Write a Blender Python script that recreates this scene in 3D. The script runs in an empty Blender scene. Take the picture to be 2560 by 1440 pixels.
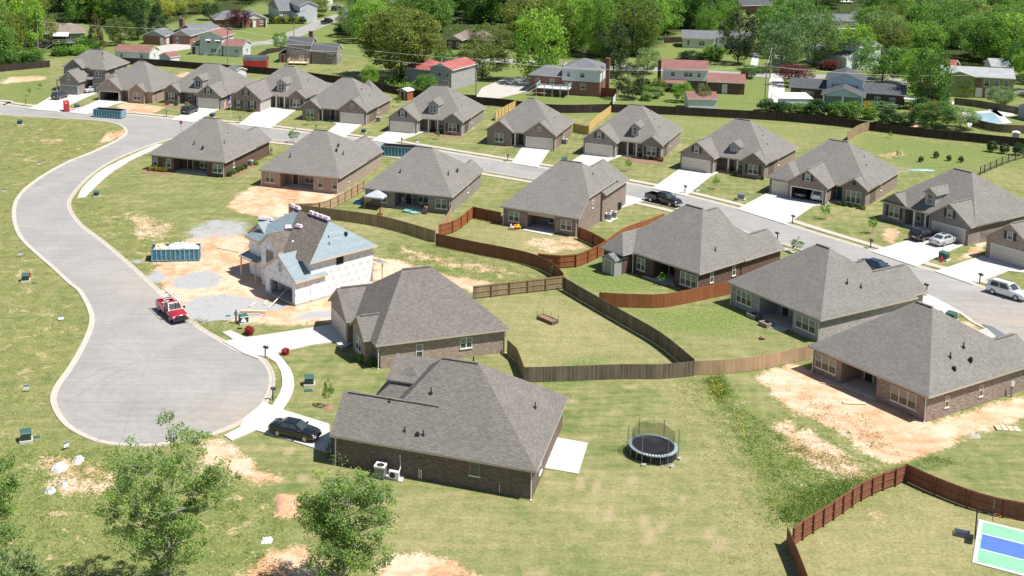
import bpy, math, random
import numpy as np
from math import radians as R, sin, cos, pi
random.seed(7); rng = np.random.default_rng(7)
S = bpy.context.scene; C = S.collection
# ---------------------------------------------------------------- camera
FPX, PIT, PX, PY, CAMH = 3030.0, R(8.45), 837.0, 115.0, 52.7      # drone camera, cropped frame
cam_d = bpy.data.cameras.new("camera"); cam = bpy.data.objects.new("camera", cam_d); C.objects.link(cam)
cam.location = (0, 0, CAMH); cam.rotation_euler = (R(90) - PIT, 0, 0)
cam_d.sensor_fit = 'HORIZONTAL'; cam_d.sensor_width = 36; cam_d.lens = 36 * FPX / 2560
cam_d.shift_x = (1280 - PX) / 2560; cam_d.shift_y = -(720 - PY) / 2560
cam_d.clip_start = 1; cam_d.clip_end = 6000
S.camera = cam
# ---------------------------------------------------------------- light
SUN_AZ, SUN_EL = R(-24), R(61)
W = bpy.data.worlds.new("World"); S.world = W; W.use_nodes = True
wn = W.node_tree.nodes; wl = W.node_tree.links
bg = wn["Background"]; sky = wn.new("ShaderNodeTexSky"); sky.sky_type = 'NISHITA'; sky.sun_disc = False
sky.sun_elevation = SUN_EL; sky.sun_rotation = pi/2 - SUN_AZ; sky.air_density = 1.0; sky.dust_density = 0.6; sky.ozone_density = 1.2
wl.new(sky.outputs[0], bg.inputs[0]); bg.inputs[1].default_value = 0.07
sd = bpy.data.lights.new("sun", 'SUN'); sd.energy = 4.8; sd.angle = R(0.5); sd.color = (1.0, 0.955, 0.89)
so = bpy.data.objects.new("sun", sd); C.objects.link(so); so.rotation_euler = (pi/2 - SUN_EL, 0, SUN_AZ + pi/2)
S.view_settings.view_transform = 'Standard'; S.view_settings.look = 'None'
S.view_settings.exposure = 0.56; S.view_settings.gamma = 1.0
S.render.engine = 'CYCLES'; S.cycles.max_bounces = 5; S.cycles.diffuse_bounces = 3; S.cycles.transparent_max_bounces = 6
# ---------------------------------------------------------------- helpers
_c, _s = cos(PIT), sin(PIT)
def gp(x, y, h=0.0):
    """point of the photograph (2560 x 1440) -> place in the world at height h"""
    u = (x - PX) / FPX; v = (y - PY) / FPX
    d = (u, _c - v * _s, -_s - v * _c); t = (h - CAMH) / d[2]
    return np.array([d[0] * t, d[1] * t])
def G3(x, y, h=0.0):
    p = gp(x, y, h); return (p[0], p[1], h)
def tag(o, label=None, cat=None, group=None, kind=None):
    if label: o["label"] = label
    if cat: o["category"] = cat
    if group: o["group"] = group
    if kind: o["kind"] = kind
    return o
def thing(name, label, cat, loc=(0, 0, 0), rz=0.0, group=None):
    o = bpy.data.objects.new(name, None); C.objects.link(o); o.empty_display_size = 0.3
    o.location = loc if len(loc) == 3 else (loc[0], loc[1], 0); o.rotation_euler = (0, 0, rz)
    return tag(o, label, cat, group)
def dup(root, loc, rz=None, label=None, group=None, scale=None):
    r = root.copy(); C.objects.link(r); r.location = loc if len(loc) == 3 else (loc[0], loc[1], 0)
    if rz is not None: r.rotation_euler = (0, 0, rz)
    if label: r["label"] = label
    if group: r["group"] = group
    if scale: r.scale = scale
    for ch in list(root.children):
        c = ch.copy(); C.objects.link(c); c.parent = r
        for g in list(ch.children):
            d = g.copy(); C.objects.link(d); d.parent = c
    return r
class MB:
    def __init__(s): s.v = []; s.f = []; s.m = []
    def poly(s, pts, mi=0):
        n = len(s.v); s.v += [tuple(p) for p in pts]; s.f.append(list(range(n, n + len(pts)))); s.m.append(mi); return s
    def mesh(s, vs, fs, mi=0):
        n = len(s.v); s.v += [tuple(p) for p in vs]; s.f += [[i + n for i in f] for f in fs]
        s.m += (mi if isinstance(mi, list) else [mi] * len(fs)); return s
    def box(s, x0, y0, z0, x1, y1, z1, mi=0):
        return s.hexa([(x0,y0,z0),(x1,y0,z0),(x1,y1,z0),(x0,y1,z0)], [(x0,y0,z1),(x1,y0,z1),(x1,y1,z1),(x0,y1,z1)], mi)
    def hexa(s, b, t, mi=0):
        n = len(b)
        return s.mesh(list(b) + list(t), [list(range(n))[::-1], list(range(n, 2*n))] + [[i, (i+1) % n, n + (i+1) % n, n + i] for i in range(n)], mi)
    def obox(s, c, sx, sy, sz, rz=0.0, mi=0, tx=1.0, ty=1.0):
        """box centred on c in plan, standing on c.z, top scaled by tx, ty"""
        ca, sa = cos(rz), sin(rz)
        def q(x, y, z): return (c[0] + ca*x - sa*y, c[1] + sa*x + ca*y, c[2] + z)
        a, b = sx/2, sy/2
        return s.hexa([q(-a,-b,0),q(a,-b,0),q(a,b,0),q(-a,b,0)], [q(-a*tx,-b*ty,sz),q(a*tx,-b*ty,sz),q(a*tx,b*ty,sz),q(-a*tx,b*ty,sz)], mi)
    def tube(s, pts, r, n=6, mi=0):
        pts = [np.array(p, float) for p in pts]; r = r if isinstance(r, (list, tuple)) else [r] * len(pts)
        base = len(s.v)
        for i, p in enumerate(pts):
            d = (pts[min(i+1, len(pts)-1)] - pts[max(i-1, 0)]); d /= (np.linalg.norm(d) + 1e-9)
            a = np.cross(d, (0, 0, 1) if abs(d[2]) < 0.9 else (1, 0, 0)); a /= np.linalg.norm(a); b = np.cross(d, a)
            for k in range(n): s.v.append(tuple(p + r[i] * (a * cos(2*pi*k/n) + b * sin(2*pi*k/n))))
        for i in range(len(pts) - 1):
            for k in range(n):
                k2 = (k+1) % n; s.f.append([base+i*n+k, base+i*n+k2, base+(i+1)*n+k2, base+(i+1)*n+k]); s.m.append(mi)
        s.f.append([base+k for k in range(n)][::-1]); s.m.append(mi)
        e = base + (len(pts)-1)*n; s.f.append([e+k for k in range(n)]); s.m.append(mi)
        return s
    def lathe(s, c, prof, n=16, axis='z', mi=0):
        """prof: list of (r, h)"""
        base = len(s.v)
        for r, h in prof:
            for k in range(n):
                a = 2*pi*k/n; p = (r*cos(a), r*sin(a), h)
                if axis == 'y': p = (p[0], p[2], p[1])
                if axis == 'x': p = (p[2], p[0], p[1])
                s.v.append((c[0]+p[0], c[1]+p[1], c[2]+p[2]))
        for i in range(len(prof)-1):
            for k in range(n):
                k2 = (k+1) % n; s.f.append([base+i*n+k, base+i*n+k2, base+(i+1)*n+k2, base+(i+1)*n+k]); s.m.append(mi)
        s.f.append([base+k for k in range(n)]); s.m.append(mi)
        e = base+(len(prof)-1)*n; s.f.append([e+k for k in range(n)]); s.m.append(mi)
        return s
    def loft(s, rings, mi=0, caps=True):
        n = len(rings[0]); base = len(s.v)
        for r in rings: s.v += [tuple(p) for p in r]
        for i in range(len(rings)-1):
            for k in range(n):
                k2 = (k+1) % n; s.f.append([base+i*n+k, base+i*n+k2, base+(i+1)*n+k2, base+(i+1)*n+k]); s.m.append(mi)
        if caps:
            s.f.append([base+k for k in range(n)][::-1]); s.m.append(mi)
            e = base+(len(rings)-1)*n; s.f.append([e+k for k in range(n)]); s.m.append(mi)
        return s
    def sheet(s, pts2, z, mi=0): return s.poly([(p[0], p[1], z) for p in pts2], mi)
    def data(s, name, mats, smooth=False):
        me = bpy.data.meshes.new(name); me.from_pydata(s.v, [], s.f)
        for m in (mats if isinstance(mats, (list, tuple)) else [mats]): me.materials.append(m)
        me.polygons.foreach_set("material_index", s.m)
        if smooth: me.polygons.foreach_set("use_smooth", [True] * len(s.f))
        uv = me.uv_layers.new(name="uv"); vs = np.array(s.v, float); out = np.zeros((len(me.loops), 2)); i = 0
        for f in s.f:
            p = vs[f]; k = len(f)
            nrm = np.cross(p[1] - p[0], p[2] - p[0])
            if k > 3: nrm = nrm + np.cross(p[2] - p[0], p[3] - p[0])
            l = np.linalg.norm(nrm); nrm = nrm / l if l > 1e-12 else np.array([0, 0, 1.0])
            h = math.hypot(nrm[0], nrm[1])
            t = np.array([1.0, 0, 0]) if h < 0.02 else np.array([-nrm[1]/h, nrm[0]/h, 0])
            b = np.cross(nrm, t); out[i:i+k, 0] = p @ t; out[i:i+k, 1] = p @ b; i += k
        uv.data.foreach_set("uv", out.ravel())
        return me
    def obj(s, name, mats, parent=None, smooth=False, loc=None, rz=None):
        o = bpy.data.objects.new(name, s.data(name, mats, smooth)); C.objects.link(o)
        if parent: o.parent = parent
        if loc is not None: o.location = loc if len(loc) == 3 else (loc[0], loc[1], 0)
        if rz is not None: o.rotation_euler = (0, 0, rz)
        return o
def child(name, me, parent, loc=(0, 0, 0), rz=0.0, scale=None):
    o = bpy.data.objects.new(name, me); C.objects.link(o); o.parent = parent; o.location = loc; o.rotation_euler = (0, 0, rz)
    if scale: o.scale = scale
    return o
# ---------------------------------------------------------------- materials
def newmat(name):
    m = bpy.data.materials.new(name); m.use_nodes = True
    return m, m.node_tree.nodes, m.node_tree.links, m.node_tree.nodes["Principled BSDF"]
def ramp(n, stops):
    r = n.new("ShaderNodeValToRGB"); el = r.color_ramp.elements
    while len(el) < len(stops): el.new(0.5)
    for e, (p, c) in zip(el, stops): e.position = p; e.color = (*c, 1)
    return r
def sc(c, k): return tuple(min(1, x * k) for x in c)
def mixc(n, l, fac, a, b, blend='MIX'):
    m = n.new("ShaderNodeMix"); m.data_type = 'RGBA'; m.blend_type = blend
    for sock, val in ((m.inputs[0], fac), (m.inputs[6], a), (m.inputs[7], b)):
        if hasattr(val, "is_linked") or hasattr(val, "links"): l.new(val, sock)
        elif isinstance(val, (int, float)): sock.default_value = val
        else: sock.default_value = (*val, 1)
    return m.outputs[2]
def noise(n, l, vec, scale, detail=3, rough=0.55, dist=0.0):
    t = n.new("ShaderNodeTexNoise"); t.inputs["Scale"].default_value = scale; t.inputs["Detail"].default_value = detail
    t.inputs["Roughness"].default_value = rough; t.inputs["Distortion"].default_value = dist
    if vec is not None: l.new(vec, t.inputs["Vector"])
    return t.outputs[0]
def mathn(n, l, op, a, b=None, clamp=False):
    m = n.new("ShaderNodeMath"); m.operation = op; m.use_clamp = clamp
    for i, val in enumerate((a, b)):
        if val is None: continue
        if isinstance(val, (int, float)): m.inputs[i].default_value = val
        else: l.new(val, m.inputs[i])
    return m.outputs[0]
def plain(name, col, rough=0.6, metal=0.0, var=0.12, scale=4.0, coat=0.0, spec=0.5):
    m, n, l, b = newmat(name)
    b.inputs["Roughness"].default_value = rough; b.inputs["Metallic"].default_value = metal
    b.inputs["Specular IOR Level"].default_value = spec
    if coat: b.inputs["Coat Weight"].default_value = coat; b.inputs["Coat Roughness"].default_value = 0.05
    if var:
        tc = n.new("ShaderNodeTexCoord"); f = noise(n, l, tc.outputs["Object"], scale, 4)
        r = ramp(n, [(0.25, sc(col, 1 - var)), (0.75, sc(col, 1 + var))]); l.new(f, r.inputs[0]); l.new(r.outputs[0], b.inputs["Base Color"])
    else: b.inputs["Base Color"].default_value = (*col, 1)
    return m
def bricky(name, c1, c2, mortar, bw=0.22, bh=0.076, msz=0.012, streak=0.25, rough=0.85, bias=0.0, patch=0.9, sx=1.6, sy=7.0):
    m, n, l, b = newmat(name); b.inputs["Roughness"].default_value = rough; b.inputs["Specular IOR Level"].default_value = 0.25
    tc = n.new("ShaderNodeTexCoord"); uv = tc.outputs["UV"]
    t = n.new("ShaderNodeTexBrick"); l.new(uv, t.inputs["Vector"]); t.inputs["Scale"].default_value = 1.0
    t.inputs["Brick Width"].default_value = bw; t.inputs["Row Height"].default_value = bh; t.inputs["Mortar Size"].default_value = msz
    t.inputs["Mortar Smooth"].default_value = 0.3; t.inputs["Bias"].default_value = bias
    t.inputs["Color1"].default_value = (*c1, 1); t.inputs["Color2"].default_value = (*c2, 1); t.inputs["Mortar"].default_value = (*mortar, 1)
    mp = n.new("ShaderNodeMapping"); mp.inputs["Scale"].default_value = (sx, sy, 1); l.new(uv, mp.inputs[0])
    s1 = noise(n, l, mp.outputs[0], 1.0, 4, 0.7)
    r1 = ramp(n, [(0.3, (1 - streak,) * 3), (0.7, (1 + streak,) * 3)]); l.new(s1, r1.inputs[0])
    c = mixc(n, l, 1.0, t.outputs[0], r1.outputs[0], 'MULTIPLY')
    s2 = noise(n, l, uv, 0.35, 3); r2 = ramp(n, [(0.3, (patch,) * 3), (0.7, (1.08,) * 3)]); l.new(s2, r2.inputs[0])
    c = mixc(n, l, 1.0, c, r2.outputs[0], 'MULTIPLY'); l.new(c, b.inputs["Base Color"])
    return m
def boards(name, c, pw=0.14, var=0.3, vertical=True, rough=0.8, grime=0.15):
    """wood pickets: every board its own tone, faint dark joints"""
    m, n, l, b = newmat(name); b.inputs["Roughness"].default_value = rough; b.inputs["Specular IOR Level"].default_value = 0.2
    tc = n.new("ShaderNodeTexCoord"); sp = n.new("ShaderNodeSeparateXYZ"); l.new(tc.outputs["UV"], sp.inputs[0])
    u = sp.outputs[0] if vertical else sp.outputs[1]
    k = mathn(n, l, 'DIVIDE', u, pw); fl = mathn(n, l, 'FLOOR', k); fr = mathn(n, l, 'FRACT', k)
    w = n.new("ShaderNodeTexWhiteNoise"); w.noise_dimensions = '1D'; l.new(fl, w.inputs["W"])
    r = ramp(n, [(0.0, sc(c, 1 - var)), (1.0, sc(c, 1 + var))]); l.new(w.outputs["Value"], r.inputs[0])
    g = mathn(n, l, 'LESS_THAN', fr, 0.09); col = mixc(n, l, g, r.outputs[0], sc(c, 0.35))
    mp = n.new("ShaderNodeMapping"); mp.inputs["Scale"].default_value = (0.5, 0.25, 1) if vertical else (0.25, 0.5, 1); l.new(tc.outputs["UV"], mp.inputs[0])
    s2 = noise(n, l, mp.outputs[0], 1.3, 4); r2 = ramp(n, [(0.3, (1 - grime,) * 3), (0.7, (1 + grime,) * 3)]); l.new(s2, r2.inputs[0])
    col = mixc(n, l, 1.0, col, r2.outputs[0], 'MULTIPLY'); l.new(col, b.inputs["Base Color"])
    return m
def leafmat(name, c, tr=0.35, var=0.45, objvar=0.25):
    m, n, l, b = newmat(name); out = [x for x in n if x.type == 'OUTPUT_MATERIAL'][0]; n.remove(b)
    at = n.new("ShaderNodeAttribute"); at.attribute_name = "tint"
    r = ramp(n, [(0.0, sc(c, 1 - var)), (0.55, c), (1.0, (min(1, c[0] * (1.25 + var)), c[1] * (1 + var * 0.75), c[2] * 1.1))]); l.new(at.outputs["Fac"], r.inputs[0])
    oi = n.new("ShaderNodeObjectInfo"); r2 = ramp(n, [(0.0, (1 - objvar, 1 - objvar * 0.8, 1 - objvar * 0.4)), (1.0, (1 + objvar, 1 + objvar * 0.7, 1))]); l.new(oi.outputs["Random"], r2.inputs[0])
    col = mixc(n, l, 1.0, r.outputs[0], r2.outputs[0], 'MULTIPLY')
    d = n.new("ShaderNodeBsdfPrincipled"); d.inputs["Roughness"].default_value = 0.5; d.inputs["Specular IOR Level"].default_value = 0.25; t = n.new("ShaderNodeBsdfTranslucent"); mx = n.new("ShaderNodeMixShader"); mx.inputs[0].default_value = tr
    l.new(col, d.inputs["Base Color"]); tcol = mixc(n, l, 1.0, col, (1.25, 1.15, 0.6), 'MULTIPLY'); l.new(tcol, t.inputs[0])
    l.new(d.outputs[0], mx.inputs[1]); l.new(t.outputs[0], mx.inputs[2]); l.new(mx.outputs[0], out.inputs[0])
    return m
M = {}
M['shingle'] = bricky('grey_shingles', (0.225, 0.212, 0.194), (0.168, 0.158, 0.145), (0.14, 0.132, 0.121), 0.33, 0.145, 0.010, 0.11, 0.95, 0.0, 0.94, 5.0, 10.0)
M['shingle2'] = bricky('weathered_shingles', (0.218, 0.20, 0.182), (0.152, 0.139, 0.127), (0.10, 0.092, 0.084), 0.33, 0.145, 0.016, 0.11, 0.95, 0.0, 0.94, 3.5, 10.0)
M['brick_brown'] = bricky('brown_brick', (0.333, 0.236, 0.190), (0.132, 0.092, 0.078), (0.345, 0.310, 0.276), streak=0.35)
M['brick_grey'] = bricky('grey_brown_brick', (0.310, 0.259, 0.236), (0.149, 0.121, 0.109), (0.345, 0.322, 0.299), streak=0.3)
M['brick_tan'] = bricky('tan_brick', (0.414, 0.305, 0.241), (0.218, 0.149, 0.115), (0.414, 0.368, 0.322), streak=0.3)
M['brick_dark'] = bricky('dark_red_brick', (0.17, 0.085, 0.065), (0.085, 0.048, 0.042), (0.16, 0.12, 0.10), streak=0.3)
M['brick_pale'] = bricky('whitewashed_brick', (0.46, 0.43, 0.41), (0.25, 0.235, 0.23), (0.45, 0.43, 0.41), streak=0.3)
M['brick_deep'] = bricky('deep_brown_brick', (0.21, 0.15, 0.125), (0.09, 0.066, 0.058), (0.18, 0.155, 0.14), streak=0.35)
M['brick_red'] = bricky('old_red_brick', (0.28, 0.105, 0.075), (0.19, 0.072, 0.055), (0.30, 0.22, 0.18), streak=0.2)
M['fascia'] = plain('beige_fascia', (0.47, 0.42, 0.35), 0.6, var=0.05)
M['soffit'] = M['fascia']
M['white'] = plain('white_trim', (0.74, 0.73, 0.70), 0.5, var=0.04)
M['cream'] = plain('cream_garage_paint', (0.60, 0.545, 0.46), 0.5, var=0.04)
M['siding_white'] = boards('white_siding', (0.68, 0.70, 0.71), 0.16, 0.04, False, 0.6, 0.05)
M['siding_blue'] = boards('pale_blue_siding', (0.50, 0.60, 0.66), 0.16, 0.04, False, 0.6, 0.05)
M['siding_grey'] = boards('grey_siding', (0.36, 0.36, 0.355), 0.16, 0.05, False, 0.6, 0.06)
M['siding_dark'] = boards('dark_grey_siding', (0.16, 0.17, 0.185), 0.16, 0.05, False, 0.6, 0.06)
M['siding_tan'] = boards('tan_siding', (0.46, 0.43, 0.39), 0.16, 0.05, False, 0.6, 0.06)
M['siding_green'] = boards('green_siding', (0.30, 0.34, 0.13), 0.16, 0.05, False, 0.6, 0.06)
M['siding_mint'] = boards('pale_grey_green_siding', (0.60, 0.63, 0.63), 0.16, 0.05, False, 0.6, 0.06)
m, n, l, b = newmat('window_glass'); b.inputs["Base Color"].default_value = (0.045, 0.06, 0.06, 1); b.inputs["Roughness"].default_value = 0.06; b.inputs["Specular IOR Level"].default_value = 0.9; M['glass'] = m
m, n, l, b = newmat('blind_glass'); M['blind'] = m; b.inputs["Roughness"].default_value = 0.15
_tc = n.new("ShaderNodeTexCoord"); _sp = n.new("ShaderNodeSeparateXYZ"); l.new(_tc.outputs["Generated"], _sp.inputs[0])
_g = mathn(n, l, 'GREATER_THAN', _sp.outputs[2], 0.5); l.new(mixc(n, l, _g, (0.05, 0.065, 0.065), (0.23, 0.26, 0.24)), b.inputs["Base Color"])
M['dark'] = plain('painted_interior_shade', (0.025, 0.023, 0.022), 0.9, var=0.1)  # near-black colour standing in for the shade inside openings
M['shutter'] = plain('dark_shutter', (0.035, 0.033, 0.033), 0.6, var=0.1)
M['door'] = plain('dark_door', (0.05, 0.035, 0.03), 0.4, var=0.1)
M['teal_door'] = plain('teal_door', (0.02, 0.13, 0.17), 0.4, var=0.1)
M['conc'] = plain('pale_concrete', (0.525, 0.505, 0.47), 0.9, var=0.06, scale=0.7)
M['pave'] = plain('pavement_concrete', (0.46, 0.415, 0.355), 0.9, var=0.08, scale=0.8)
M['conc_old'] = plain('weathered_concrete', (0.44, 0.415, 0.38), 0.9, var=0.1, scale=0.5)
M['kerb'] = plain('concrete_kerb', (0.47, 0.42, 0.355), 0.9, var=0.10, scale=0.9)
M['metal_grey'] = plain('grey_metal', (0.22, 0.23, 0.24), 0.45, 0.3, 0.1)
M['metal_white'] = plain('white_metal', (0.72, 0.73, 0.74), 0.4, 0.0, 0.05)
M['black'] = plain('black_paint', (0.018, 0.018, 0.02), 0.5, var=0.1)
M['rubber'] = plain('black_rubber', (0.022, 0.022, 0.022), 0.8, var=0.1)
M['pine'] = boards('new_pine', (0.60, 0.42, 0.22), 0.14, 0.12, True, 0.7, 0.08)
M['lumber'] = plain('pale_lumber', (0.66, 0.53, 0.36), 0.7, var=0.1)
M['tree_bark'] = plain('bark', (0.14, 0.115, 0.095), 0.9, var=0.3, scale=3)
M['pale_bark'] = plain('pale_bark', (0.30, 0.29, 0.27), 0.9, var=0.3, scale=4)
M['mulch'] = plain('bark_mulch', (0.26, 0.15, 0.10), 0.95, var=0.35, scale=6)
M['fence_old'] = boards('weathered_grey_boards', (0.165, 0.135, 0.10), 0.14, 0.30, True, 0.9, 0.25)
M['fence_tan'] = boards('raw_tan_boards', (0.30, 0.225, 0.135), 0.14, 0.22, True, 0.9, 0.2)
M['fence_pale'] = boards('pale_new_boards', (0.44, 0.31, 0.19), 0.14, 0.15, True, 0.9, 0.15)
M['fence_brown'] = boards('brown_stained_boards', (0.20, 0.095, 0.05), 0.14, 0.12, True, 0.8, 0.12)
M['fence_red'] = boards('red_brown_boards', (0.28, 0.105, 0.045), 0.14, 0.14, True, 0.8, 0.14)
M['fence_dark'] = boards('dark_brown_boards', (0.055, 0.042, 0.035), 0.14, 0.3, True, 0.9, 0.2)
M['fence_maroon'] = boards('maroon_brown_boards', (0.235, 0.098, 0.06), 0.14, 0.12, True, 0.8, 0.1)
M['fence_yellow'] = boards('new_yellow_boards', (0.58, 0.40, 0.17), 0.14, 0.12, True, 0.8, 0.1)
# ================================================================ GROUND
def P(pts, h=0.0): return [gp(x, y, h) for x, y in pts]
def smooth(pts, step=0.8, closed=False):
    p = [np.array(q[:2], float) for q in pts]; out = []; n = len(p)
    for i in range(n if closed else n - 1):
        a, b, c, d = (p[(i-1) % n] if closed or i > 0 else p[0]), p[i], p[(i+1) % n], (p[(i+2) % n] if closed or i < n-2 else p[-1])
        k = max(1, int(np.hypot(*(c-b)) / step))
        for j in range(k):
            t = j / k
            out.append(0.5*((2*b) + (-a+c)*t + (2*a-5*b+4*c-d)*t*t + (-a+3*b-3*c+d)*t**3))
    if not closed: out.append(p[-1])
    return out
def offset(pts, d):
    out = []
    for i in range(len(pts)):
        t = pts[min(i+1, len(pts)-1)] - pts[max(i-1, 0)]; t = t / (np.hypot(*t) + 1e-9)
        out.append(pts[i] + d * np.array([-t[1], t[0]]))
    return out
def sdf(poly, X, Y):
    poly = np.array(poly); d = np.full(X.shape, 1e9); ins = np.zeros(X.shape, bool); n = len(poly)
    for i in range(n):
        a, b = poly[i], poly[(i+1) % n]; e = b - a; L = e @ e + 1e-12
        t = np.clip(((X-a[0])*e[0] + (Y-a[1])*e[1]) / L, 0, 1)
        d = np.minimum(d, np.hypot(X-a[0]-t*e[0], Y-a[1]-t*e[1]))
        if a[1] != b[1]:
            c = ((a[1] > Y) != (b[1] > Y)) & (X < (b[0]-a[0])*(Y-a[1])/(b[1]-a[1]) + a[0]); ins ^= c
    return np.where(ins, -d, d)
ZONES = {
 'dirt': [
  (1.8, 1.0, [(470,595),(560,570),(625,590),(660,700),(720,765),(860,725),(862,806),(700,818),(600,806),(480,802),(420,745),(375,690),(400,640)]),
  (3.0, .72, [(350,620),(450,590),(480,640),(400,700),(345,655)]), (2.5, .62, [(285,530),(330,520),(460,560),(440,600),(330,615)]),
  (1.5, 1.0, [(620,470),(592,487),(562,517),(590,532),(660,545),(770,540),(852,505),(850,480),(650,455)]),
  (1.8, 1.0, [(925,640),(1010,650),(1120,686),(1240,706),(1200,735),(1060,705),(930,740)]), (2.0,.6,[(960,600),(1100,630),(1260,660),(1330,690),(1200,690),(1000,650)]),
  (1.6, 1.0, [(1880,935),(1975,905),(2060,930),(2200,990),(2330,1052),(2560,985),(2600,1040),(2450,1085),(2340,1135),(2250,1165),(2180,1150),(2100,1085),(1960,1020)]),
  (2.5, .75, [(1890,1060),(1960,1030),(2110,1100),(2200,1180),(2260,1200),(2120,1230),(1960,1140)]),
  (1.2, .95, [(285,266),(310,256),(372,260),(420,268),(375,288),(310,282)]), (1.0, .9, [(196,282),(245,256),(256,260),(215,288)]),
  (2.0, .9, [(430,190),(450,179),(500,182),(485,200)]), (1.2, .8, [(0,192),(60,190),(118,186),(118,200),(0,212)]),
  (1.6, .9, [(480,1110),(545,1085),(600,1120),(725,1205),(640,1216),(490,1160)]), (1.5, .78, [(470,1160),(560,1180),(600,1215),(500,1220)]),
  (1.0, 1.0, [(690,1228),(748,1238),(760,1290),(700,1300)]), (1.6, .85, [(560,1460),(650,1375),(760,1350),(830,1400),(800,1460)]),
  (1.4, .85, [(960,1380),(1060,1375),(1175,1400),(1185,1425),(1250,1460),(900,1460)]), (2.0,.62,[(40,1130),(200,1120),(330,1180),(300,1260),(100,1250)]),
  (1.5, .7, [(255,330),(330,318),(322,340),(260,362),(225,372)]), (1.2,.62,[(85,345),(180,345),(150,362),(90,360)]),
  (1.2, .85, [(2200,575),(2255,560),(2245,620),(2205,600)]), (1.0, .9, [(2450,600),(2475,605),(2452,640),(2380,655)]),
  (1.2, .62, [(1330,590),(1450,590),(1490,620),(1380,640),(1280,610)]), (0.8,.75,[(2390,800),(2430,800),(2470,830),(2440,850),(2380,830)]),
  (1.5, .66, [(1130,330),(1200,305),(1210,312),(1150,350)]), (1.3,.62,[(2120,1290),(2240,1250),(2300,1180),(2330,1200),(2200,1330)]),
  (2.0, .7, [(2180,385),(2260,370),(2280,390),(2210,400)]), (1.5,.72,[(2440,1120),(2480,1110),(2430,1200),(2400,1210)]),
  (1.0, .75, [(1700,560),(1740,545),(1680,600),(1600,640),(1560,620)]), (1.3,.8,[(2260,300),(2300,285),(2310,320),(2270,330)]), (2.0,.8,[(1340,215),(1400,220),(1400,240),(1340,240)])],
 'gravel': [(2.2, .72, [(445,575),(520,540),(640,550),(640,592),(570,600),(455,610)]), (.8, 1.0, [(425,700),(470,682),(528,674),(560,692),(548,715),(480,725),(432,720)]),
  (1.0, 1.0, [(455,762),(490,740),(560,735),(650,745),(725,762),(700,788),(600,800),(508,808),(470,800)]), (1.0, .9, [(350,695),(400,668),(425,695),(395,715)]),
  (1.0,.75,[(320,650),(350,640),(365,655),(330,668)]), (1.2,.85,[(760,775),(860,770),(850,795),(700,808)]), (1.5,.6,[(1690,860),(1730,940),(1760,1010),(1800,1100),(1770,1100),(1700,1000)])],
 'lush': [(1.5, 1.0, [(1752,945),(1800,935),(1850,1010),(1920,1070),(2060,1130),(2180,1185),(2230,1195),(2130,1250),(1990,1320),(1930,1310),(1900,1200),(1820,1050)]),
  (2.0, .8, [(1540,770),(1700,770),(1860,760),(1900,800),(1850,840),(1650,830)]), (3.0, .7, [(0,1120),(330,1120),(480,1180),(740,1260),(700,1440),(0,1440)]),
  (2.5, .9, [(1390,670),(1500,650),(1620,700),(1640,730),(1500,735)]), (3.0, .8, [(0,190),(115,170),(115,235),(0,250)]), (3.0,.6,[(1540,300),(1900,310),(2110,330),(2100,350),(1700,340)]),
  (5.0, .75, [(860,140),(1190,240),(1300,290),(1500,290),(2560,330),(2560,0),(0,0),(0,140),(120,150),(620,165)]), (1.5,.7,[(1400,900),(1560,880),(1430,960),(1380,980)]), (3.0,.75,[(2130,330),(2560,380),(2560,420),(2280,420),(2130,360)]),
  (1.5,.7,[(25,240),(125,215),(138,235),(100,260),(0,255),(0,235)])],
 'patchy': [(4.0, 1.0, [(0,290),(180,296),(250,302),(330,330),(250,372),(120,430),(30,520),(30,600),(130,700),(215,780),(220,840),(120,960),(120,1060),(330,1130),(470,1130),(600,1200),(740,1250),(700,1440),(0,1440)]),
  (3.0, 1.0, [(180,520),(240,490),(440,560),(480,640),(380,700),(300,640)]), (3.0,.9,[(940,600),(1100,620),(1340,680),(1360,700),(1230,710),(1000,660)]), (3.0,.7,[(1700,950),(1760,945),(2240,1190),(1960,1330),(1900,1320)])],
 'dry': [(4.0, .8, [(1220,750),(1400,720),(1720,900),(1300,915)]), (3.0, .75, [(1140,590),(1240,550),(1450,590),(1500,620),(1360,650)]), (3.0,.9,[(1980,1330),(2260,1210),(2560,1300),(2560,1440),(2000,1440)]), (4.0,.5,[(980,1200),(1300,1260),(1900,1100),(1940,1440),(1100,1440)]),
  (3.0,.8,[(1650,960),(1720,960),(1900,1200),(1930,1340),(1960,1440),(1800,1440),(1780,1200)]), (3.0,.5,[(830,560),(1100,530),(1130,580),(1080,600)]), (3.0,.5,[(1850,330),(2130,330),(2130,350),(1900,370)]),(5.0,.8,[(1640,300),(1800,310),(1950,320),(2120,335),(2100,352),(1900,345),(1700,325)]),(4.0,.5,[(1550,790),(1700,800),(1980,850),(1950,880),(1760,900)]),(3,.6,[(2440,400),(2560,430),(2560,470),(2450,440)])]}
ZONES['sod'] = [(.22, 1.0, [(x-w,y-h),(x+w,y-h),(x+w*.8,y+h),(x-w*1.2,y+h)]) for x,y,w,h in ((1451,1208,10,16),(1491,1218,10,14),(1583,1200,12,11),(1521,1288,10,14),(1612,1301,11,14),(1656,1317,11,13),(1710,1246,11,8),(1774,1335,12,14),(1465,1098,9,6),(1578,968,14,4),(1430,1003,9,5),(1370,1185,9,6),(1340,1433,25,8),(1625,1340,14,20),(1800,1360,14,14),(725,1127,12,8),(655,1117,8,6),(760,1195,14,9),(1640,1440,20,9))]
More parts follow.
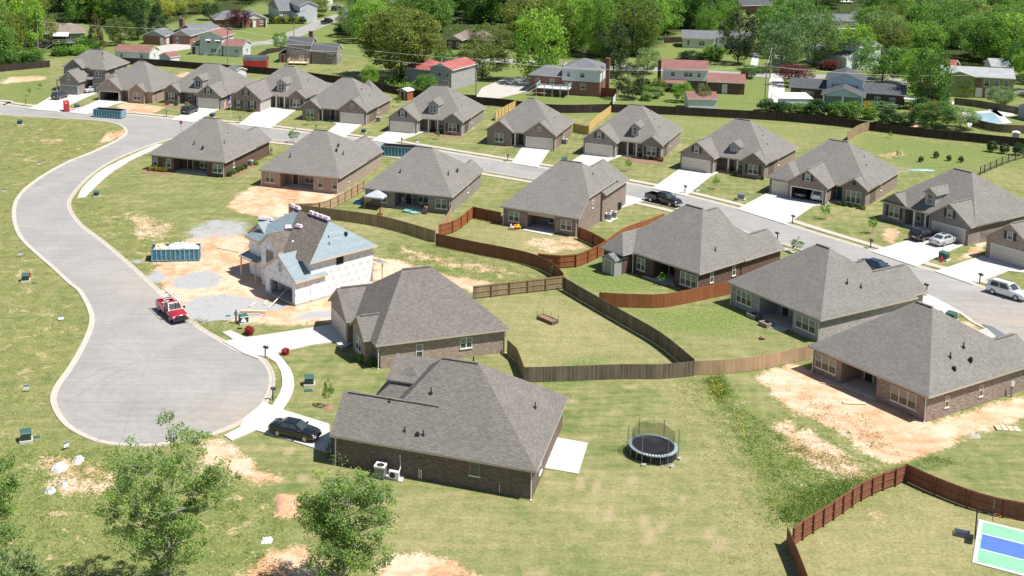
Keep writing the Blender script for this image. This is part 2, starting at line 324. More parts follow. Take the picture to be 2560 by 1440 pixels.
ZONES['wood'] = [(4.0, 1.0, q) for q in ([(-300,-60),(2700,-60),(2700,30),(2560,160),(2450,160),(2330,158),(2260,192),(2180,145),(2060,45),(1920,40),(1900,5),(1810,5),(1800,80),(1690,85),(1600,140),(1500,152),(1380,145),(1300,125),(1210,118),(1100,112),(1060,150),(930,125),(875,75),(890,10),(660,-5),(640,15),(560,28),(500,30),(430,62),(330,78),(210,62),(110,52),(100,100),(85,165),(-300,180)], [(1925,80),(2060,70),(2070,140),(1970,150),(1920,120)], [(2280,235),(2345,250),(2340,300),(2300,300)], [(1000,170),(1070,200),(1060,240),(960,225)], [(140,118),(200,112),(232,125),(230,135),(150,140)])]
def axis(a, b, st, lo, hi):
    m = list(np.arange(a, b + .01, st)); x = a; k = st
    left = []; 
    while x > lo: k *= 1.25; x -= k; left.append(x)
    right = []; x = m[-1]; k = st
    while x < hi: k *= 1.25; x += k; right.append(x)
    return np.array(left[::-1] + m + right)
gx = axis(-62, 118, 0.45, -1500, 1700); gy = axis(84, 160, 0.45, 20, 160.4); gy = np.concatenate([gy[gy < 160.4], axis(160.5, 300, 0.7, 160.4, 3200)[1:]])
GX, GY = np.meshgrid(gx, gy); nx, ny = len(gx), len(gy)
me = bpy.data.meshes.new("ground"); co = np.stack([GX.ravel(), GY.ravel(), np.zeros(nx*ny)], 1)
idx = (np.arange(ny-1)[:, None]*nx + np.arange(nx-1)[None]).ravel(); quads = np.stack([idx, idx+1, idx+nx+1, idx+nx], 1)
me.vertices.add(nx*ny); me.vertices.foreach_set("co", co.ravel()); me.loops.add(quads.size); me.loops.foreach_set("vertex_index", quads.ravel())
me.polygons.add(len(quads)); me.polygons.foreach_set("loop_start", np.arange(len(quads))*4); me.polygons.foreach_set("loop_total", np.full(len(quads), 4)); me.update()
for k, zs in ZONES.items():
    acc = np.zeros(GX.shape)
    for soft, amt, pl in zs:
        acc = np.maximum(acc, amt * np.clip(0.5 - sdf(P(pl), GX, GY) / (2*soft), 0, 1))
    at = me.attributes.new(k, 'FLOAT', 'POINT'); at.data.foreach_set("value", acc.ravel().astype(np.float32))
m, n, l, b = newmat('ground'); M['ground'] = m; b.inputs["Roughness"].default_value = 0.95; b.inputs["Specular IOR Level"].default_value = 0.1
tc = n.new("ShaderNodeTexCoord"); ob = tc.outputs["Object"]
def att(k):
    a = n.new("ShaderNodeAttribute"); a.attribute_name = k; return a.outputs["Fac"]
n_big = noise(n, l, ob, 0.09, 4, 0.6, 0.4); n_mid = noise(n, l, ob, 0.55, 5, 0.65, 0.3); n_fine = noise(n, l, ob, 3.2, 4, 0.75); n_ff = noise(n, l, ob, 11.0, 2, 0.7)
mp = n.new("ShaderNodeMapping"); mp.inputs["Rotation"].default_value = (0, 0, R(-22)); mp.inputs["Scale"].default_value = (0.16, 1.1, 1); l.new(ob, mp.inputs[0])
n_str = noise(n, l, mp.outputs[0], 1.0, 4, 0.6, 0.2)
gmix = mathn(n, l, 'ADD', mathn(n, l, 'MULTIPLY', n_mid, 0.36), mathn(n, l, 'ADD', mathn(n, l, 'MULTIPLY', n_big, 0.28), mathn(n, l, 'MULTIPLY', n_str, 0.36)))
r = ramp(n, [(0.40, (0.125, 0.165, 0.053)), (0.47, (0.18, 0.203, 0.073)), (0.53, (0.235, 0.234, 0.098)), (0.61, (0.315, 0.282, 0.145))]); l.new(gmix, r.inputs[0]); col = r.outputs[0]
mp2 = n.new('ShaderNodeMapping'); mp2.inputs['Rotation'].default_value = (0, 0, R(18)); l.new(ob, mp2.inputs[0]); sx2 = n.new('ShaderNodeSeparateXYZ'); l.new(mp2.outputs[0], sx2.inputs[0])
mow = mathn(n, l, 'SINE', mathn(n, l, 'ADD', mathn(n, l, 'MULTIPLY', sx2.outputs[0], 4.6), mathn(n, l, 'MULTIPLY', n_big, 6.0))); rm = ramp(n, [(0.0, (0.955, 0.96, 0.94)), (1.0, (1.045, 1.04, 1.06))]); l.new(mathn(n, l, 'ADD', mathn(n, l, 'MULTIPLY', mathn(n, l, 'MULTIPLY', mow, n_mid), 0.9), 0.5), rm.inputs[0]); col = mixc(n, l, 1.0, col, rm.outputs[0], 'MULTIPLY')
# dry lawn, lush weeds
d1 = mathn(n, l, 'MULTIPLY', att('dry'), mathn(n, l, 'ADD', n_mid, 0.25), True); r2 = ramp(n, [(0.35, (0.265, 0.25, 0.11)), (0.65, (0.37, 0.31, 0.17))]); l.new(n_fine, r2.inputs[0])
col = mixc(n, l, d1, col, r2.outputs[0])
lu = mathn(n, l, 'MULTIPLY', mathn(n, l, 'SUBTRACT', mathn(n, l, 'ADD', mathn(n, l, 'MULTIPLY', att('lush'), 0.9), mathn(n, l, 'MULTIPLY', n_mid, 1.4)), 0.85), 1.5, True); r3 = ramp(n, [(0.36, (0.10, 0.155, 0.038)), (0.62, (0.215, 0.255, 0.08))]); l.new(n_fine, r3.inputs[0])
col = mixc(n, l, lu, col, r3.outputs[0])
# rough field: tufts and small bare spots
pt = att('patchy'); tf = ramp(n, [(0.38, (0.105, 0.15, 0.042)), (0.55, (0.235, 0.235, 0.085)), (0.7, (0.34, 0.29, 0.14))]); l.new(mathn(n, l, 'ADD', mathn(n, l, 'MULTIPLY', n_fine, 0.55), mathn(n, l, 'MULTIPLY', n_mid, 0.45)), tf.inputs[0])
col = mixc(n, l, mathn(n, l, 'MULTIPLY', pt, 0.75), col, tf.outputs[0])
n_bare = noise(n, l, ob, 0.32, 6, 0.72, 1.2)
bare = mathn(n, l, 'MULTIPLY', mathn(n, l, 'MULTIPLY', mathn(n, l, 'SUBTRACT', n_bare, 0.575), 14.0, True), pt)
r4 = ramp(n, [(0.3, (0.50, 0.345, 0.20)), (0.7, (0.58, 0.46, 0.30))]); l.new(n_fine, r4.inputs[0])
col = mixc(n, l, mathn(n, l, 'MULTIPLY', bare, 0.8), col, r4.outputs[0])
# small-scale grass speckle
rs = ramp(n, [(0.36, (0.70,)*3), (0.5, (0.97,)*3), (0.64, (1.25,)*3)]); l.new(mathn(n, l, 'ADD', mathn(n, l, 'MULTIPLY', n_fine, 0.5), mathn(n, l, 'MULTIPLY', n_ff, 0.5)), rs.inputs[0])
col = mixc(n, l, 1.0, col, rs.outputs[0], 'MULTIPLY')
sdm = mathn(n, l, 'MULTIPLY', att('sod'), mathn(n, l, 'ADD', n_fine, 0.25), True); rsd = ramp(n, [(0.3, (0.33, 0.255, 0.145)), (0.7, (0.45, 0.36, 0.235))]); l.new(n_ff, rsd.inputs[0]); col = mixc(n, l, sdm, col, rsd.outputs[0])
wdm = mathn(n, l, 'MULTIPLY', mathn(n, l, 'SUBTRACT', mathn(n, l, 'ADD', att('wood'), n_mid), 0.75), 2.5, True); col = mixc(n, l, wdm, col, (0.05, 0.062, 0.024))  # woodland floor: leaf litter and understory, with tree shade darkened into the colour
# bare soil with ragged edge
dn = mathn(n, l, 'ADD', mathn(n, l, 'MULTIPLY', n_mid, 0.45), mathn(n, l, 'MULTIPLY', n_fine, 0.55))
dm = mathn(n, l, 'MULTIPLY', mathn(n, l, 'SUBTRACT', mathn(n, l, 'ADD', att('dirt'), mathn(n, l, 'MULTIPLY', mathn(n, l, 'SUBTRACT', dn, 0.5), 1.7)), 0.5), 4.5, True)
r5 = ramp(n, [(0.34, (0.45, 0.215, 0.11)), (0.45, (0.56, 0.33, 0.20)), (0.53, (0.62, 0.435, 0.305)), (0.64, (0.64, 0.52, 0.41))]); l.new(mathn(n, l, 'ADD', mathn(n, l, 'MULTIPLY', n_mid, 0.5), mathn(n, l, 'MULTIPLY', n_big, 0.5)), r5.inputs[0])
soil = mixc(n, l, 0.6, r5.outputs[0], mixc(n, l, 1.0, r5.outputs[0], rs.outputs[0], 'MULTIPLY'))
col = mixc(n, l, dm, col, soil)
gm = mathn(n, l, 'MULTIPLY', mathn(n, l, 'SUBTRACT', mathn(n, l, 'ADD', att('gravel'), mathn(n, l, 'MULTIPLY', mathn(n, l, 'SUBTRACT', dn, 0.5), 1.2)), 0.5), 4.0, True)
r6 = ramp(n, [(0.3, (0.30, 0.305, 0.31)), (0.7, (0.42, 0.42, 0.415))]); l.new(n_fine, r6.inputs[0])
col = mixc(n, l, gm, col, r6.outputs[0]); l.new(col, b.inputs["Base Color"])
bp = n.new("ShaderNodeBump"); bp.inputs["Strength"].default_value = 0.5; bp.inputs["Distance"].default_value = 0.12; l.new(dn, bp.inputs["Height"]); l.new(bp.outputs[0], b.inputs["Normal"])
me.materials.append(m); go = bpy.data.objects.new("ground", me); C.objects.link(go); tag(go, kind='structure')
# ---------------------------------------------------------------- roads, kerbs, pavements
m, n, l, b = newmat('asphalt'); M['asphalt'] = m; b.inputs["Roughness"].default_value = 0.95; b.inputs["Specular IOR Level"].default_value = 0.15
tc = n.new("ShaderNodeTexCoord"); ob = tc.outputs["Object"]
f = mathn(n, l, 'ADD', mathn(n, l, 'MULTIPLY', noise(n, l, ob, 0.13, 5, 0.6, 0.8), 0.6), mathn(n, l, 'MULTIPLY', noise(n, l, ob, 1.5, 4, 0.7), 0.4))
r = ramp(n, [(0.36, (0.262, 0.257, 0.252)), (0.5, (0.302, 0.294, 0.284)), (0.64, (0.345, 0.332, 0.315))]); l.new(f, r.inputs[0]); col = r.outputs[0]
# tyre arcs round the turning circle
cu = gp(330, 985); vm = n.new("ShaderNodeVectorMath"); vm.operation = 'DISTANCE'; l.new(ob, vm.inputs[0]); vm.inputs[1].default_value = (cu[0] + 1.5, cu[1], 0)
wv = mathn(n, l, 'SINE', mathn(n, l, 'ADD', mathn(n, l, 'MULTIPLY', vm.outputs["Value"], 4.2), mathn(n, l, 'MULTIPLY', noise(n, l, ob, 0.3, 2), 5.0)))
near = mathn(n, l, 'LESS_THAN', vm.outputs["Value"], 9.0); wv = mathn(n, l, 'MULTIPLY', mathn(n, l, 'MULTIPLY', wv, near), noise(n, l, ob, 0.35, 3))
r2 = ramp(n, [(0.0, (0.97,)*3), (1.0, (1.05, 1.045, 1.03))]); l.new(mathn(n, l, 'ADD', mathn(n, l, 'MULTIPLY', wv, 0.5), 0.45), r2.inputs[0]); col = mixc(n, l, 1.0, col, r2.outputs[0], 'MULTIPLY')
# cracks sealed with tar
vo = n.new("ShaderNodeTexVoronoi"); vo.feature = 'DISTANCE_TO_EDGE'; vo.inputs["Scale"].default_value = 0.055; l.new(ob, vo.inputs["Vector"])
ck = mathn(n, l, 'LESS_THAN', vo.outputs["Distance"], 0.0022); col = mixc(n, l, mathn(n, l, 'MULTIPLY', ck, 0.22), col, (0.16, 0.16, 0.16))
for q_, rr_ in ((gp(470, 700), 15.0), (gp(2510, 800), 12.0), (gp(590, 1050), 9.0)):
    v2 = n.new("ShaderNodeVectorMath"); v2.operation = 'DISTANCE'; l.new(ob, v2.inputs[0]); v2.inputs[1].default_value = (q_[0], q_[1], 0)
    st_ = mathn(n, l, 'MULTIPLY', mathn(n, l, 'SUBTRACT', 1.0, mathn(n, l, 'DIVIDE', v2.outputs["Value"], rr_), True), mathn(n, l, 'MULTIPLY', mathn(n, l, 'SUBTRACT', noise(n, l, ob, 0.5, 5, 0.7, 1.5), 0.38), 3.5, True), True); col = mixc(n, l, mathn(n, l, 'MULTIPLY', st_, 0.8), col, (0.43, 0.34, 0.25))
mp3 = n.new("ShaderNodeMapping"); mp3.inputs["Rotation"].default_value = (0, 0, R(62)); mp3.inputs["Scale"].default_value = (0.10, 1.4, 1); l.new(ob, mp3.inputs[0]); rt = ramp(n, [(0.35, (0.94,)*3), (0.65, (1.05,)*3)]); l.new(noise(n, l, mp3.outputs[0], 1.0, 3), rt.inputs[0]); col = mixc(n, l, 1.0, col, rt.outputs[0], 'MULTIPLY')
vs_ = n.new("ShaderNodeTexVoronoi"); vs_.inputs["Scale"].default_value = 0.16; l.new(ob, vs_.inputs["Vector"]); spt = mathn(n, l, 'LESS_THAN', vs_.outputs["Distance"], 0.055); col = mixc(n, l, mathn(n, l, 'MULTIPLY', spt, 0.35), col, (0.15, 0.145, 0.14))
l.new(col, b.inputs["Base Color"])
near_edge = [(-700,278),(-60,284),(0,286),(100,292),(180,296),(250,301),(285,307),(307,314),(318,324),(318,336),(300,349),(282,359),(230,383),(175,405),(120,435),(75,467),(55,488),(43,510),(40,540),(47,572),(65,602),(105,639),(140,669),(180,706),(205,726),(224,757),(235,785),(236,808),(227,838),(207,880),(180,925),(155,960),(143,985),(142,1006),(155,1036),(176,1061),(207,1081),(250,1099),(300,1107),(345,1110),(400,1107),(450,1099),(500,1089),(560,1070),(612,1044),(640,1024),(660,994),(671,965),(671,936),(656,907),(640,894),(612,886),(582,874),(545,852),(500,826),(465,798),(412,746),(380,719),(325,668),(250,604),(200,566),(174,533),(167,511),(175,490),(200,459),(237,427),(287,397),(350,371),(405,352),(440,343),(480,338),(540,338),(600,342),(690,351),(830,366),(960,382),(1090,401),(1210,427),(1280,439),(1400,460),(1549,490),(1692,521),(1800,556),(1920,597),(2012,626),(2150,672),(2290,722),(2330,741),(2407,782),(2440,806),(2490,830),(2560,868),(2660,920)]
far_edge = [(-700,240),(-60,255),(0,260),(75,270),(160,277),(230,281),(307,286),(425,297),(520,306),(600,312),(640,318),(667,320),(810,338),(865,343),(960,356),(1050,370),(1140,385),(1280,408),(1337,417),(1440,434),(1547,455),(1630,471),(1705,487),(1842,522),(1920,547),(1965,561),(2057,590),(2190,631),(2290,666),(2340,680),(2430,711),(2500,735),(2580,762),(2680,800)]
NE = smooth(P(near_edge), 0.9); FE = smooth(P(far_edge), 0.9)
road = MB(); loop = [tuple(p) for p in NE] + [tuple(p) for p in FE[::-1]]
def filled(name, loop, z, mat, parent=None, th=None):
    """flat (or thick) polygon, ear-clipped by blender so that concave outlines stay right"""
    import bmesh
    bm = bmesh.new(); vs = [bm.verts.new((p[0], p[1], z)) for p in loop]; fc = bm.faces.new(vs)
    if fc.normal.z < 0: fc.normal_flip()
    bm.faces.ensure_lookup_table(); bm.normal_update()
    if fc.normal.z < 0: fc.normal_flip()
    if th:
        r = bmesh.ops.extrude_face_region(bm, geom=[fc]); bmesh.ops.translate(bm, vec=(0, 0, -th), verts=[v for v in r['geom'] if isinstance(v, bmesh.types.BMVert)])
        bmesh.ops.recalc_face_normals(bm, faces=bm.faces[:])
    bmesh.ops.triangulate(bm, faces=[f for f in bm.faces if len(f.verts) > 4], ngon_method='EAR_CLIP')
    me = bpy.data.meshes.new(name); bm.to_mesh(me); bm.free(); me.materials.append(mat)
    o = bpy.data.objects.new(name, me); C.objects.link(o)
    if parent: o.parent = parent
    return o
tag(filled('road', loop, 0.02, M['asphalt']), kind='structure')
def strip(name, line, prof, mat):
    mb = MB(); rows = []
    for d, z in prof:
        o = offset(line, d); rows.append([(p[0], p[1], z) for p in o])
    k = len(line)
    vs = [v for r_ in rows for v in r_]; fs = []
    for a in range(len(rows)-1):
        for i in range(k-1): fs.append([a*k+i, a*k+i+1, (a+1)*k+i+1, (a+1)*k+i])
    mb.mesh(vs, fs); return tag(mb.obj(name, mat), kind='structure')
KP = [(-0.02, 0.015), (0.0, 0.026), (0.34, 0.045), (0.46, 0.10), (0.62, 0.105), (0.66, -0.01)]
strip('kerb', NE, [(-d, z) for d, z in KP], M['kerb']); strip('kerb', FE, KP, M['kerb'])
def slab(name, pts, z=0.12, mat='conc', th=0.12): return tag(filled(name, P(pts), z, M[mat], None, th), kind='structure')
def ribbon(name, line, d0, d1, z, mat, th=0.09):
    a, b = offset(line, d0), offset(line, d1); mb = MB()
    for i in range(len(line)-1):
        mb.poly([(*a[i], z), (*a[i+1], z), (*b[i+1], z), (*b[i], z)]); 
        for q in (a, b): mb.poly([(*q[i], z), (*q[i+1], z), (*q[i+1], z-th), (*q[i], z-th)])
    return tag(mb.obj(name, M[mat]), kind='structure')
fi = [i for i, p in enumerate(FE) if p[0] > gp(-60, 255)[0] and p[0] < gp(2480, 728)[0]]
ribbon('pavement', FE[fi[0]:fi[-1]], 1.55, 2.85, 0.09, 'pave')
ia = min(range(len(NE)), key=lambda i: np.hypot(*(NE[i]-gp(560, 338)))); ib = min(range(len(NE)), key=lambda i: np.hypot(*(NE[i]-gp(2410, 783))))
ribbon('pavement', NE[ia:ib], -2.7, -1.5, 0.09, 'pave')
slab('pavement', [(193,496),(203,474),(220,455),(240,436),(262,421),(300,402),(330,388),(390,362),(408,360),(378,378),(330,400),(285,428),(262,446),(245,462),(226,481),(213,494)], 0.09, th=0.09)
slab('pavement', [(663,890),(690,880),(712,905),(727,925),(734,945),(736,965),(732,982),(725,998),(706,1027),(678,1020),(690,1000),(699,985),(705,968),(706,950),(702,930),(690,908)], 0.09, th=0.09)
for pl in [[(127,237),(142,231),(194,236),(236,224),(247,231),(212,246),(170,265),(152,281),(70,273),(95,261),(128,242)], [(249,250),(300,254),(322,256),(292,260),(215,287),(172,282)], [(490,268),(551,272),(483,307),(426,300)],
           [(645,273),(672,266),(741,275),(675,322),(595,313)], [(822,303),(856,301),(910,308),(860,345),(808,338),(842,311)], [(973,326),(1035,331),(1066,328),(1037,339),(978,361),(928,352)], [(1308,364),(1378,370),(1345,420),(1278,409)],
           [(1459,385),(1527,391),(1558,389),(1524,402),(1462,440),(1390,428)], [(1703,420),(1772,431),(1806,427),(1778,441),(1715,491),(1630,472)], [(1921,482),(2045,506),(2093,504),(2032,517),(1965,563),(1842,524)],
           [(2318,568),(2425,606),(2290,668),(2178,630),(2275,600)], [(2455,641),(2552,672),(2600,688),(2520,679),(2432,713),(2336,680)], [(1546,484),(1615,501),(1552,521),(1546,520)], [(2275,752),(2300,740),(2335,744),(2405,783),(2365,792),(2300,775)],
           [(615,845),(640,842),(820,815),(860,806),(896,852),(876,863),(853,873),(838,856),(775,865),(700,882),(668,891),(646,899),(610,886),(556,855)],
           [(607,1050),(640,1023),(660,1008),(706,1026),(823,1062),(829,1137),(795,1125),(675,1088),(640,1078),(600,1068)]]: slab('driveway', pl)
slab('path', [(555,832),(577,827),(617,846),(585,851)], 0.10, th=0.1); slab('path', [(560,1090),(606,1066),(640,1077),(580,1103)], 0.10, th=0.1)
slab('driveway', [(2455,812),(2480,818),(2600,893),(2590,912),(2530,878)], mat='metal_grey'); slab('driveway', [(2428,832),(2480,818),(2505,838),(2440,862)], 0.11, 'conc_old', 0.11)
slab('patio', [(1375,1092),(1470,1109),(1446,1186),(1352,1170)], 0.085, th=0.08); slab('patio', [(1605,692),(1666,713),(1690,705),(1625,682)], 0.085, th=0.08)
slab('patio', [(1305,576),(1376,590),(1390,582),(1320,570)], 0.085, th=0.08); slab('patio', [(962,513),(1050,527),(1062,515),(975,503)], 0.085, th=0.08); slab('patio', [(1895,812),(1960,830),(1985,815),(1925,800)], 0.085, th=0.08)
slab('driveway', [(1188,246),(1205,220),(1262,196),(1335,194),(1335,225),(1225,252)], 0.10, 'conc_old', 0.1); slab('driveway', [(1925,180),(1955,185),(1962,222),(1955,268),(1918,272)], 0.10, th=0.1)
slab('driveway', [(2465,272),(2505,268),(2540,290),(2500,292)], 0.1, th=0.1); slab('driveway', [(2380,254),(2440,262),(2445,268),(2380,262)], 0.1, th=0.1); slab('driveway', [(400,115),(440,110),(482,112),(478,122),(425,130),(300,165),(320,150)], 0.1, 'conc_old', 0.1)
slab('driveway', [(1800,6),(1858,6),(1870,22),(1850,29),(1815,29)], 0.1, 'asphalt', 0.1); slab('driveway', [(1880,58),(1925,58),(1935,80),(1885,90)], 0.1, th=0.1); slab('driveway', [(1872,172),(1885,130),(1900,132),(1892,172)], 0.1, th=0.1); slab('driveway', [(0,128),(40,124),(75,130),(72,137),(0,138)], 0.1, th=0.1)
ribbon('road', smooth(P([(560,120),(630,110),(690,104),(730,88),(775,70),(825,50),(862,36),(876,29),(862,24),(825,22),(800,22)]), 2), -3.4, 3.4, 0.05, 'asphalt', 0.05)
ribbon('road', smooth(P([(1100,150),(1260,152),(1340,158),(1500,164),(1620,172),(1780,182),(1920,189),(2060,192),(2250,203),(2480,222),(2700,240)]), 2), -3.2, 3.2, 0.05, 'asphalt', 0.05)
# ================================================================ HOUSES
HE = 2.85; OV = 0.45; _wc = {}
def win_data(w, h, n, glass='blind', trim='white'):
    k = (round(w, 2), round(h, 2), n, glass, trim)
    if k not in _wc:
        f = MB(); t = 0.07
        f.box(-w/2, -.05, 0, w/2, .02, t); f.box(-w/2, -.05, h-t, w/2, .02, h); f.box(-w/2, -.05, t, -w/2+t, .02, h-t); f.box(w/2-t, -.05, t, w/2, .02, h-t)
        for i in range(1, n):
            x = -w/2 + w*i/n; f.box(x-.06, -.052, t, x+.06, .02, h-t)
        f.box(-w/2+t, -.04, h*.48, w/2-t, .018, h*.48+.05)
        p = MB(); p.box(-w/2+.03, -.02, .03, w/2-.03, .015, h-.03)
        s = MB(); s.box(-w/2-.06, -.09, -.09, w/2+.06, .02, -.002)
        _wc[k] = (f.data("window", M[trim]), p.data("pane", M[glass]), s.data("sill", M['white']))
    return _wc[k]
def gar_data(w, h, mat='cream'):
    k = ('g', w, h, mat)
    if k not in _wc:
        d = MB()
        for i in range(4):
            z0, z1 = h*i/4+.008, h*(i+1)/4-.008; d.box(-w/2, -.03, z0, w/2, .02, z1)
            m_ = max(2, int(w/1.2))
            for j in range(m_): x0 = -w/2 + w*(j+.12)/m_; d.box(x0, -.045, z0+.1, x0+w/m_*.76, -.029, z1-.1)
        d.box(-.12, -.07, h*.3, .12, -.046, h*.3+.05, 1)
        t = MB(); t.box(-w/2-.12, -.06, 0, -w/2-.002, .02, h+.12); t.box(w/2+.002, -.06, 0, w/2+.12, .02, h+.12); t.box(-w/2, -.06, h+.002, w/2, .02, h+.12)
        _wc[k] = (d.data("garage_door", [M[mat], M['black']]), t.data("door_frame", M['white']))
    return _wc[k]
ROT = {'F': 0.0, 'R': pi/2, 'B': pi, 'L': -pi/2}
class House:
    def __init__(s, label, O, yaw, W=14.0, brick='brick_brown', roof='shingle', cat='house', name='brick_house', mirror=False, trim='fascia', z=0.0):
        s.root = thing(name, label, cat, (O[0], O[1], z), R(yaw)); s.W = W; s.mir = mirror; s.wall = MB(); s.roof = MB(); s.bm = brick; s.rm = roof; s.tm = trim; s.vents = []; s.ridges = []; s.extra = []; s.wins = []; s.gable_m = None
    def mx(s, x0, x1): return (s.W - x1, s.W - x0) if s.mir else (x0, x1)
    def hip(s, x0, x1, y0, y1, he=HE, rh=8.2, ins=6.3, axis='x', ridge=True, insl=None):
        x0, x1 = s.mx(x0, x1); il, ir = ins, ins
        if insl is not None: il = insl
        b = he - .2
        if axis == 'x': ym = (y0+y1)/2; A, B = (x0+il, ym, rh), (x1-ir, ym, rh)
        else: xm = (x0+x1)/2; A, B = (xm, y0+il, rh), (xm, y1-ir, rh)
        v = [(x0,y0,b),(x1,y0,b),(x1,y1,b),(x0,y1,b),(x0,y0,he),(x1,y0,he),(x1,y1,he),(x0,y1,he),A,B]
        sl = [[4,5,9,8],[5,6,9],[6,7,8,9],[7,4,8]] if axis == 'x' else [[4,5,8],[5,6,9,8],[6,7,9],[7,4,8,9]]
        s.roof.mesh(v, sl, 0); s.roof.mesh(v, [[0,1,5,4],[1,2,6,5],[2,3,7,6],[3,0,4,7],[3,2,1,0]], 1)
        if ridge and math.dist(A, B) > 1: s.ridges.append((A, B))
    def gab(s, x0, x1, y0, y1, he=HE, sl=.76, axis='y', wall=True, z0=0.0, ov=OV, fo=.3, door=None, gm=None, ridge=True, back=False):
        """gable wing, ridge along y (or along x, ends x0 and x1)"""
        if axis == 'y':
            a0, a1 = s.mx(x0, x1); p = lambda a, r, z: (a, r, z); r0, r1 = y0, y1
        else:
            a0, a1 = y0, y1; x0, x1 = s.mx(x0, x1); p = lambda a, r, z: (r, a, z); r0, r1 = x0, x1
        am = (a0+a1)/2; rh = he + sl*(a1-a0)/2; t = .2
        c = [(a0,he),(am,rh),(a1,he),(a1,he-t),(am,rh-t),(a0,he-t)]; v = [p(a, r0, z) for a, z in c] + [p(a, r1, z) for a, z in c]
        s.roof.mesh(v, [[0,1,7,6],[1,2,8,7]], 0); s.roof.mesh(v, [[2,3,9,8],[3,4,10,9],[4,5,11,10],[5,0,6,11],[5,4,1,0],[4,3,2,1],[6,7,10,11],[7,8,9,10]], 1)
        if wall:
            sg = 1 if r1 > r0 else -1; f0 = r0 + fo*sg; f1 = r1 - (fo*sg if back else 0); u = lambda a: he - t - .01 + sl*min(a-a0, a1-a)
            b0, b1 = a0+ov, a1-ov
            def pent(bot, fa, fb, q0, q1, mb):
                cs = [(q0, bot), (q1, bot), (q1, u(q1))] + ([(am, u(am))] if q0 < am < q1 else []) + [(q0, u(q0))]
                n = len(cs); vv = [p(a, fa, z) for a, z in cs] + [p(a, fb, z) for a, z in cs]
                mb.mesh(vv, [list(range(n))[::-1], list(range(n, 2*n))] + [[i, (i+1) % n, n+(i+1) % n, n+i] for i in range(n)])
            if door:
                dc, dw, dh = door; w_ = .25
                if s.mir and axis == 'y': dc = s.W - dc
                pent(z0, f0, f0+w_*sg, b0, dc-dw/2, s.wall); pent(z0, f0, f0+w_*sg, dc+dw/2, b1, s.wall)
                pent(dh, f0, f0+w_*sg, dc-dw/2, dc+dw/2, s.wall)
                for q in ((b0, b0+w_), (b1-w_, b1)): pent(z0, f0+w_*sg, f0+6.3*sg, *q, s.wall)
                pent(z0, f0+6.3*sg, f1, b0, b1, s.wall)
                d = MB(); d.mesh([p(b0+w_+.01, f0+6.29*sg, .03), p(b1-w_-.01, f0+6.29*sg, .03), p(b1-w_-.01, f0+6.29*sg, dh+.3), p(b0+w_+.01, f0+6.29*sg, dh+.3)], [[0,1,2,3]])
                d.mesh([p(b0+w_, f0+w_*sg, dh+.2), p(b1-w_, f0+w_*sg, dh+.2), p(b1-w_, f0+6.28*sg, dh+.2), p(b0+w_, f0+6.28*sg, dh+.2)], [[0,1,2,3]]); s.extra.append(('garage_shade_panel', d, 'dark'))  # near-black back and ceiling sheets paint the shade inside the garage
                tr = MB(); f_ = f0 - .03*sg
                for q0, q1, z_0, z_1 in ((dc-dw/2-.12, dc-dw/2, 0, dh+.12), (dc+dw/2, dc+dw/2+.12, 0, dh+.12), (dc-dw/2, dc+dw/2, dh, dh+.12)): tr.mesh([p(q0,f_,z_0),p(q1,f_,z_0),p(q1,f_,z_1),p(q0,f_,z_1),p(q0,f0+.05*sg,z_0),p(q1,f0+.05*sg,z_0),p(q1,f0+.05*sg,z_1),p(q0,f0+.05*sg,z_1)], [[0,1,2,3],[0,1,5,4],[1,2,6,5],[2,3,7,6],[3,0,4,7]])
                s.extra.append(('door_frame', tr, 'white'))
            elif gm:
                pent(he-.1, f0, f1, b0, b1, s.gwall()); s.wall.box(*[min(q, r_) for q, r_ in zip(p(b0, f0+.004*sg, z0), p(b1, f1, he-.1))], *[max(q, r_) for q, r_ in zip(p(b0, f0+.004*sg, z0), p(b1, f1, he-.1))]); s.gable_m = gm
            else: pent(z0, f0, f1, b0, b1, s.wall)
        if ridge: s.ridges.append((p(am, r0+.5*(1 if r1 > r0 else -1), rh), p(am, r1-.6*(1 if r1 > r0 else -1), rh)))
    def gwall(s):
        if not hasattr(s, '_gw'): s._gw = MB()
        return s._gw
    def shed(s, pts, th=.14):
        """single slope: four 3-D corners"""
        if s.mir: pts = [(s.W - a, b_, c_) for a, b_, c_ in pts]
        v = list(pts) + [(a, b_, c_-th) for a, b_, c_ in pts]; s.roof.mesh(v, [[0,1,2,3]], 0); s.roof.mesh(v, [[4,5,6,7],[0,1,5,4],[1,2,6,5],[2,3,7,6],[3,0,4,7]], 1)
    def box(s, x0, x1, y0, y1, z0=0.0, z1=HE-.15): x0, x1 = s.mx(x0, x1); s.wall.box(x0, y0, z0, x1, y1, z1)
    def place(s, name, me, side, u, pos, z, kids=()):
        if s.mir:
            if side in 'FB': u = s.W - u
            else: pos = s.W - pos; side = {'L': 'R', 'R': 'L'}[side]
        loc = (u, pos, z) if side in 'FB' else (pos, u, z)
        o = child(name, me, s.root, loc, ROT[side])
        for n2, m2 in kids: child(n2, m2, o)
        return o
    def win(s, side, u, pos, z=.85, w=.9, h=1.5, n=1, shut=False, glass='blind', trim='white', sill=True):
        f, p, sl = win_data(w, h, n, glass, trim); s.place('window', f, side, u, pos, z, [('pane', p)] + ([('sill', sl)] if sill else []))
        if shut:
            k = ('s', h)
            if k not in _wc: _wc[k] = MB().box(-.2, -.05, 0, .2, .01, h).data('shutter', M['shutter'])
            for q in (-1, 1): s.place('shutter', _wc[k], side, u + q*(w/2+.26), pos, z)
    def garage(s, side, u, pos, w=4.88, h=2.13, mat='cream'):
        d, t = gar_data(w, h, mat); s.place('garage_door', d, side, u, pos, .05, [('door_frame', t)])
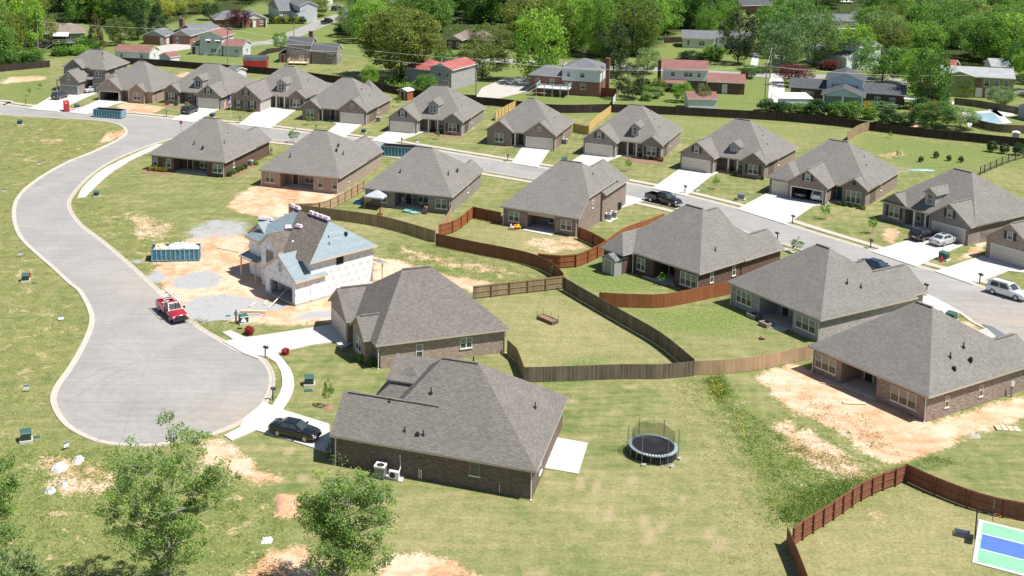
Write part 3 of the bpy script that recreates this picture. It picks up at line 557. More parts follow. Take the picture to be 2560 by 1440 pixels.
    def door(s, side, u, pos, mat='door', w=.95, h=2.1):
        k = ('d', mat, w)
        if k not in _wc: _wc[k] = (MB().box(-w/2, -.04, 0, w/2, .02, h).data('door', M[mat]), MB().box(w/2-.14, -.08, h*.47, w/2-.06, -.041, h*.47+.1).data('handle', M['metal_white']), MB().box(-w/2-.1, -.05, 0, -w/2-.002, .01, h+.1).box(w/2+.002, -.05, 0, w/2+.1, .01, h+.1).box(-w/2, -.05, h+.002, w/2, .01, h+.1).data('door_frame', M['white']))
        a, b_, c_ = _wc[k]; s.place('door', a, side, u, pos, .12, [('handle', b_), ('door_frame', c_)])
    def dormer(s, xc, y, z, w=2.0, h=1.75, depth=3.6, sl=.76, wall='siding_grey', n=2, rw=.3):
        if s.mir: xc = s.W - xc
        d = MB(); d.box(xc-w/2, y, z-.7, xc+w/2, y+depth, z+h-.02); am = h + sl*(w/2)
        d.mesh([(xc-w/2, y, z+h-.02), (xc+w/2, y, z+h-.02), (xc, y, z+am-.03), (xc-w/2, y+depth, z+h-.02), (xc+w/2, y+depth, z+h-.02), (xc, y+depth, z+am-.03)], [[0,1,2],[1,4,5,2],[0,2,5,3]])
        t = .14; e = w/2+rw; he = z+h-sl*rw; cs = [(xc-e, he), (xc, z+am), (xc+e, he), (xc+e, he-t), (xc, z+am-t), (xc-e, he-t)]; r = MB(); y0, y1 = y-.3, y+depth+1.2
        v = [(a, y0, q) for a, q in cs] + [(a, y1, q) for a, q in cs]
        r.mesh(v, [[0,1,7,6],[1,2,8,7]], 0); r.mesh(v, [[2,3,9,8],[3,4,10,9],[4,5,11,10],[5,0,6,11],[5,4,1,0],[4,3,2,1]], 1)
        o = d.obj('dormer', M[wall], s.root); r.obj('dormer_roof', [M[s.rm], M[s.tm]], o)
        f, p, sl_ = win_data(w*.62, h*.78, n, 'glass'); q = child('window', f, o, (xc, y-.002, z+.12)); child('pane', p, o, (xc, y-.002, z+.12))
    def column(s, x, y, h=HE-.2, mat='white', w=.24, base=False):
        if s.mir: x = s.W - x
        c = MB(); c.obox((x, y, .1), w, w, h-.1, 0, 0); c.obox((x, y, .1), w*1.35, w*1.35, .12); c.obox((x, y, h-.1), w*1.3, w*1.3, .1)
        if base: c.obox((x, y, .1), .5, .5, .75, 0, 1)
        c.obj('column', [M[mat], M[s.bm]], s.root)
    def spout(s, x, y, h=HE-.2):
        if s.mir: x = s.W - x
        MB().tube([(x, y, h), (x, y, .12), (x+.05, y-.22, .06)], .055, 5).obj('downspout', M['white'], s.root)
    def vent(s, x, y, z, kind=0):
        if s.mir: x = s.W - x
        s.vents.append((x, y, z, kind))
    def slabf(s, x0, x1, y0, y1, z=.1, mat='conc'):
        x0, x1 = s.mx(x0, x1); MB().box(x0, y0, 0, x1, y1, z).obj('porch_floor', M[mat], s.root)
    def done(s, ridges=True):
        s.wall.obj('wall', M[s.bm], s.root)
        if hasattr(s, '_gw'): s._gw.obj('gable_wall', M[s.gable_m], s.root)
        rf = s.roof.obj('roof', [M[s.rm], M[s.tm]], s.root)
        if ridges and s.ridges:
            for A, B in s.ridges:
                d = np.array(B) - np.array(A); L = np.hypot(d[0], d[1]); a = math.atan2(d[1], d[0]); c = (np.array(A)+np.array(B))/2
                mb = MB(); mb.obox((0, 0, -.05), L, .30, .11, 0); child('ridge_vent', mb.data('ridge_vent', M[s.rm]), rf, tuple(c), a)
        for x, y, z, k in s.vents:
            mb = MB()
            if k == 0: mb.tube([(0,0,-.4),(0,0,.42)], .06, 6); mb.lathe((0,0,-.12), [(.17,0),(.1,.16)], 8)
            else: mb.obox((0,0,-.2), .38, .38, .42, .3, 0, .7, .7)
            child('vent_pipe' if k == 0 else 'roof_vent', mb.data('vent_pipe', M['black']), rf, (x, y, z))
        for nm, mb, mt in s.extra: mb.obj(nm, M[mt], s.root)
        return s.root
def vadd(a, b): return (a[0]+b[0], a[1]+b[1])
def loc2w(O, yaw, x, y): a = R(yaw); return (O[0]+cos(a)*x-sin(a)*y, O[1]+sin(a)*x+cos(a)*y)
def fromFR(px, yaw, Wd, dy=0.0, h=HE):
    p = gp(*px, h); return loc2w(p, yaw, -Wd, -dy)
# ---- far row, fronts towards us --------------------------------------------------
def type_a(label, O, yaw, Wd, D, brick, mirror=False, gw=6.7, gy=-1.8, rw=4.5, dorm=(8.5, 1.9, 2.0), cols=(7.6, 10.0), siding='siding_grey', gd='cream', cbase=False, dn=2, ry=0.0):
    h = House(label, O, yaw, Wd, brick, mirror=mirror)
    h.hip(0, Wd, .7, D, rh=8.2, ins=6.2); h.gab(0, gw, gy, 7.0); h.gab(Wd-rw, Wd, ry, 5.5)
    h.box(OV, Wd-OV, 2.6, D-OV); h.box(Wd-rw+OV+.003, Wd-OV-.003, ry+1.0, 3.0); h.box(OV+.003, gw-OV-.003, gy+1.5, 3.0)
    h.garage('F', gw/2, gy+.3-.002, mat=gd); h.win('F', gw/2, gy+.298, 3.35, .8, 1.1, 1, True, sill=False)
    h.win('F', Wd-rw/2, ry+.298, .75, 1.75, 1.6, 2, True); h.door('F', (gw+Wd-rw)/2-.4, 2.598); h.win('F', (gw+Wd-rw)/2+1.2, 2.598, .7, .7, 1.6)
    h.slabf(gw-OV, Wd-rw+OV, .75, 2.6)
    for c in cols: h.column(c, 1.0, base=cbase)
    x, w, hh = dorm; h.dormer(x, 2.0, 3.75, w, hh, wall=siding, n=dn)
    h.win('R', D*.45, Wd-OV+.002, 1.2, .6, 1.2); h.spout(gw-.3, gy+.5); h.spout(Wd-.3, ry+.4)
    for q in range(3): h.vent(Wd-2.2-1.3*q, 6.5+1.4*q, 4.6+1.1*q)
    return h
def type_c(label, O, yaw, Wd, D, brick, mirror=False, gw=6.7, lw=4.6, ly=0.0, gd='cream', open_=False, lx=0.0, shut=False):
    h = House(label, O, yaw, Wd, brick, mirror=mirror)
    h.hip(0, Wd, .5, D, rh=8.2, ins=6.3); dc = Wd-gw/2
    h.gab(Wd-gw, Wd, 0, 7.0, door=(dc, 4.88, 2.13) if open_ else None); h.gab(lx, lx+lw, ly, 5.5)
    h.box(OV, Wd-OV, 7.2 if open_ else 2.6, D-OV)
    if open_: h.box(OV, Wd-gw+OV-.01, 2.6, 7.3)
    h.box(lx+OV+.003, lx+lw-OV-.003, ly+1, 3)
    if not open_: h.garage('F', dc, .298, mat=gd)
    h.win('F', dc, .298, 3.5, .6, .8, 1, shut, sill=False); h.win('F', lx+lw/2, ly+.298, .75, 1.7, 1.6, 2 if lw > 4 else 1)
    xd = (lx+lw+Wd-gw)/2; h.door('F', xd, 2.598); h.slabf(lx+lw-OV, Wd-gw+OV, .75, 2.6); h.column(lx+lw+.2, .9)
    if lx > 1: h.box(OV, lx+.6, 1.1, 3.0)
    h.win('R', D*.5, Wd-OV+.002, 1.2, .6, 1.2); h.spout(Wd-.3, .5)
    for q in range(2): h.vent(Wd-2.2-1.2*q, 7.5+1.2*q, 4.6+1.0*q)
    return h
h = type_c("grey roofed brick house with its double garage standing open behind the blue dumpster", fromFR((379,230), -20, 14.2), -20, 14.2, 16.4, 'brick_tan', mirror=True, gw=6.4, lw=4.4, open_=True, lx=1.6, ly=-.1); h.done()
h = type_a("grey brick house with dormer and minivan on its drive behind the flagpole", fromFR((554,242.5), -23, 16.0, -1.6), -23, 16.0, 17.0, 'brick_grey', True, dorm=(7.8, 2.1, 2.0), cols=(7.4,)); h.done()
# house with a side-entry garage wing
h = House("brown brick house with side garage wing and twin-paned dormer beside the flagpole", fromFR((764,246), -22, 15.4), -22, 15.4, 'brick_brown')
h.hip(0, 15.4, .5, 16.5, rh=8.2, ins=6.4); h.gab(-.4, 7.2, -5.2, 6.0); h.gab(10.9, 15.4, 0, 5.5); h.box(OV, 15.4-OV, 2.4, 16.05); h.box(11.4, 14.9, 1, 3); h.box(.1, 6.6, -3.5, 2.8)
for u in (1.6, 4.9): h.win('F', u, -4.902, .8, .9, 1.5, 1, True)
h.win('F', 3.4, -4.902, 3.6, .7, 1.0, 1, True, sill=False); h.garage('R', -2.0, 6.752, mat='conc_old'); h.win('F', 13.1, .298, .75, 1.75, 1.6, 2, True); h.door('F', 8.6, 2.398); h.slabf(6.8, 11.3, .7, 2.4); h.column(8.0, .9); h.column(10.0, .9); h.dormer(8.9, 1.7, 3.7, 2.2, 2.0, wall='siding_tan'); h.spout(15.0, .5); h.vent(12.6, 8, 5.2); h.vent(11.2, 9.2, 5.9); h.done()
h = type_c("brown brick house with a skylight in its grey roof right of the flagpole", fromFR((917.5,280), -21.5, 15.0), -21.5, 15.0, 16.2, 'brick_brown')
h.hip(7.5, 14.0, 9.5, 16.0, HE+.3, 7.3, 3.2, 'x'); sk = MB(); sk.obox((0, 0, 0), 1.3, 1.1, .45, 0, 0); h.extra.append(('skylight', MB().obox((10.6, 7.2, 5.9), 1.2, 1.0, .35), 'glass')); h.done()
h = type_a("grey brick house with gabled dormer next to the brown garden shed", fromFR((1157.5,306), -22.5, 15.4), -22.5, 15.4, 17.0, 'brick_grey', dorm=(8.6, 2.0, 2.0), cols=(8.0, 9.9)); h.done()
h = type_c("brown brick house with cream garage door between two yellow timber fences", fromFR((1391,341), -24, 13.9), -24, 13.9, 15.0, 'brick_brown', gw=6.6, lw=5.6); h.done()
h = type_a("grey brick house with narrow dormer right of the yellow timber fence", fromFR((1657.5,365), -28, 14.6), -28, 14.6, 17.0, 'brick_grey', dorm=(9.0, 1.35, 1.9), rw=4.2, gy=-1.9, cols=(8.0, 9.6), dn=1); h.done()
h = type_a("grey roofed brick house with wide shallow dormer and stone based porch posts", fromFR((1915,411), -39, 15.0), -39, 15.0, 16.6, 'brick_brown', dorm=(8.7, 1.6, 1.2), gy=-1.6, cols=(8.2, 9.8), cbase=True); h.done()
# triple garage house
O = fromFR((2170,477.5), -41, 15.4)
h = House("brown brick house with teal front door and two cars inside its open garage", O, -41, 15.4, 'brick_brown')
h.hip(0, 15.4, .5, 17.0, rh=8.2, ins=6.2); h.gab(3.6, 10.2, -2.6, 7.0, door=(6.9, 4.88, 2.13)); h.gab(11.0, 15.4, 0, 5.5); h.hip(.1, 5.0, -1.6, 7.5, HE, 5.0, 2.4, 'y', False)
h.box(OV, 3.9, -1.15, 16.5); h.box(3.9, 9.7, 4.1, 16.5); h.box(9.7, 15.4-OV, 2.6, 16.55); h.box(11.46, 14.9, 1, 3); h.garage('F', 2.2, -1.152, 2.4); h.win('F', 6.9, -2.302, 3.4, .8, 1.1, 1, True, sill=False)
h.win('F', 13.2, .298, .5, 2.3, 1.9, 3); h.extra.append(('gable_vent', MB().lathe((13.2, .27, 3.6), [(.28, -.03), (.28, .03)], 10, 'y'), 'shutter')); h.door('F', 10.4, 2.598, 'teal_door'); h.slabf(9.7, 11.4, .5, 2.6); h.win('R', 8.0, 14.952, 1.2, .6, 1.2); h.spout(9.9, -2.3); h.spout(15.0, .5)
for q in range(3): h.vent(12.8-1.0*q, 7.0+1.9*q, 5.0+.8*q)
h.done(); N10 = (O, -41)
h = type_a("grey brick house with dormer behind the black car and silver sedan", fromFR((2425,569), -60.5, 15.2, -.6), -60.5, 15.2, 16.8, 'brick_grey', True, gy=-.4, gw=6.9, dorm=(8.0, 1.6, 2.0), cols=(7.8, 9.6), ry=.7, dn=1); h.done()
h = type_a("brown brick house cut by the photo's right edge with cream garage door", loc2w(gp(2456,591,HE), -63, 0, 1.8), -63, 15.2, 16.8, 'brick_tan', gw=7.4); h.done()
# two-storey house
O = loc2w(gp(269,172,5.75), -20, -12.6, 0)
h = House("two storey grey and brown brick house at the far left end of the street", O, -20, 12.6, 'brick_grey')
h.hip(0, 12.6, 0, 10.5, 5.75, 9.3, 4.6); h.gab(1.4, 6.4, -1.0, 6, 5.75, .8, z0=2.5, gm=None); h.gab(2.4, 8.2, -5.5, 4.0, 3.3, .85); h.box(OV, 12.15, .45, 10.05, 0, 5.6); h.box(.5, 6.0, -.5, 1.0, 0, 3.0)
h.hip(8.6, 12.9, -1.4, 4, 5.75, 7.3, 2.2, 'y', False); h.box(9.05, 12.45, -.95, 1.0, 0, 5.6); h.shed([(-.6, -1.9, 2.75), (2.6, -1.9, 2.75), (2.6, 0, 3.3), (-.6, 0, 3.3)]); h.shed([(7.6, -2.4, 3.5), (9.6, -2.4, 3.5), (9.6, .5, 4.4), (7.6, .5, 4.4)])
h.garage('F', 5.3, -5.202, 4.6, mat='metal_grey'); h.win('F', 5.3, -5.202, 3.6, .7, 1.3, 1); h.win('F', .8, .448, 3.6, .8, 1.4, 1); h.win('F', 3.2, -.702, 3.9, 1.5, 1.3, 2, glass='glass'); h.win('F', 10.7, -.952, 3.7, 1.5, 1.4, 2, glass='glass'); h.win('F', 1.3, -.502, .8, .8, 1.5); h.garage('F', 10.7, -.952, 2.6, mat='metal_grey'); h.win('R', 4, 12.152, 3.6, .8, 1.3); h.win('R', 7.5, 12.152, 3.6, .8, 1.3); h.column(-.2, -1.7, 2.6); h.vent(9, 4, 8.7); h.done()
# ---- middle and near rows, backs towards us ---------------------------------------
def rear(label, O, yaw, Wd, D, brick, rec, wins, rh=8.2, ins=6.2, insl=None, gables=(), side=(), vents=(), inside=True, back_y=None, trim='white', roof='shingle', head=False, ridge=True, rpat=True):
    h = House(label, O, yaw, Wd, brick, roof); h.hip(0, Wd, 0, D, rh=rh, ins=ins, insl=insl)
    r0, r1 = rec[0]*Wd, rec[1]*Wd
    h.box(OV, r0, OV, 4.0); h.box(r1, Wd-OV, OV, 4.0); h.box(OV+.002, Wd-OV-.002, 3.4, D-OV); h.slabf(r0, r1, OV+.02, 3.4)
    for u0, u1, n in wins: w = max(.85, (u1-u0)*Wd); h.win('F', (u0+u1)/2*Wd, OV-.002, .75, w, 1.55, n, trim=trim)
    if inside: h.win('F', r0+(r1-r0)*.68, 3.398, .5, 1.7, 1.7, 2, trim=trim); h.door('F', r0+(r1-r0)*.25, 3.398, 'door')
    if head: h.extra.append(('porch_beam', MB().box(r0+.002, OV+.01, HE-.65, r1-.002, OV+.22, HE-.21), 'fascia'))
    for g in gables: h.gab(*g)
    for y, z, w, hh in side: h.win('R', y, Wd-OV+.002, z, w, hh, 1, trim=trim)
    for v in vents: h.vent(*v)
    h.spout(Wd-.5, OV-.12); h.spout(.5, OV-.12)
    return h
h = rear("grey roofed brick house at the street corner with yellow flowering shrubs at its back", (-32.6,206.7), -22.3, 15.1, 18.0, 'brick_dark', (.32,.745), [(.045,.105,1),(.22,.285,1),(.826,.946,2)], ins=6.2, gables=[(3.2,8.0,19.0,12.0),(9.0,15.1,18.6,12)], vents=[(7.5,3,5.0),(9.6,2.2,4.5,1),(12.6,4.5,5.1),(11.6,8,5.7)], side=[(4,1,.6,1.3)]); h.done()
h = rear("grey roofed brick house with bare orange dirt behind its back porch", (-12.8,196), -22.4, 14.7, 19.3, 'brick_tan', (.265,.67), [(.08,.195,2),(.725,.79,1),(.90,.96,1)], gables=[(8.0,14.7,20.6,12)], vents=[(4.5,3.2,5.0),(11.6,6.2,5.9,1),(11.2,8.0,6.3,1),(12.4,7.2,5.2)], side=[(5,1,.6,1.2)], trim='cream'); h.done()
h = rear("grey roofed brick house with people on its back porch beside the pop-up canopy", (4.2,184.6), -22.4, 14.8, 17.0, 'brick_grey', (.36,.73), [(.035,.10,1),(.21,.275,1),(.81,.935,2)], ins=6.0, gables=[(3.6,8.6,19.0,11),(10.4,14.8,18.0,11)], vents=[(5.2,3.4,5.2),(12.6,5.0,5.2),(13.0,8.6,4.9,1)], side=[(10,1,.6,1.2)]); h.done()
# F: tall roof with a sloping side wall
h = House("tall grey roofed brick house with jumbled toys beside its back patio", (24.4,174.1), -32, 12.3, 'brick_brown')
h.hip(0, 8.9, 0, 19.5, rh=8.6, ins=.02, insl=5.6, ridge=False); xr, zr, k0 = 12.4, 5.1, (8.6-HE)/9.75; yk = (zr-HE)/k0
rq = [(8.88,9.75,8.6),(xr,yk,zr),(xr,19.5-yk,zr)]; h.roof.mesh([(8.88,0,HE),(xr,0,HE),rq[1],rq[0],(8.88,19.5,HE),(xr,19.5,HE),rq[2]], [[0,1,2,3],[3,2,6],[4,3,6,5]], 0)
h.roof.mesh([(8.88,0,HE-.2),(xr,0,HE-.2),(xr,0,HE),(8.88,0,HE),(xr,yk,zr),(xr,yk,zr-.2),(xr,19.5-yk,zr),(xr,19.5-yk,zr-.2)], [[0,1,2,3],[1,5,4,2],[5,7,6,4]], 1)
h.ridges.append(((5.6,9.75,8.6),(8.9,9.75,8.6))); h.gab(4.3, 12.85, 20.6, 9.6, 4.2, .62, z0=0.0)
sw = [(.46,0),(19.0,0),(19.0,HE-.2),(19.3-yk,zr-.22),(yk+.1,zr-.22),(.46,HE-.1)]; h.wall.mesh([(x,y_,z_) for x in (11.85,12.1) for y_,z_ in sw], [list(range(6))[::-1], list(range(6,12))]+[[i,(i+1)%6,6+(i+1)%6,6+i] for i in range(6)])
h.box(.45, 4.3, .45, 4); h.box(8.5, 11.86, .454, 4); h.box(.452, 11.848, 3.4, 19.05); h.slabf(4.3, 8.5, .47, 3.4)
h.extra.append(('porch_beam', MB().box(4.302, .46, HE-.7, 8.498, .7, HE-.21), 'fascia'))
for u0, u1 in ((.11,.24),(.77,.905)): h.win('F', (u0+u1)/2*12.3, .448, .75, 1.7, 1.55, 2)
h.win('F', 7.3, 3.398, .5, 1.7, 1.7, 2); h.win('R', 6.2, 12.102, 2.9, .5, 1.2); h.spout(.5, .33); h.spout(11.85, .33); h.vent(10.6, 10.0, 6.8); h.vent(11.2, 13.0, 5.2); h.done()
# E
h = House("dark red brick house with a small storage shed at its back corner", (38.8,152.6), -54, 10.7, 'brick_dark')
h.hip(-3.9, 10.7, -.01, 16.2, rh=8.4, ins=6.0); h.hip(-3.9, .15, -1.9, 8, HE, 5.0, 2.1, 'y', False); h.gab(-4.2, 2.6, 19.0, 8.0, HE, .78); h.gab(5.4, 10.8, 17.6, 9, HE, .74)
h.box(-3.45, -.3, -1.45, 4); h.box(-.3, 3.2, .45, 4); h.box(6.6, 10.25, .45, 4); h.box(-3.448, 10.248, 3.4, 15.7); h.slabf(3.2, 6.6, .47, 3.4); h.win('F', 1.2, .448, .6, 1.4, 1.7, 2); h.win('F', 8.7, .448, .6, 2.5, 1.7, 3); h.win('F', 5.6, 3.398, .5, 1.2, 1.8, 1); h.door('F', 3.9, 3.398, 'door'); h.win('F', -2.2, -1.452, 1.2, .6, 1.0)
h.win('R', 3.0, 10.252, 1.0, .7, 1.5); h.win('R', 7.5, 10.252, 1.0, .7, 1.5); h.win('R', 9.7, 10.252, 1.0, .9, 1.5); h.vent(9.0, 5.2, 4.5); h.spout(10.2, .33); h.spout(.3, -.1); h.done()
h = rear("pale brick house with square fire pit planters on its patio", (47.5,141.2), -63.2, 14.2, 16.0, 'brick_pale', (.35,.70), [(.09,.26,3),(.73,.93,3)], ins=6.2, gables=[(3.2,7.6,17.4,9),(7.0,13.4,18.8,9)], vents=[(11.6,7.0,5.3),(12.2,8.6,4.7)]); h.done()
h = rear("new grey roofed brick house on raw orange dirt with no lawn", (49.7,121.4), -61.9, 14.2, 17.0, 'brick_brown', (.28,.575), [(.05,.235,3),(.69,.89,3)], ins=6.2, gables=[(.6,5.0,17.6,9),(8.6,14.2,17.4,8)], side=[(3.4,.9,.6,1.2),(8.6,.9,.6,1.2)], vents=[(12.0,6.0,4.9),(12.9,5.4,4.1,1),(11.6,8.6,5.3),(12.7,8.2,4.4,1)], trim='lumber'); h.done()
# A: nearest house, long side towards us
O = (-.5, 101.1); ya = -20.6
h = House("nearest grey roofed brick house with wall unit and black sedan on its drive", O, ya, 18.5, 'brick_deep', 'shingle2')
h.hip(3.2, 18.5, 0, 15.4, rh=8.2, ins=7.0, insl=5.0); h.gab(0, 9.6, .012, 7.4, HE, .693, 'x'); h.gab(2.5, 10.0, 11.0, 16.2, HE, .74, 'x', fo=.3)
h.hip(1.2, 8, 6.5, 12.5, HE+.02, 6.0, 3.1, 'x', False); h.box(3.4, 18.05, .452, 14.95); h.box(3.0, 8.0, 11.5, 14.94); h.box(3.6, 8, 6, 12)
dm = MB(); dm.box(3.0, 8.4, 3.0, 6.2, 10.9, 5.15); h.extra.append(('dormer', dm, 'siding_tan')); h.shed([(2.6, 8.2, 5.1), (7.5, 8.2, 5.1), (7.5, 11.6, 6.35), (2.6, 11.6, 6.35)])
h.win('F', 13.1, .448, 1.25, .95, 1.15, 1, glass='glass', trim='metal_grey'); h.win('R', 4.0, 18.052, .7, 1.2, 1.5, 1); h.garage('L', 3.7, .298); h.spout(.5, .3); h.spout(18.0, .33)
for v in ((4.5,3.4,5.15),(8.0,4.6,6.2),(6.6,1.3,3.75),(7.8,1.2,3.7,1),(8.3,1.25,3.75),(16.6,8.6,4.5),(11.0,8.0,8.2)): h.vent(*v)
h.extra.append(('wall_pipes', MB().tube([(8.2,.4,.1),(8.2,.4,1.0)], .05).tube([(8.4,.4,.1),(8.4,.4,.95)], .05).tube([(15.3,.4,.1),(15.3,.4,.9)], .03), 'metal_white')); h.done(); AO = O
# B
h = House("brick house with red azalea by its curved path and white garage side", (4.4,121.4), 17.3, 15.4, 'brick_tan', 'shingle2')
h.hip(-.1, 15.4, 0, 14.2, rh=8.3, ins=6.6, insl=5.6); h.gab(-1.0, 8.0, 7.4, 14.4, HE, .76, 'x'); h.gab(-.9, 5.5, 1.7, 6.6, HE, .74, 'x')
h.box(.6, 14.95, .45, 13.7); h.garage('L', 10.9, -.702); h.win('L', 4.1, -.602, .7, 1.7, 1.6, 2); h.door('L', 7.1, .598); h.win('F', 5.0, .448, .6, .8, 1.6, 1); h.win('F', 10.4, .448, 1.1, 1.4, 1.2, 2); h.spout(.3, .33); h.spout(15.0, .33); h.vent(9.4, 2.8, 4.5); h.vent(12.4, 3.6, 5.0); h.done()
# ---- house under construction --------------------------------------------------------
m, n, l, b = newmat('house_wrap'); M['wrap'] = m; b.inputs["Roughness"].default_value = 0.5
tc = n.new("ShaderNodeTexCoord"); sp = n.new("ShaderNodeSeparateXYZ"); l.new(tc.outputs["UV"], sp.inputs[0])
vv = mathn(n, l, 'DIVIDE', sp.outputs[1], 0.92); row = mathn(n, l, 'FLOOR', vv); fv = mathn(n, l, 'FRACT', vv)
uu = mathn(n, l, 'ADD', mathn(n, l, 'DIVIDE', sp.outputs[0], 1.22), mathn(n, l, 'MULTIPLY', row, 0.37)); fu = mathn(n, l, 'FRACT', uu)
du = mathn(n, l, 'ABSOLUTE', mathn(n, l, 'SUBTRACT', fu, 0.5)); dv = mathn(n, l, 'ABSOLUTE', mathn(n, l, 'SUBTRACT', fv, 0.5))
mk = mathn(n, l, 'MULTIPLY', mathn(n, l, 'LESS_THAN', du, 0.17), mathn(n, l, 'LESS_THAN', dv, 0.2))
inn = mathn(n, l, 'MULTIPLY', mathn(n, l, 'LESS_THAN', du, 0.125), mathn(n, l, 'LESS_THAN', dv, 0.145)); bar = mathn(n, l, 'LESS_THAN', dv, 0.035)
ring = mathn(n, l, 'MAXIMUM', mathn(n, l, 'SUBTRACT', mk, inn), mathn(n, l, 'MULTIPLY', inn, bar))
nz = noise(n, l, tc.outputs["UV"], 0.8, 3); rr = ramp(n, [(0.3, (0.76, 0.75, 0.78)), (0.7, (0.83, 0.82, 0.84))]); l.new(nz, rr.inputs[0])
l.new(mixc(n, l, mathn(n, l, 'MULTIPLY', ring, 0.55), rr.outputs[0], (0.22, 0.21, 0.27)), b.inputs["Base Color"])
m, n, l, b = newmat('roof_underlay'); M['underlay'] = m; b.inputs["Roughness"].default_value = 0.6
tc = n.new("ShaderNodeTexCoord"); mp = n.new("ShaderNodeMapping"); mp.inputs["Scale"].default_value = (0.35, 1.1, 1); l.new(tc.outputs["UV"], mp.inputs[0])
rr = ramp(n, [(0.3, (0.16, 0.215, 0.245)), (0.55, (0.22, 0.275, 0.305)), (0.75, (0.28, 0.33, 0.355))]); l.new(noise(n, l, mp.outputs[0], 2.0, 5, 0.75), rr.inputs[0])
sp = n.new("ShaderNodeSeparateXYZ"); l.new(tc.outputs["UV"], sp.inputs[0]); lap = mathn(n, l, 'LESS_THAN', mathn(n, l, 'FRACT', mathn(n, l, 'DIVIDE', sp.outputs[1], 1.0)), 0.035)
l.new(mixc(n, l, mathn(n, l, 'MULTIPLY', lap, 0.5), rr.outputs[0], (0.10, 0.14, 0.16)), b.inputs["Base Color"])
M['shingle3'] = bricky('new_brown_shingles', (0.20, 0.17, 0.145), (0.115, 0.098, 0.085), (0.09, 0.08, 0.07), 0.33, 0.145, 0.012, 0.2, 0.95, 0.0, 0.92)
CO = gp(*(600+880/6.26, 560+1290/6.26)); CY = -51
h = House("two storey house under construction in white wrap with half-shingled blue roof", CO, CY, 0.0, 'wrap', 'underlay', trim='lumber', name='unfinished_house')
# main hip, front face already shingled: separate mesh
x0, x1, y0, y1, he, A, B = -13.4, .55, 1.75, 12.6, 5.25, (-9.4, 7.2, 8.7), (-2.6, 7.2, 8.7)
v = [(x0,y0,he-.2),(x1,y0,he-.2),(x1,y1,he-.2),(x0,y1,he-.2),(x0,y0,he),(x1,y0,he),(x1,y1,he),(x0,y1,he),A,B]
h.roof.mesh(v, [[5,6,9],[6,7,8,9],[7,4,8]], 0); h.roof.poly([v[4], (-5.4,y0,he), (-8.9,7.2,8.7), A], 0); h.roof.mesh(v, [[0,1,5,4],[1,2,6,5],[2,3,7,6],[3,0,4,7],[3,2,1,0]], 1)
sh = MB(); sh.poly([(-5.4,y0,he), v[5], v[9], (-8.9,7.2,8.7)]); h.extra.append(('shingled_slope', sh, 'shingle3'))
h.gab(-6.65, .4, -.4, 4.6, 3.2, .72, wall=True, door=(-2.9, 4.6, 2.15), ridge=False)
g = MB(); am, rh = -7.2, 7.15; c = [(-9.5, 5.25), (am, rh), (-4.9, 5.25)]
g.mesh([(a, q, z) for q in (1.0, 6.0) for a, z in c], [[0,1,4,3],[1,2,5,4]]); h.extra.append(('shingled_gable', g, 'shingle3'))
h.gab(-9.5, -4.9, 1.03, 5.6, 5.23, .82, ridge=False); h.gab(-14.4, -9.6, 2.9, 7.0, 5.25, .78, ridge=False)
h.box(-13.0, 0, 2.25, 12.2, 0, 5.1); h.box(-9.0, -5.4, 1.35, 2.5, 0, 5.0); h.box(-13.95, -10.1, 3.2, 6, 0, 5.0)
h.shed([(-13.6, .9, 2.75), (-9.6, .9, 2.75), (-9.6, 3.2, 3.25), (-13.6, 3.2, 3.25)])
for x in (-13.2, -10.0): h.extra.append(('porch_post', MB().box(x-.08, 1.0, 0, x+.08, 1.16, 2.6), 'lumber'))
h.extra.append(('back_post', MB().box(.9, 12.9, 0, 1.04, 13.04, 3.0), 'lumber')); h.shed([(-.5, 12.4, 3.3), (1.3, 12.4, 3.3), (1.3, 13.6, 3.0), (-.5, 13.6, 3.0)])
h.win('F', -7.2, 1.318, 3.3, 1.5, 1.6, 2, glass='glass', trim='siding_tan'); h.win('F', -12.1, 3.188, 3.3, 1.5, 1.6, 2, glass='glass', trim='black'); h.win('F', -3.1, -.112, 3.5, .7, 1.3, 1, glass='siding_tan', trim='white', sill=False); h.win('F', -11.0, 3.188, .6, .7, 1.6, 1, glass='glass', trim='lumber'); h.door('F', -12.6, 3.188, 'dark'); h.win('R', 6.8, .002, 3.9, 1.1, 1.05, 1, glass='dark', trim='dark', sill=False); h.win('F', -6.0, 1.348, .3, .7, 2.0, 1, glass='dark', trim='lumber', sill=False)
h.extra.append(('foundation', MB().box(-13.05, 2.2, 0, .03, 12.25, .28).box(-6.25, -.13, 0, .03, 2.3, .28), 'conc_old'))
st = MB()
for k in range(9): st.box(-5.85+.16*k, -.6, 0, -5.80+.16*k, -.52, 1.2+.18*math.sin(k*2.1))
h.vent(-1.2, 6.0, 7.0); h.vent(-.6, 5.6, 6.4); h.vent(-1.0, 8.6, 7.2, 1); h.done(False)
def cw(x, y): return loc2w(CO, CY, x, y)
M['wrapper'] = plain('pink_white_wrapper', (0.78, 0.62, 0.69), 0.5, var=0.22, scale=3.5); M['purple'] = plain('purple_wrapper', (0.12, 0.09, 0.20), 0.6, var=0.3, scale=3)
def bundles(label, x, y, z, k, rz=0.0, name='shingle_bundles'):
    t = thing(name, label, 'shingle bundles', (*cw(x, y), z), R(CY)+rz)
    for i in range(k):
        mb = MB(); mb.obox((-.5*k+i*1.0+.5, 0, 0), .92, .5, .24, random.uniform(-.06, .06), 0, 1.0, .95); mb.obox((-.5*k+i*1.0+.5, 0, .24), .98, .56, .34, random.uniform(-.12, .12), 1, .8, .55)
        mb.obj('bundle', [M['purple'], M['wrapper']], t)
    return t
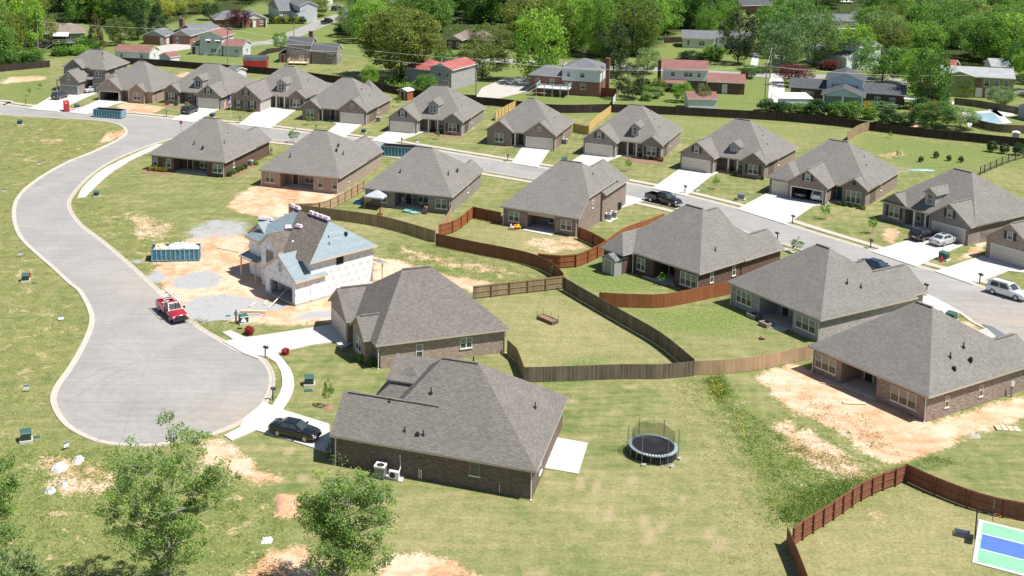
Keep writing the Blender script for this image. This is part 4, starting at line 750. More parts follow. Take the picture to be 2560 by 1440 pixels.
bundles('long row of wrapped pink shingle bundles along right half of the unfinished ridge', -4.6, 7.2, 8.62, 4); bundles('short pair of wrapped shingle bundles at left end of the unfinished ridge', -9.6, 7.2, 8.62, 2)
bundles('pink bundles on the far left gable of the unfinished roof', -12.6, 4.6, 6.85, 2, .5); bundles('pink shingle wrappers piled in the middle valley of the unfinished roof', -4.9, 3.6, 5.75, 1, .8)
bundles('single wrapped bundle atop the middle gable of the unfinished roof', -7.2, 4.2, 7.1, 1, 1.2); bundles('small white bundle high on the shingled slope of the unfinished roof', -6.2, 5.2, 7.25, 1, .3)
def sheet_heap(name, label, cat, loc, sx, sy, hgt, mat, seed, parent=None, nseg=9, group=None, smooth=False, jit=(.45, 1.15)):
    r_ = random.Random(seed); mb = MB(); k = nseg; vs = []
    for j in range(k+1):
        for i in range(k+1):
            u, v = i/k*2-1, j/k*2-1; e = max(0, 1-max(abs(u), abs(v))**2.5)
            vs.append((u*sx/2*(1+r_.uniform(-.12, .12)), v*sy/2*(1+r_.uniform(-.12, .12)), e*hgt*r_.uniform(*jit)))
    mb.mesh(vs, [[j*(k+1)+i, j*(k+1)+i+1, (j+1)*(k+1)+i+1, (j+1)*(k+1)+i] for j in range(k) for i in range(k)])
    o = mb.obj(name, M[mat], parent, smooth, loc=loc)
    if not parent: tag(o, label, cat, group)
    return o
M['plastic'] = plain('white_plastic', (0.76, 0.76, 0.80), 0.45, var=0.12, scale=2.0)
sheet_heap('plastic_wrap', 'crumpled pale plastic caught in the lower valley of the unfinished roof', 'plastic', (*cw(-2.2, 2.6), 4.85), 1.2, 1.8, .6, 'plastic', 3)
# ---- older houses beyond the dark fence ------------------------------------------------
M['roof_grey'] = bricky('old_grey_shingles', (0.20, 0.21, 0.225), (0.135, 0.14, 0.15), (0.11, 0.115, 0.12), .4, .16, .012, .15, .95)
M['roof_dark'] = bricky('old_dark_shingles', (0.115, 0.12, 0.13), (0.075, 0.078, 0.085), (0.06, 0.06, 0.065), .4, .16, .012, .2, .95)
M['roof_red'] = bricky('faded_red_shingles', (0.30, 0.15, 0.135), (0.215, 0.105, 0.095), (0.16, 0.08, 0.07), .4, .16, .012, .15, .95)
M['roof_rust'] = bricky('bright_red_shingles', (0.42, 0.13, 0.125), (0.33, 0.095, 0.09), (0.25, 0.08, 0.08), .4, .16, .012, .15, .95)
M['roof_tan'] = bricky('tan_shingles', (0.29, 0.235, 0.20), (0.21, 0.17, 0.145), (0.16, 0.13, 0.11), .4, .16, .012, .15, .95)
M['roof_pale'] = bricky('pale_grey_shingles', (0.40, 0.42, 0.43), (0.31, 0.325, 0.335), (0.24, 0.25, 0.26), .4, .16, .012, .1, .95)
M['red_paint'] = plain('red_barn_paint', (0.42, 0.035, 0.03), 0.5, var=0.1); M['blue_paint'] = plain('blue_paint', (0.02, 0.10, 0.24), 0.45, var=0.1)
def old(label, pA, pB, h, brick, roof, name='house', z=0.0, trim='white', yaw=None, cat='house'):
    a, b_ = gp(*pA, h), gp(*pB, h); y = math.degrees(math.atan2(b_[1]-a[1], b_[0]-a[0])) if yaw is None else yaw
    hh = House(label, a, y, 0, brick, roof, cat, name, False, trim); hh.L = float(np.hypot(*(b_-a))); return hh
def chim(h, x, y, z0, z1, w=.9, mat='brick_red'): h.extra.append(('chimney', MB().box(x-w/2, y-w/2, z0, x+w/2, y+w/2, z1).box(x-w/2-.06, y-w/2-.06, z1, x+w/2+.06, y+w/2+.06, z1+.12), mat))
def deck(h, x0, x1, y0, y1, z, mat='pine', rail=True, stairs=None):
    d = MB(); d.box(x0, y0, z-.2, x1, y1, z); k = max(2, int((x1-x0)/1.6))
    for i in range(k+1):
        x = x0+(x1-x0)*i/k; d.box(x-.07, y0, 0, x+.07, y0+.14, z+(1.0 if rail else 0))
    if rail:
        for zz in (.45, .9): d.box(x0, y0+.02, z+zz, x1, y0+.1, z+zz+.1); d.box(x0+.01, y0, z+zz, x0+.09, y1, z+zz+.1); d.box(x1-.09, y0, z+zz, x1-.01, y1, z+zz+.1)
    if stairs:
        n_ = int(z/.19)
        for i in range(n_): zz = z-(i+1)*.19; d.box(x0-.28*(i+1), y0+.1, zz-.08, x0-.28*i, y0+1.2, zz)
        d.tube([(x0, y0+.1, z+.9), (x0-.28*n_, y0+.1, .9)], .05)
    h.extra.append(('deck', d, mat))
O1 = old('tan roofed house with raised grey deck among the trees at far left', (100,84), (176,82), 4.2, 'siding_tan', 'roof_tan'); L = O1.L
O1.hip(-3, L, 0, 9, 4.2, 6.9, 4.5, 'x', False); O1.hip(L-5, L+4.5, -.2, 8.5, 4.2, 6.6, 4.2, 'x', False); O1.box(-2.5, L+4, .5, 8.2, 0, 4.05); O1.extra.append(('awning', MB().hexa([(L-5, -3, 3.7), (L-.6, -3, 3.5), (L-.4, .2, 4.25), (L-4.8, .2, 4.4)], [(L-5, -3, 3.82), (L-.6, -3, 3.62), (L-.4, .2, 4.37), (L-4.8, .2, 4.52)]), 'metal_white'))
deck(O1, L-5, L+3, -3, .5, 1.7, 'siding_grey', stairs=1); O1.win('F', L-2.2, .498, 2.0, 1.6, 1.3, 2, glass='glass'); O1.win('F', L+2, .498, 2.0, 1.2, 1.2, 2, glass='glass'); chim(O1, 1, 5, 5.5, 8.2); O1.done(False)
h = old('red brick ranch house with slate grey roof and brick chimney', (354,87.5), (413,90.6), 2.8, 'brick_red', 'roof_grey'); L = h.L
h.gab(0, L, 0, 7, 2.8, .42, gm='siding_grey', ridge=False); h.gab(L, L+6.8, 3.2, 24, 2.8, .5, gm='siding_grey', ridge=False); h.gab(L-3, L+6, 16, 10, 2.8, .5, ridge=False); h.garage('R', 3.2, L-OV+.002, 3.2, mat='cream'); h.win('F', L+2.2, 3.498, .6, .9, 1.6); h.door('F', L-1.3, .298, 'white')
for y in (6, 9, 13, 17): h.win('R', y, L+6.8-OV+.002, .7, 1.0, 1.5, glass='glass')
chim(h, L-.5, 12, 3, 6.6, 1.3); h.done(False)
h = old('long low white outbuilding with red shingle roof behind the dark fence', (282.5,126), (374,131), 2.7, 'siding_white', 'roof_red'); L = h.L
h.gab(0, L, 0, 6.5, 2.7, .42, 'x', ridge=False, back=True); h.win('F', L*.21, OV-.002, .9, .8, 1.2, 1); h.win('F', L*.76, OV-.002, .9, .8, 1.2, 1); h.win('R', 3.4, L-.298, .9, .8, 1.2); h.done(False)
h = old('small white shed with red gable roof beside the long outbuilding', (396,138), (425,143), 2.3, 'siding_white', 'roof_red', 'shed', cat='shed'); h.gab(0, h.L, 0, 3.6, 2.3, .42, ridge=False, ov=.2, back=True); h.done(False)
h = old('white split level house with red roof and small window awnings', (494,90), (557,93), 5.4, 'siding_mint', 'roof_red'); L = h.L
h.gab(0, L, 0, 9, 5.4, .4, ridge=False, back=True); h.gab(L-.3, L+6.2, -.3, 6.5, 3.2, .4, 'x', ridge=False, back=True); h.shed([(-2.6, -.1, 2.6), (0, -.1, 4.2), (0, 7, 4.2), (-2.6, 7, 2.6)]); h.box(-2.3, .3, .35, 6.8, 0, 2.5)
for u in (L*.42, L*.80): h.win('F', u, .298, 3.5, 1.1, .8, 1, glass='glass'); h.extra.append(('awning', MB().hexa([(u-.75, -.45, 4.3), (u+.75, -.45, 4.3), (u+.75, .29, 4.5), (u-.75, .29, 4.5)], [(u-.75, -.45, 4.36), (u+.75, -.45, 4.36), (u+.75, .29, 4.6), (u-.75, .29, 4.6)]), 'metal_white'))
h.win('F', L*.62, .298, .9, 1.7, 1.1, 2, glass='glass'); h.win('F', L*.84, .298, 1.0, .6, .9, 1, glass='glass'); h.door('F', -1.4, .348, 'shutter'); h.win('F', L+1.4, .13, 1.3, .7, .7, 1, glass='glass'); h.win('F', L+4, .13, 1.2, .9, .8, 1, glass='glass'); h.win('R', 3.2, L+5.902, 1.0, 1.0, 1.1, glass='glass'); h.done(False)
h = old('dark brick house with blue grey roof behind the purple leaved tree', (543,48), (608,46), 3.0, 'brick_red', 'roof_grey'); L = h.L
h.hip(-1, L, 0, 9, 3.0, 5.2, 4.0, 'x', False); h.gab(L-1, L+8, -1.5, 8, 3.0, .45, ridge=False, gm='siding_white'); h.box(-.5, L, .5, 8.5, 0, 2.85); h.win('F', 3.5, .498, 1.1, 1.2, 1.2, 2)
for x in (L-.4, L+3, L+7.4): h.column(x, -1.6, 2.7, w=.3)
h.door('F', L+3.5, -1.202, 'white'); h.win('F', L+5.8, -1.202, .9, 1.2, 1.4, 2); h.done(False)
h = old('pale grey two storey house with dark shutters at the top beyond the hedges', (668,13), (697,26), 3.4, 'siding_mint', 'roof_grey'); L = h.L
h.gab(0, L, 0, 9, 3.4, .45, ridge=False, gm='siding_grey', back=True); h.gab(-2, L+8, 5, 12, 5.6, .45, 'x', ridge=False, back=True); h.gab(L, L+9, 4, 11, 3.0, .4, 'x', ridge=False); h.win('R', 2.5, L-.448, .8, 1.8, 1.6, 3, glass='glass'); h.win('R', 6, L-.448, .8, 1.8, 1.6, 3, glass='glass'); h.done(False)
h = old('split level house with grey roof and small wooden deck behind the red shed', (714,110), (779,112), 5.2, 'brick_grey', 'roof_dark'); L = h.L
h.gab(0, L, 0, 7.5, 5.2, .42, 'x', ridge=False, back=True); h._gw = MB(); h._gw.box(.2, OV-.02, 2.6, L-.2, OV+.1, 5.0); h.gable_m = 'siding_grey'; h.gab(L-.3, L+7.2, -.4, 7, 3.7, .42, 'x', ridge=False, back=True); h.shed([(-2.4, 0, 2.6), (0, 0, 4.0), (0, 7, 4.0), (-2.4, 7, 2.6)]); h.box(-2.1, .2, .6, 6.5, 0, 2.5)
h.win('F', L*.47, OV-.022, 3.5, 2.2, .9, 3, glass='glass'); h.win('F', L*.82, OV-.022, 3.5, 1.3, 1.0, 2, glass='glass'); h.door('F', -1.0, .598, 'red_paint'); h.door('F', L*.6, OV-.002, 'siding_grey'); h.win('F', L+5.2, .03, 1.9, 1.6, 1.1, 2); h.win('R', 2.3, L+6.902, 1.8, .4, 1.2, glass='glass'); h.win('R', 5, L+6.902, 1.8, .4, 1.2, glass='glass'); chim(h, L*.8, 5.5, 6, 8.0, 1.0, 'brick_dark'); deck(h, 1.2, 6.6, -2.9, .4, .6, 'lumber'); h.done(False)
# gambrel barn shed
t = thing('barn_shed', 'bright red barn style storage shed standing on the dark fence line', 'shed', G3(608,170), R(-6)); L = 6.2
pf = [(0,0),(0,1.9),(.5,2.7),(1.6,3.2),(2.7,2.7),(3.2,1.9),(3.2,0)]
mb = MB(); mb.mesh([(x, y, z) for x in (0, L) for y, z in pf], [list(range(7))[::-1], list(range(7, 14))] + [[i, i+1, 8+i, 7+i] for i in range(6)]); mb.obj('wall', M['red_paint'], t)
mb = MB()
for (a, b_), (c_, d_) in zip(pf[1:5], pf[2:6]): mb.hexa([(-.15, a, b_+.01), (L+.15, a, b_+.01), (L+.15, c_, d_+.01), (-.15, c_, d_+.01)], [(-.15, a, b_+.09), (L+.15, a, b_+.09), (L+.15, c_, d_+.09), (-.15, c_, d_+.09)])
mb.obj('roof', M['roof_dark'], t)
h = old('little white shed with grey roof left of the red barn shed', (566,170), (590,176), 2.2, 'siding_white', 'roof_grey', 'shed', cat='shed'); h.gab(0, h.L, 0, 3.4, 2.2, .42, 'x', ridge=False, ov=.2, back=True); h.done(False)
h = old('brown garden shed with white metal roof behind the dormer house', (991,224), (1018,228), 2.3, 'fence_red', 'metal_white', 'shed', cat='shed'); h.gab(0, h.L, 0, 2.8, 2.3, .3, ridge=False, ov=.2, back=True); h.door('F', h.L/2, .298, 'door', 1.1, 1.9); h.done(False)
h = old('bluish grey house with bright red roof half hidden by the big tree', (1070,168), (1131,175), 5.0, 'siding_grey', 'roof_rust'); L = h.L
h.gab(0, L, 0, 12, 5.0, .4, ridge=False, back=True); h.hip(-9, 1, 2.5, 10.5, 3.8, 5.8, 4, 'x', False); h.box(-8.5, .5, 3, 10, 0, 3.7); h.win('F', L*.45, .298, 3.0, 1.2, 1.0, 1, glass='glass'); h.win('F', L*.78, .298, 3.0, .8, .9, 1, glass='glass'); h.garage('F', L*.62, .298, 2.8, mat='siding_grey'); h.done(False)
h = old('dim brick house with brown roof shaded deep in the wood', (1112,98), (1155,101), 2.9, 'brick_dark', 'roof_tan'); L = h.L
h.gab(0, L, 0, 5, 2.9, .45, ridge=False, gm='siding_tan'); h.hip(0, L+8, 3, 11, 2.9, 5.2, 4, 'x', False); h.box(.5, L+7.5, 3.5, 10.5, 0, 2.8); h.win('F', L*.3, .298, .8, 1, 1.5); h.win('F', L*.75, .298, .8, 1, 1.5); h.done(False)
h = old('split level house with tall brick chimney and white upper floor and back deck', (1327,186), (1405,191), 4.2, 'brick_red', 'roof_grey'); L = h.L
h.hip(-.6, L+1, 0, 8, 4.2, 6.1, 3.5, 'x', False); h.box(-.2, L, .4, 7.6, 0, 4.05); h.hip(L-.2, L+9.2, -.8, 9, 6.2, 8.2, 4.4, 'x', False); h.box(L+.2, L+8.8, -.4, 8.6, 0, 3.4); h._gw = MB(); h._gw.box(L+.12, -.5, 3.4, L+8.88, 8.62, 6.05); h.gable_m = 'siding_white'
for u in (1.6, 5.0): h.win('F', u, .398, 2.2, 1.0, 1.2, 1)
h.door('F', 7.2, .398, 'white'); h.win('F', L+1.6, -.502, 4.3, .8, 1.1, 1); h.win('F', L+4.8, -.502, 4.3, 1.1, 1.1, 1); h.win('F', L+1.4, -.402, 1.7, .8, 1.2); h.win('F', L+5, -.402, 1.6, 1.2, 1.3); chim(h, L+10, 3, 0, 8.6, .85); deck(h, L-5, L+2.4, -4.5, -.5, 2.0, 'siding_mint', stairs=1); h.extra.append(('side_gate', MB().box(L+8.9, 1, 0, L+12.5, 1.12, 2), 'fence_red')); h.done(False)
h = old('white upper floored house with long red roof and white shed garage in front', (1655,171), (1772,176), 5.4, 'brick_dark', 'roof_red'); L = h.L
h.gab(0, L, 0, 8, 5.4, .42, 'x', ridge=False, back=True); h._gw = MB(); h._gw.box(.2, OV-.06, 2.7, L-.2, 7.6, 5.15); h.gable_m = 'siding_white'; h.gab(L-.3, L+8.4, -.6, 7.2, 2.9, .38, 'x', ridge=False, back=True); h.shed([(.3, -1.9, 2.4), (L*.55, -1.9, 2.4), (L*.55, .4, 2.75), (.3, .4, 2.75)])
for u, w in ((L*.24, 1.0), (L*.57, 2.0), (L*.80, .8)): h.win('F', u, OV-.062, 3.6, w, 1.1, 2 if w > 1.5 else 1)
h.win('F', L*.2, OV-.002, .9, 2.4, 1.1, 3); h.win('F', L*.86, OV-.002, .9, 1.2, 1.2, 1); h.door('F', L+3.7, -.152, 'siding_mint'); h.extra.append(('chimney', MB().box(-1.0, 2.4, 0, -.2, 4.0, 6.8).box(-1.05, 2.35, 6.8, -.15, 4.05, 6.95), 'brick_dark')); h.extra.append(('satellite_dish', MB().lathe((L+2.8, -.9, 3.4), [(.02, 0), (.35, -.12), (.36, -.1)], 10, 'y').tube([(L+2.8, -.9, 3.4), (L+2.8, -.2, 3.0)], .03), 'metal_white')); h.done(False)
h = old('plain white garage with red shingle roof next to the dark fence', (1719,246), (1796,247.5), 2.7, 'siding_white', 'roof_red', 'garage', cat='garage'); h.gab(0, h.L, 0, 5.5, 2.7, .42, 'x', ridge=False, ov=.25, back=True); h.done(False)
h = old('pale blue upper floored house with dark grey roof and open gabled porch', (2062,197), (2164,204), 5.4, 'siding_blue', 'roof_dark'); L = h.L
h.gab(0, L, 0, 9, 5.4, .40, ridge=False, back=True); h.gab(-7.6, .3, 1.2, 9, 2.9, .38, 'x', ridge=False); h.gab(L-.3, L+8.4, .4, 9, 2.9, .38, 'x', ridge=False, back=True); br = MB(); br.box(-7.0, .2, 1.5, 8.5, 0, 2.75); br.box(L-.2, L+7.9, .74, 8.5, 0, 2.75) if 0 else br.box(L-.2, .74, 0, L+7.95, 8.5, 2.75); br = MB(); br.box(-7.05, 1.48, 0, .2, 8.3, 2.72); br.box(L-.2, .7, 0, L+8.1, 8.3, 2.72); h.extra.append(('brick_wall', br, 'brick_dark'))
h.gab(-.3, L+.3, -6.5, .5, 2.9, .40, wall=False, ridge=False); pt = MB(); am = L/2; pt.mesh([(.4, -6.25, 2.75), (L-.4, -6.25, 2.75), (am, -6.25, 2.8+.40*(L/2-.2)), (.4, -6.1, 2.75), (L-.4, -6.1, 2.75), (am, -6.1, 2.8+.40*(L/2-.2))], [[0,1,2],[3,5,4],[0,3,4,1]]); h.extra.append(('porch_gable', pt, 'siding_blue'))
for x in (.3, L/2, L-.3): h.column(x, -6.0, 2.75, w=.35)
for u in (L*.22, L*.33, L*.68, L*.79): h.win('F', u, .298, 3.5, .9, 1.0, 1)
h.win('F', -3.6, 1.478, .8, 2.6, 1.3, 3); h.win('F', L+2.6, .698, 1.1, 1.2, 1.0, 2); h.win('F', L+5.6, .698, 1.1, 1.2, 1.0, 2); h.extra.append(('patio_cover', MB().box(L+7.9, -1.5, 2.3, L+12, 1.5, 2.42).box(L+11.7, -1.4, 0, L+11.9, -1.2, 2.3).box(L+11.7, 1.2, 0, L+11.9, 1.4, 2.3), 'metal_white')); h.done(False)
t = thing('carport', 'low white metal carport by the hedge left of the pale blue house', 'carport', G3(1944,272), R(-4)); MB().hexa([(0,0,2.2),(7.6,0,2.2),(7.6,5.5,2.6),(0,5.5,2.6)], [(0,0,2.32),(7.6,0,2.32),(7.6,5.5,2.72),(0,5.5,2.72)]).obj('roof', M['metal_white'], t); MB().box(.02, .1, 1.2, 7.58, .16, 2.2).obj('side_panel', M['siding_white'], t)
for x in (.1, 7.4):
    for y in (.2, 5.2): MB().tube([(x, y, 0), (x, y, 2.25)], .05).obj('post', M['metal_white'], t)
h = old('lime green split foyer house with pale grey roof and white garage door', (2355,187), (2540,197), 4.9, 'siding_green', 'roof_pale', trim='white'); L = h.L
h.gab(0, L, 0, 9, 4.9, .36, 'x', ridge=False, back=True); h.gab(0, L*.47, -.8, 5, 4.9, .33, ridge=False); br = MB(); br.box(L*.56, OV-.08, 0, L-.3, OV+.05, 2.3); br.box(L*.47, OV-.06, 0, L*.56, OV+.05, 4.7); h.extra.append(('brick_base', br, 'brick_red')); h.garage('F', L*.78, OV-.09, 4.9, 2.1, 'white')
for u in (.62, .75, .88): h.win('F', L*u, OV-.002, 2.7, 1.1, 1.6, 1)
h.win('F', L*.08, -.502, 2.6, 1.1, 1.2, 1); h.door('F', L*.52, OV-.062, 'white', 1.2); h.done(False)
h = old('white house with blue hydrangeas half hidden behind bright green trees', (1704,94), (1790,97), 3.0, 'siding_white', 'roof_grey'); L = h.L
h.gab(0, L, 0, 9, 3.0, .40, 'x', ridge=False, back=True); h.gab(L, L+11, 1.0, 9, 3.4, .38, 'x', ridge=False, back=True); h.win('F', 2, OV-.002, .8, .8, 1.5, glass='glass'); h.win('F', L*.6, OV-.002, .8, 1.6, 1.4, 2); h.done(False)
h = old('grey roofed house with white porch rail high at right behind grey green tree', (2085,51), (2144,52), 3.2, 'siding_tan', 'roof_grey'); L = h.L
h.gab(-5, L, 0, 8, 3.2, .42, 'x', ridge=False); h.gab(L, L+5, 2, 9, 4.8, .4, ridge=False, gm='siding_dark'); h.door('F', L*.62, OV-.002, 'shutter'); h.win('F', L*.8, OV-.002, .8, 1.1, 1.4, 2, glass='glass'); deck(h, 0, L, -1.6, .3, .7, 'white'); h.done(False)
h = old('white and blue house hidden in leafy trees behind the purple bush', (2060,134), (2092,140), 3.2, 'siding_white', 'roof_grey'); L = h.L
h.gab(-7, L+3, 0, 8, 3.2, .4, 'x', ridge=False); h.gab(1, L+4.5, 3, 11, 6.0, .42, ridge=False, gm='siding_blue'); h.win('F', L*.6, OV-.002, 1.1, 2.0, .9, 3, glass='glass'); h.done(False)
h = old('brick house with cream sunroom at the very top right', (2330,6), (2372,5), 4.6, 'brick_red', 'roof_grey'); L = h.L
h.hip(-5, L+5, 0, 9, 4.6, 6.4, 4, 'x', False); h.box(-4.5, L+4.5, .6, 8.5, 0, 4.4); h._gw = MB(); h._gw.box(1.5, -.6, 1.9, L-.2, .7, 4.4); h.gable_m = 'siding_tan'
for k in range(4): h.win('F', 2.1+(L-2.6)*(k+.3)/4, -.602, 2.9, .8, 1.2, 1, glass='glass', trim='cream', sill=False)
h.done(False)
h = old('grey utility shed left of the purple bush by the road', (1929,145), (1957,148), 2.4, 'siding_tan', 'roof_pale', 'shed', cat='shed'); h.gab(0, h.L, 0, 4, 2.4, .35, 'x', ridge=False, ov=.2, back=True); h.done(False)
h = old('grey roofed house cut by the right edge beside the pool', (2540,263), (2580,270), 2.8, 'siding_grey', 'roof_tan'); h.gab(0, 9, 0, 8, 2.8, .45, ridge=False); h.done(False)
h = old('white house roof glimpsed behind lime green house', (2478,166), (2530,168), 3.0, 'siding_white', 'roof_pale'); h.gab(0, h.L, 0, 8, 3.0, .38, 'x', ridge=False, back=True); h.done(False)
h = old('dark red roofed cottage glimpsed above the lime green house', (2345,164), (2385,168), 2.6, 'brick_dark', 'roof_rust'); h.gab(0, h.L, 0, 6, 2.6, .5, 'x', ridge=False, back=True); h.done(False)
h = old('brown brick house with orange chimney at the top right of centre', (1855,14), (1895,13), 2.8, 'brick_red', 'roof_dark'); h.gab(0, h.L+6, 0, 8, 2.8, .4, 'x', ridge=False, back=True); h.done(False)
h = old('far white house at the top beyond the blue minivan', (770,-4), (815,-2), 3.0, 'siding_white', 'roof_grey'); h.gab(0, h.L, 0, 8, 3.0, .4, 'x', ridge=False, back=True); h.done(False)
# shed behind dark red house
h = old('grey plastic storage shed at back corner of the dark red brick house', (1503,640), (1528,660), 2.2, 'siding_grey', 'roof_grey', 'storage_shed', trim='siding_grey', yaw=-54, cat='shed'); h.gab(0, 2.3, 0, 2.6, 2.2, .55, ridge=False, ov=.12, fo=.1, back=True); h.door('F', 1.15, .098, 'siding_grey', 1.2, 1.8); h.done(False)
# ---- fences -----------------------------------------------------------------------------
def fence(label, px, h, mat, posts=None, step=2.4, side=1, group=None, wavy=True, rails=True, gap=False, z0=.04, kind='wooden_fence'):
    """posts: which side (+1 left of travel, -1 right) carries rails and posts, None = plain boards both faces"""
    line = smooth(P(px), 1.2); t = thing(kind, label, 'fence', (*line[0], 0)); o = np.array(line[0]); ln = [p - o for p in line]
    a, b_ = offset(ln, .02), offset(ln, -.02); mb = MB(); N = len(ln); vs = []
    dist = np.concatenate([[0], np.cumsum([np.hypot(*(ln[i+1]-ln[i])) for i in range(N-1)])])
    for i in range(N-1):
        q = [(*a[i], z0), (*a[i+1], z0), (*a[i+1], h), (*a[i], h)]; r_ = [(*b_[i], z0), (*b_[i+1], z0), (*b_[i+1], h), (*b_[i], h)]
        mb.mesh(q + r_, [[0,1,2,3],[5,4,7,6],[3,2,6,7]] + ([[0,3,7,4]] if i == 0 else []) + ([[1,5,6,2]] if i == N-2 else []))
    mb.obj('boards', M[mat], t)
    if posts:
        for zz in (.22, h*.52, h-.12):
            r0, r1 = offset(ln, posts*.024), offset(ln, posts*.066); rb = MB()
            for i in range(N-1): rb.mesh([(*r0[i], zz-.05), (*r0[i+1], zz-.05), (*r1[i+1], zz-.05), (*r1[i], zz-.05), (*r0[i], zz+.05), (*r0[i+1], zz+.05), (*r1[i+1], zz+.05), (*r1[i], zz+.05)], [[0,1,2,3],[4,5,6,7],[2,3,7,6],[0,1,5,4]])
            rb.obj('rail', M[mat], t)
        k = max(1, int(dist[-1]/step)); pm = MB().obox((0,0,0), .1, .1, h+.02).data('post', M[mat])
        for j in range(k+1):
            d = dist[-1]*j/k; i = min(N-2, int(np.searchsorted(dist, d, 'right')-1)); f = (d-dist[i])/(dist[i+1]-dist[i]+1e-9); p = ln[i]*(1-f)+ln[i+1]*f; tt = ln[i+1]-ln[i]; tt /= np.hypot(*tt); nn = np.array([-tt[1], tt[0]])*posts
            child('post', pm, t, (*(p+nn*.115), 0), math.atan2(tt[1], tt[0]))
    return t
def rail_fence(label, px, h, mat, n=3):
    line = smooth(P(px), 1.2); t = thing('rail_fence', label, 'fence', (*line[0], 0)); o = line[0]; ln = [p-o for p in line]
    for k in range(n): z = h*(k+.8)/n; MB().tube([(*p, z) for p in ln[::2] + [ln[-1]]], .05, 4).obj('rail', M[mat], t)
    for p in ln[::2]: MB().obox((*p, 0), .11, .11, h+.05).obj('post', M[mat], t)
fence('plain tan board fence along the back of the canopy yard', [(722,537),(830,550),(960,570),(1086,606)], 1.75, 'fence_tan', 1, 2.6)
fence('pale new timber fence with exposed rails left of the canopy yard', [(722,537),(800,533),(850,512),(908,478)], 1.75, 'fence_pale', -1, 2.4)
fence('pale sunlit board fence on the right side of the canopy yard', [(1086,606),(1125,552),(1128,525)], 1.75, 'fence_pale')
fence('reddish fence with exposed posts beside the pale canopy yard fence', [(1096,592),(1140,578),(1182,545)], 1.8, 'fence_red', -1); fence('short dark red fence meeting the patio toys house wall', [(1182,545),(1252,560)], 1.8, 'fence_brown', -1, 2.4)
fence('long dark brown stained fence curving below the patio toys house', [(1089,614),(1180,634),(1290,656),(1345,672),(1385,694),(1408,717)], 1.8, 'fence_brown')
fence('red brown post and rail board fence curving to the grey storage shed', [(1345,666),(1400,671),(1440,668),(1480,652),(1512,634)], 1.8, 'fence_red', -1, 2.3); fence('short red brown fence between the sloped side wall and the dark red house', [(1447,598),(1480,612),(1512,630)], 1.8, 'fence_red', -1)
fence('thin red fence along the lawn behind the dark red house roof', [(1512,634),(1560,600),(1620,578),(1660,562)], 1.8, 'fence_red')
fence('weathered brown fence with exposed rails and posts behind the raised garden bed', [(1182,748),(1250,740),(1330,731),(1408,722)], 1.7, 'fence_tan', -1, 2.4)
fence('long weathered grey board fence running down from the four way fence corner', [(1408,726),(1460,757),(1560,815),(1650,868),(1735,938)], 1.75, 'fence_old')
fence('weathered grey brown fence in front of the mown yard with garden bed', [(1310,956),(1420,953),(1560,948),(1650,948),(1735,940)], 1.65, 'fence_old'); fence('weathered fence stub between the nearest two houses', [(1268,885),(1290,905),(1310,956)], 1.65, 'fence_tan')
fence('bright rust red curving board fence behind the dark red house', [(1497,765),(1540,768),(1600,770),(1660,769),(1740,754),(1826,736)], 1.75, 'fence_red')
fence('pale tan sunlit board fence beside the pale brick house yard', [(1735,938),(1800,936),(1900,925),(1975,908),(2028,898)], 1.6, 'fence_pale'); fence('short yellow fence between the pale brick and new houses', [(2050,845),(2080,838)], 1.7, 'fence_yellow')
fence('maroon brown fence with exposed posts at left side of the sport court', [(1980,1368),(2003,1350),(2042,1325),(2078,1302),(2113,1278),(2145,1255),(2175,1240),(2205,1226),(2237,1215),(2263,1203)], 1.62, 'fence_maroon', -1, 1.45)
fence('maroon brown fence side casting shadow at the bottom right', [(1966,1364),(1990,1420),(2020,1500)], 1.62, 'fence_maroon'); fence('dark maroon fence in shade behind the sport court', [(2264,1203),(2310,1225),(2400,1262),(2490,1290),(2600,1310)], 1.62, 'fence_maroon', -1, 2.4)
DK = [('long weathered dark fence at far left behind the two storey house', [(-20,182),(60,174),(125,168)]), ('dark weathered fence behind the white outbuilding and left houses', [(285,160),(400,166),(520,176),(620,183)]), ('dark fence below the split level house with deck', [(620,183),(700,190),(800,203),(880,213)]), ('dark fence behind brown garden shed', [(930,222),(1000,238),(1100,252),(1190,258)]),
      ('dark fence between the two yellow timber fences', [(1190,262),(1260,268),(1380,282),(1525,281)]), ('longest dark weathered fence stretching behind the right hand lawns', [(1525,281),(1650,286),(1800,294),(1950,303),(2110,318),(2180,328)]), ('dark weathered fence on the far right lawn edge', [(2180,328),(2320,345),(2450,358),(2600,374)])]
for lb, px in DK: fence(lb, px, 1.85, 'fence_dark')
fence('new yellow timber fence with posts left of the plain gabled house', [(1237,302),(1262,286),(1288,272)], 1.8, 'fence_yellow', -1, 2.2); fence('new yellow timber fence seen edge on between two houses', [(1472,330),(1495,308),(1527,284)], 1.8, 'fence_yellow'); fence('short yellow fence panel beside cream garage house', [(1432,330),(1472,338)], 1.8, 'fence_yellow')
fence('brown board fence running up to the long dark fence', [(2118,352),(2150,333),(2182,325)], 1.85, 'fence_tan', None); rail_fence('dark brown rail fence on the grass slope at far right', [(2450,438),(2490,420),(2530,404),(2600,385)], 1.5, 'fence_dark', 4)
fence('grey fence round the swimming pool', [(2385,262),(2440,268),(2510,280),(2570,290)], 1.6, 'fence_old'); fence('grey fence in front of the swimming pool', [(2430,315),(2490,330),(2580,335)], 1.7, 'fence_old'); fence('dark picket fence left of split level house', [(640,150),(670,135),(735,124)], 1.3, 'fence_dark', None)
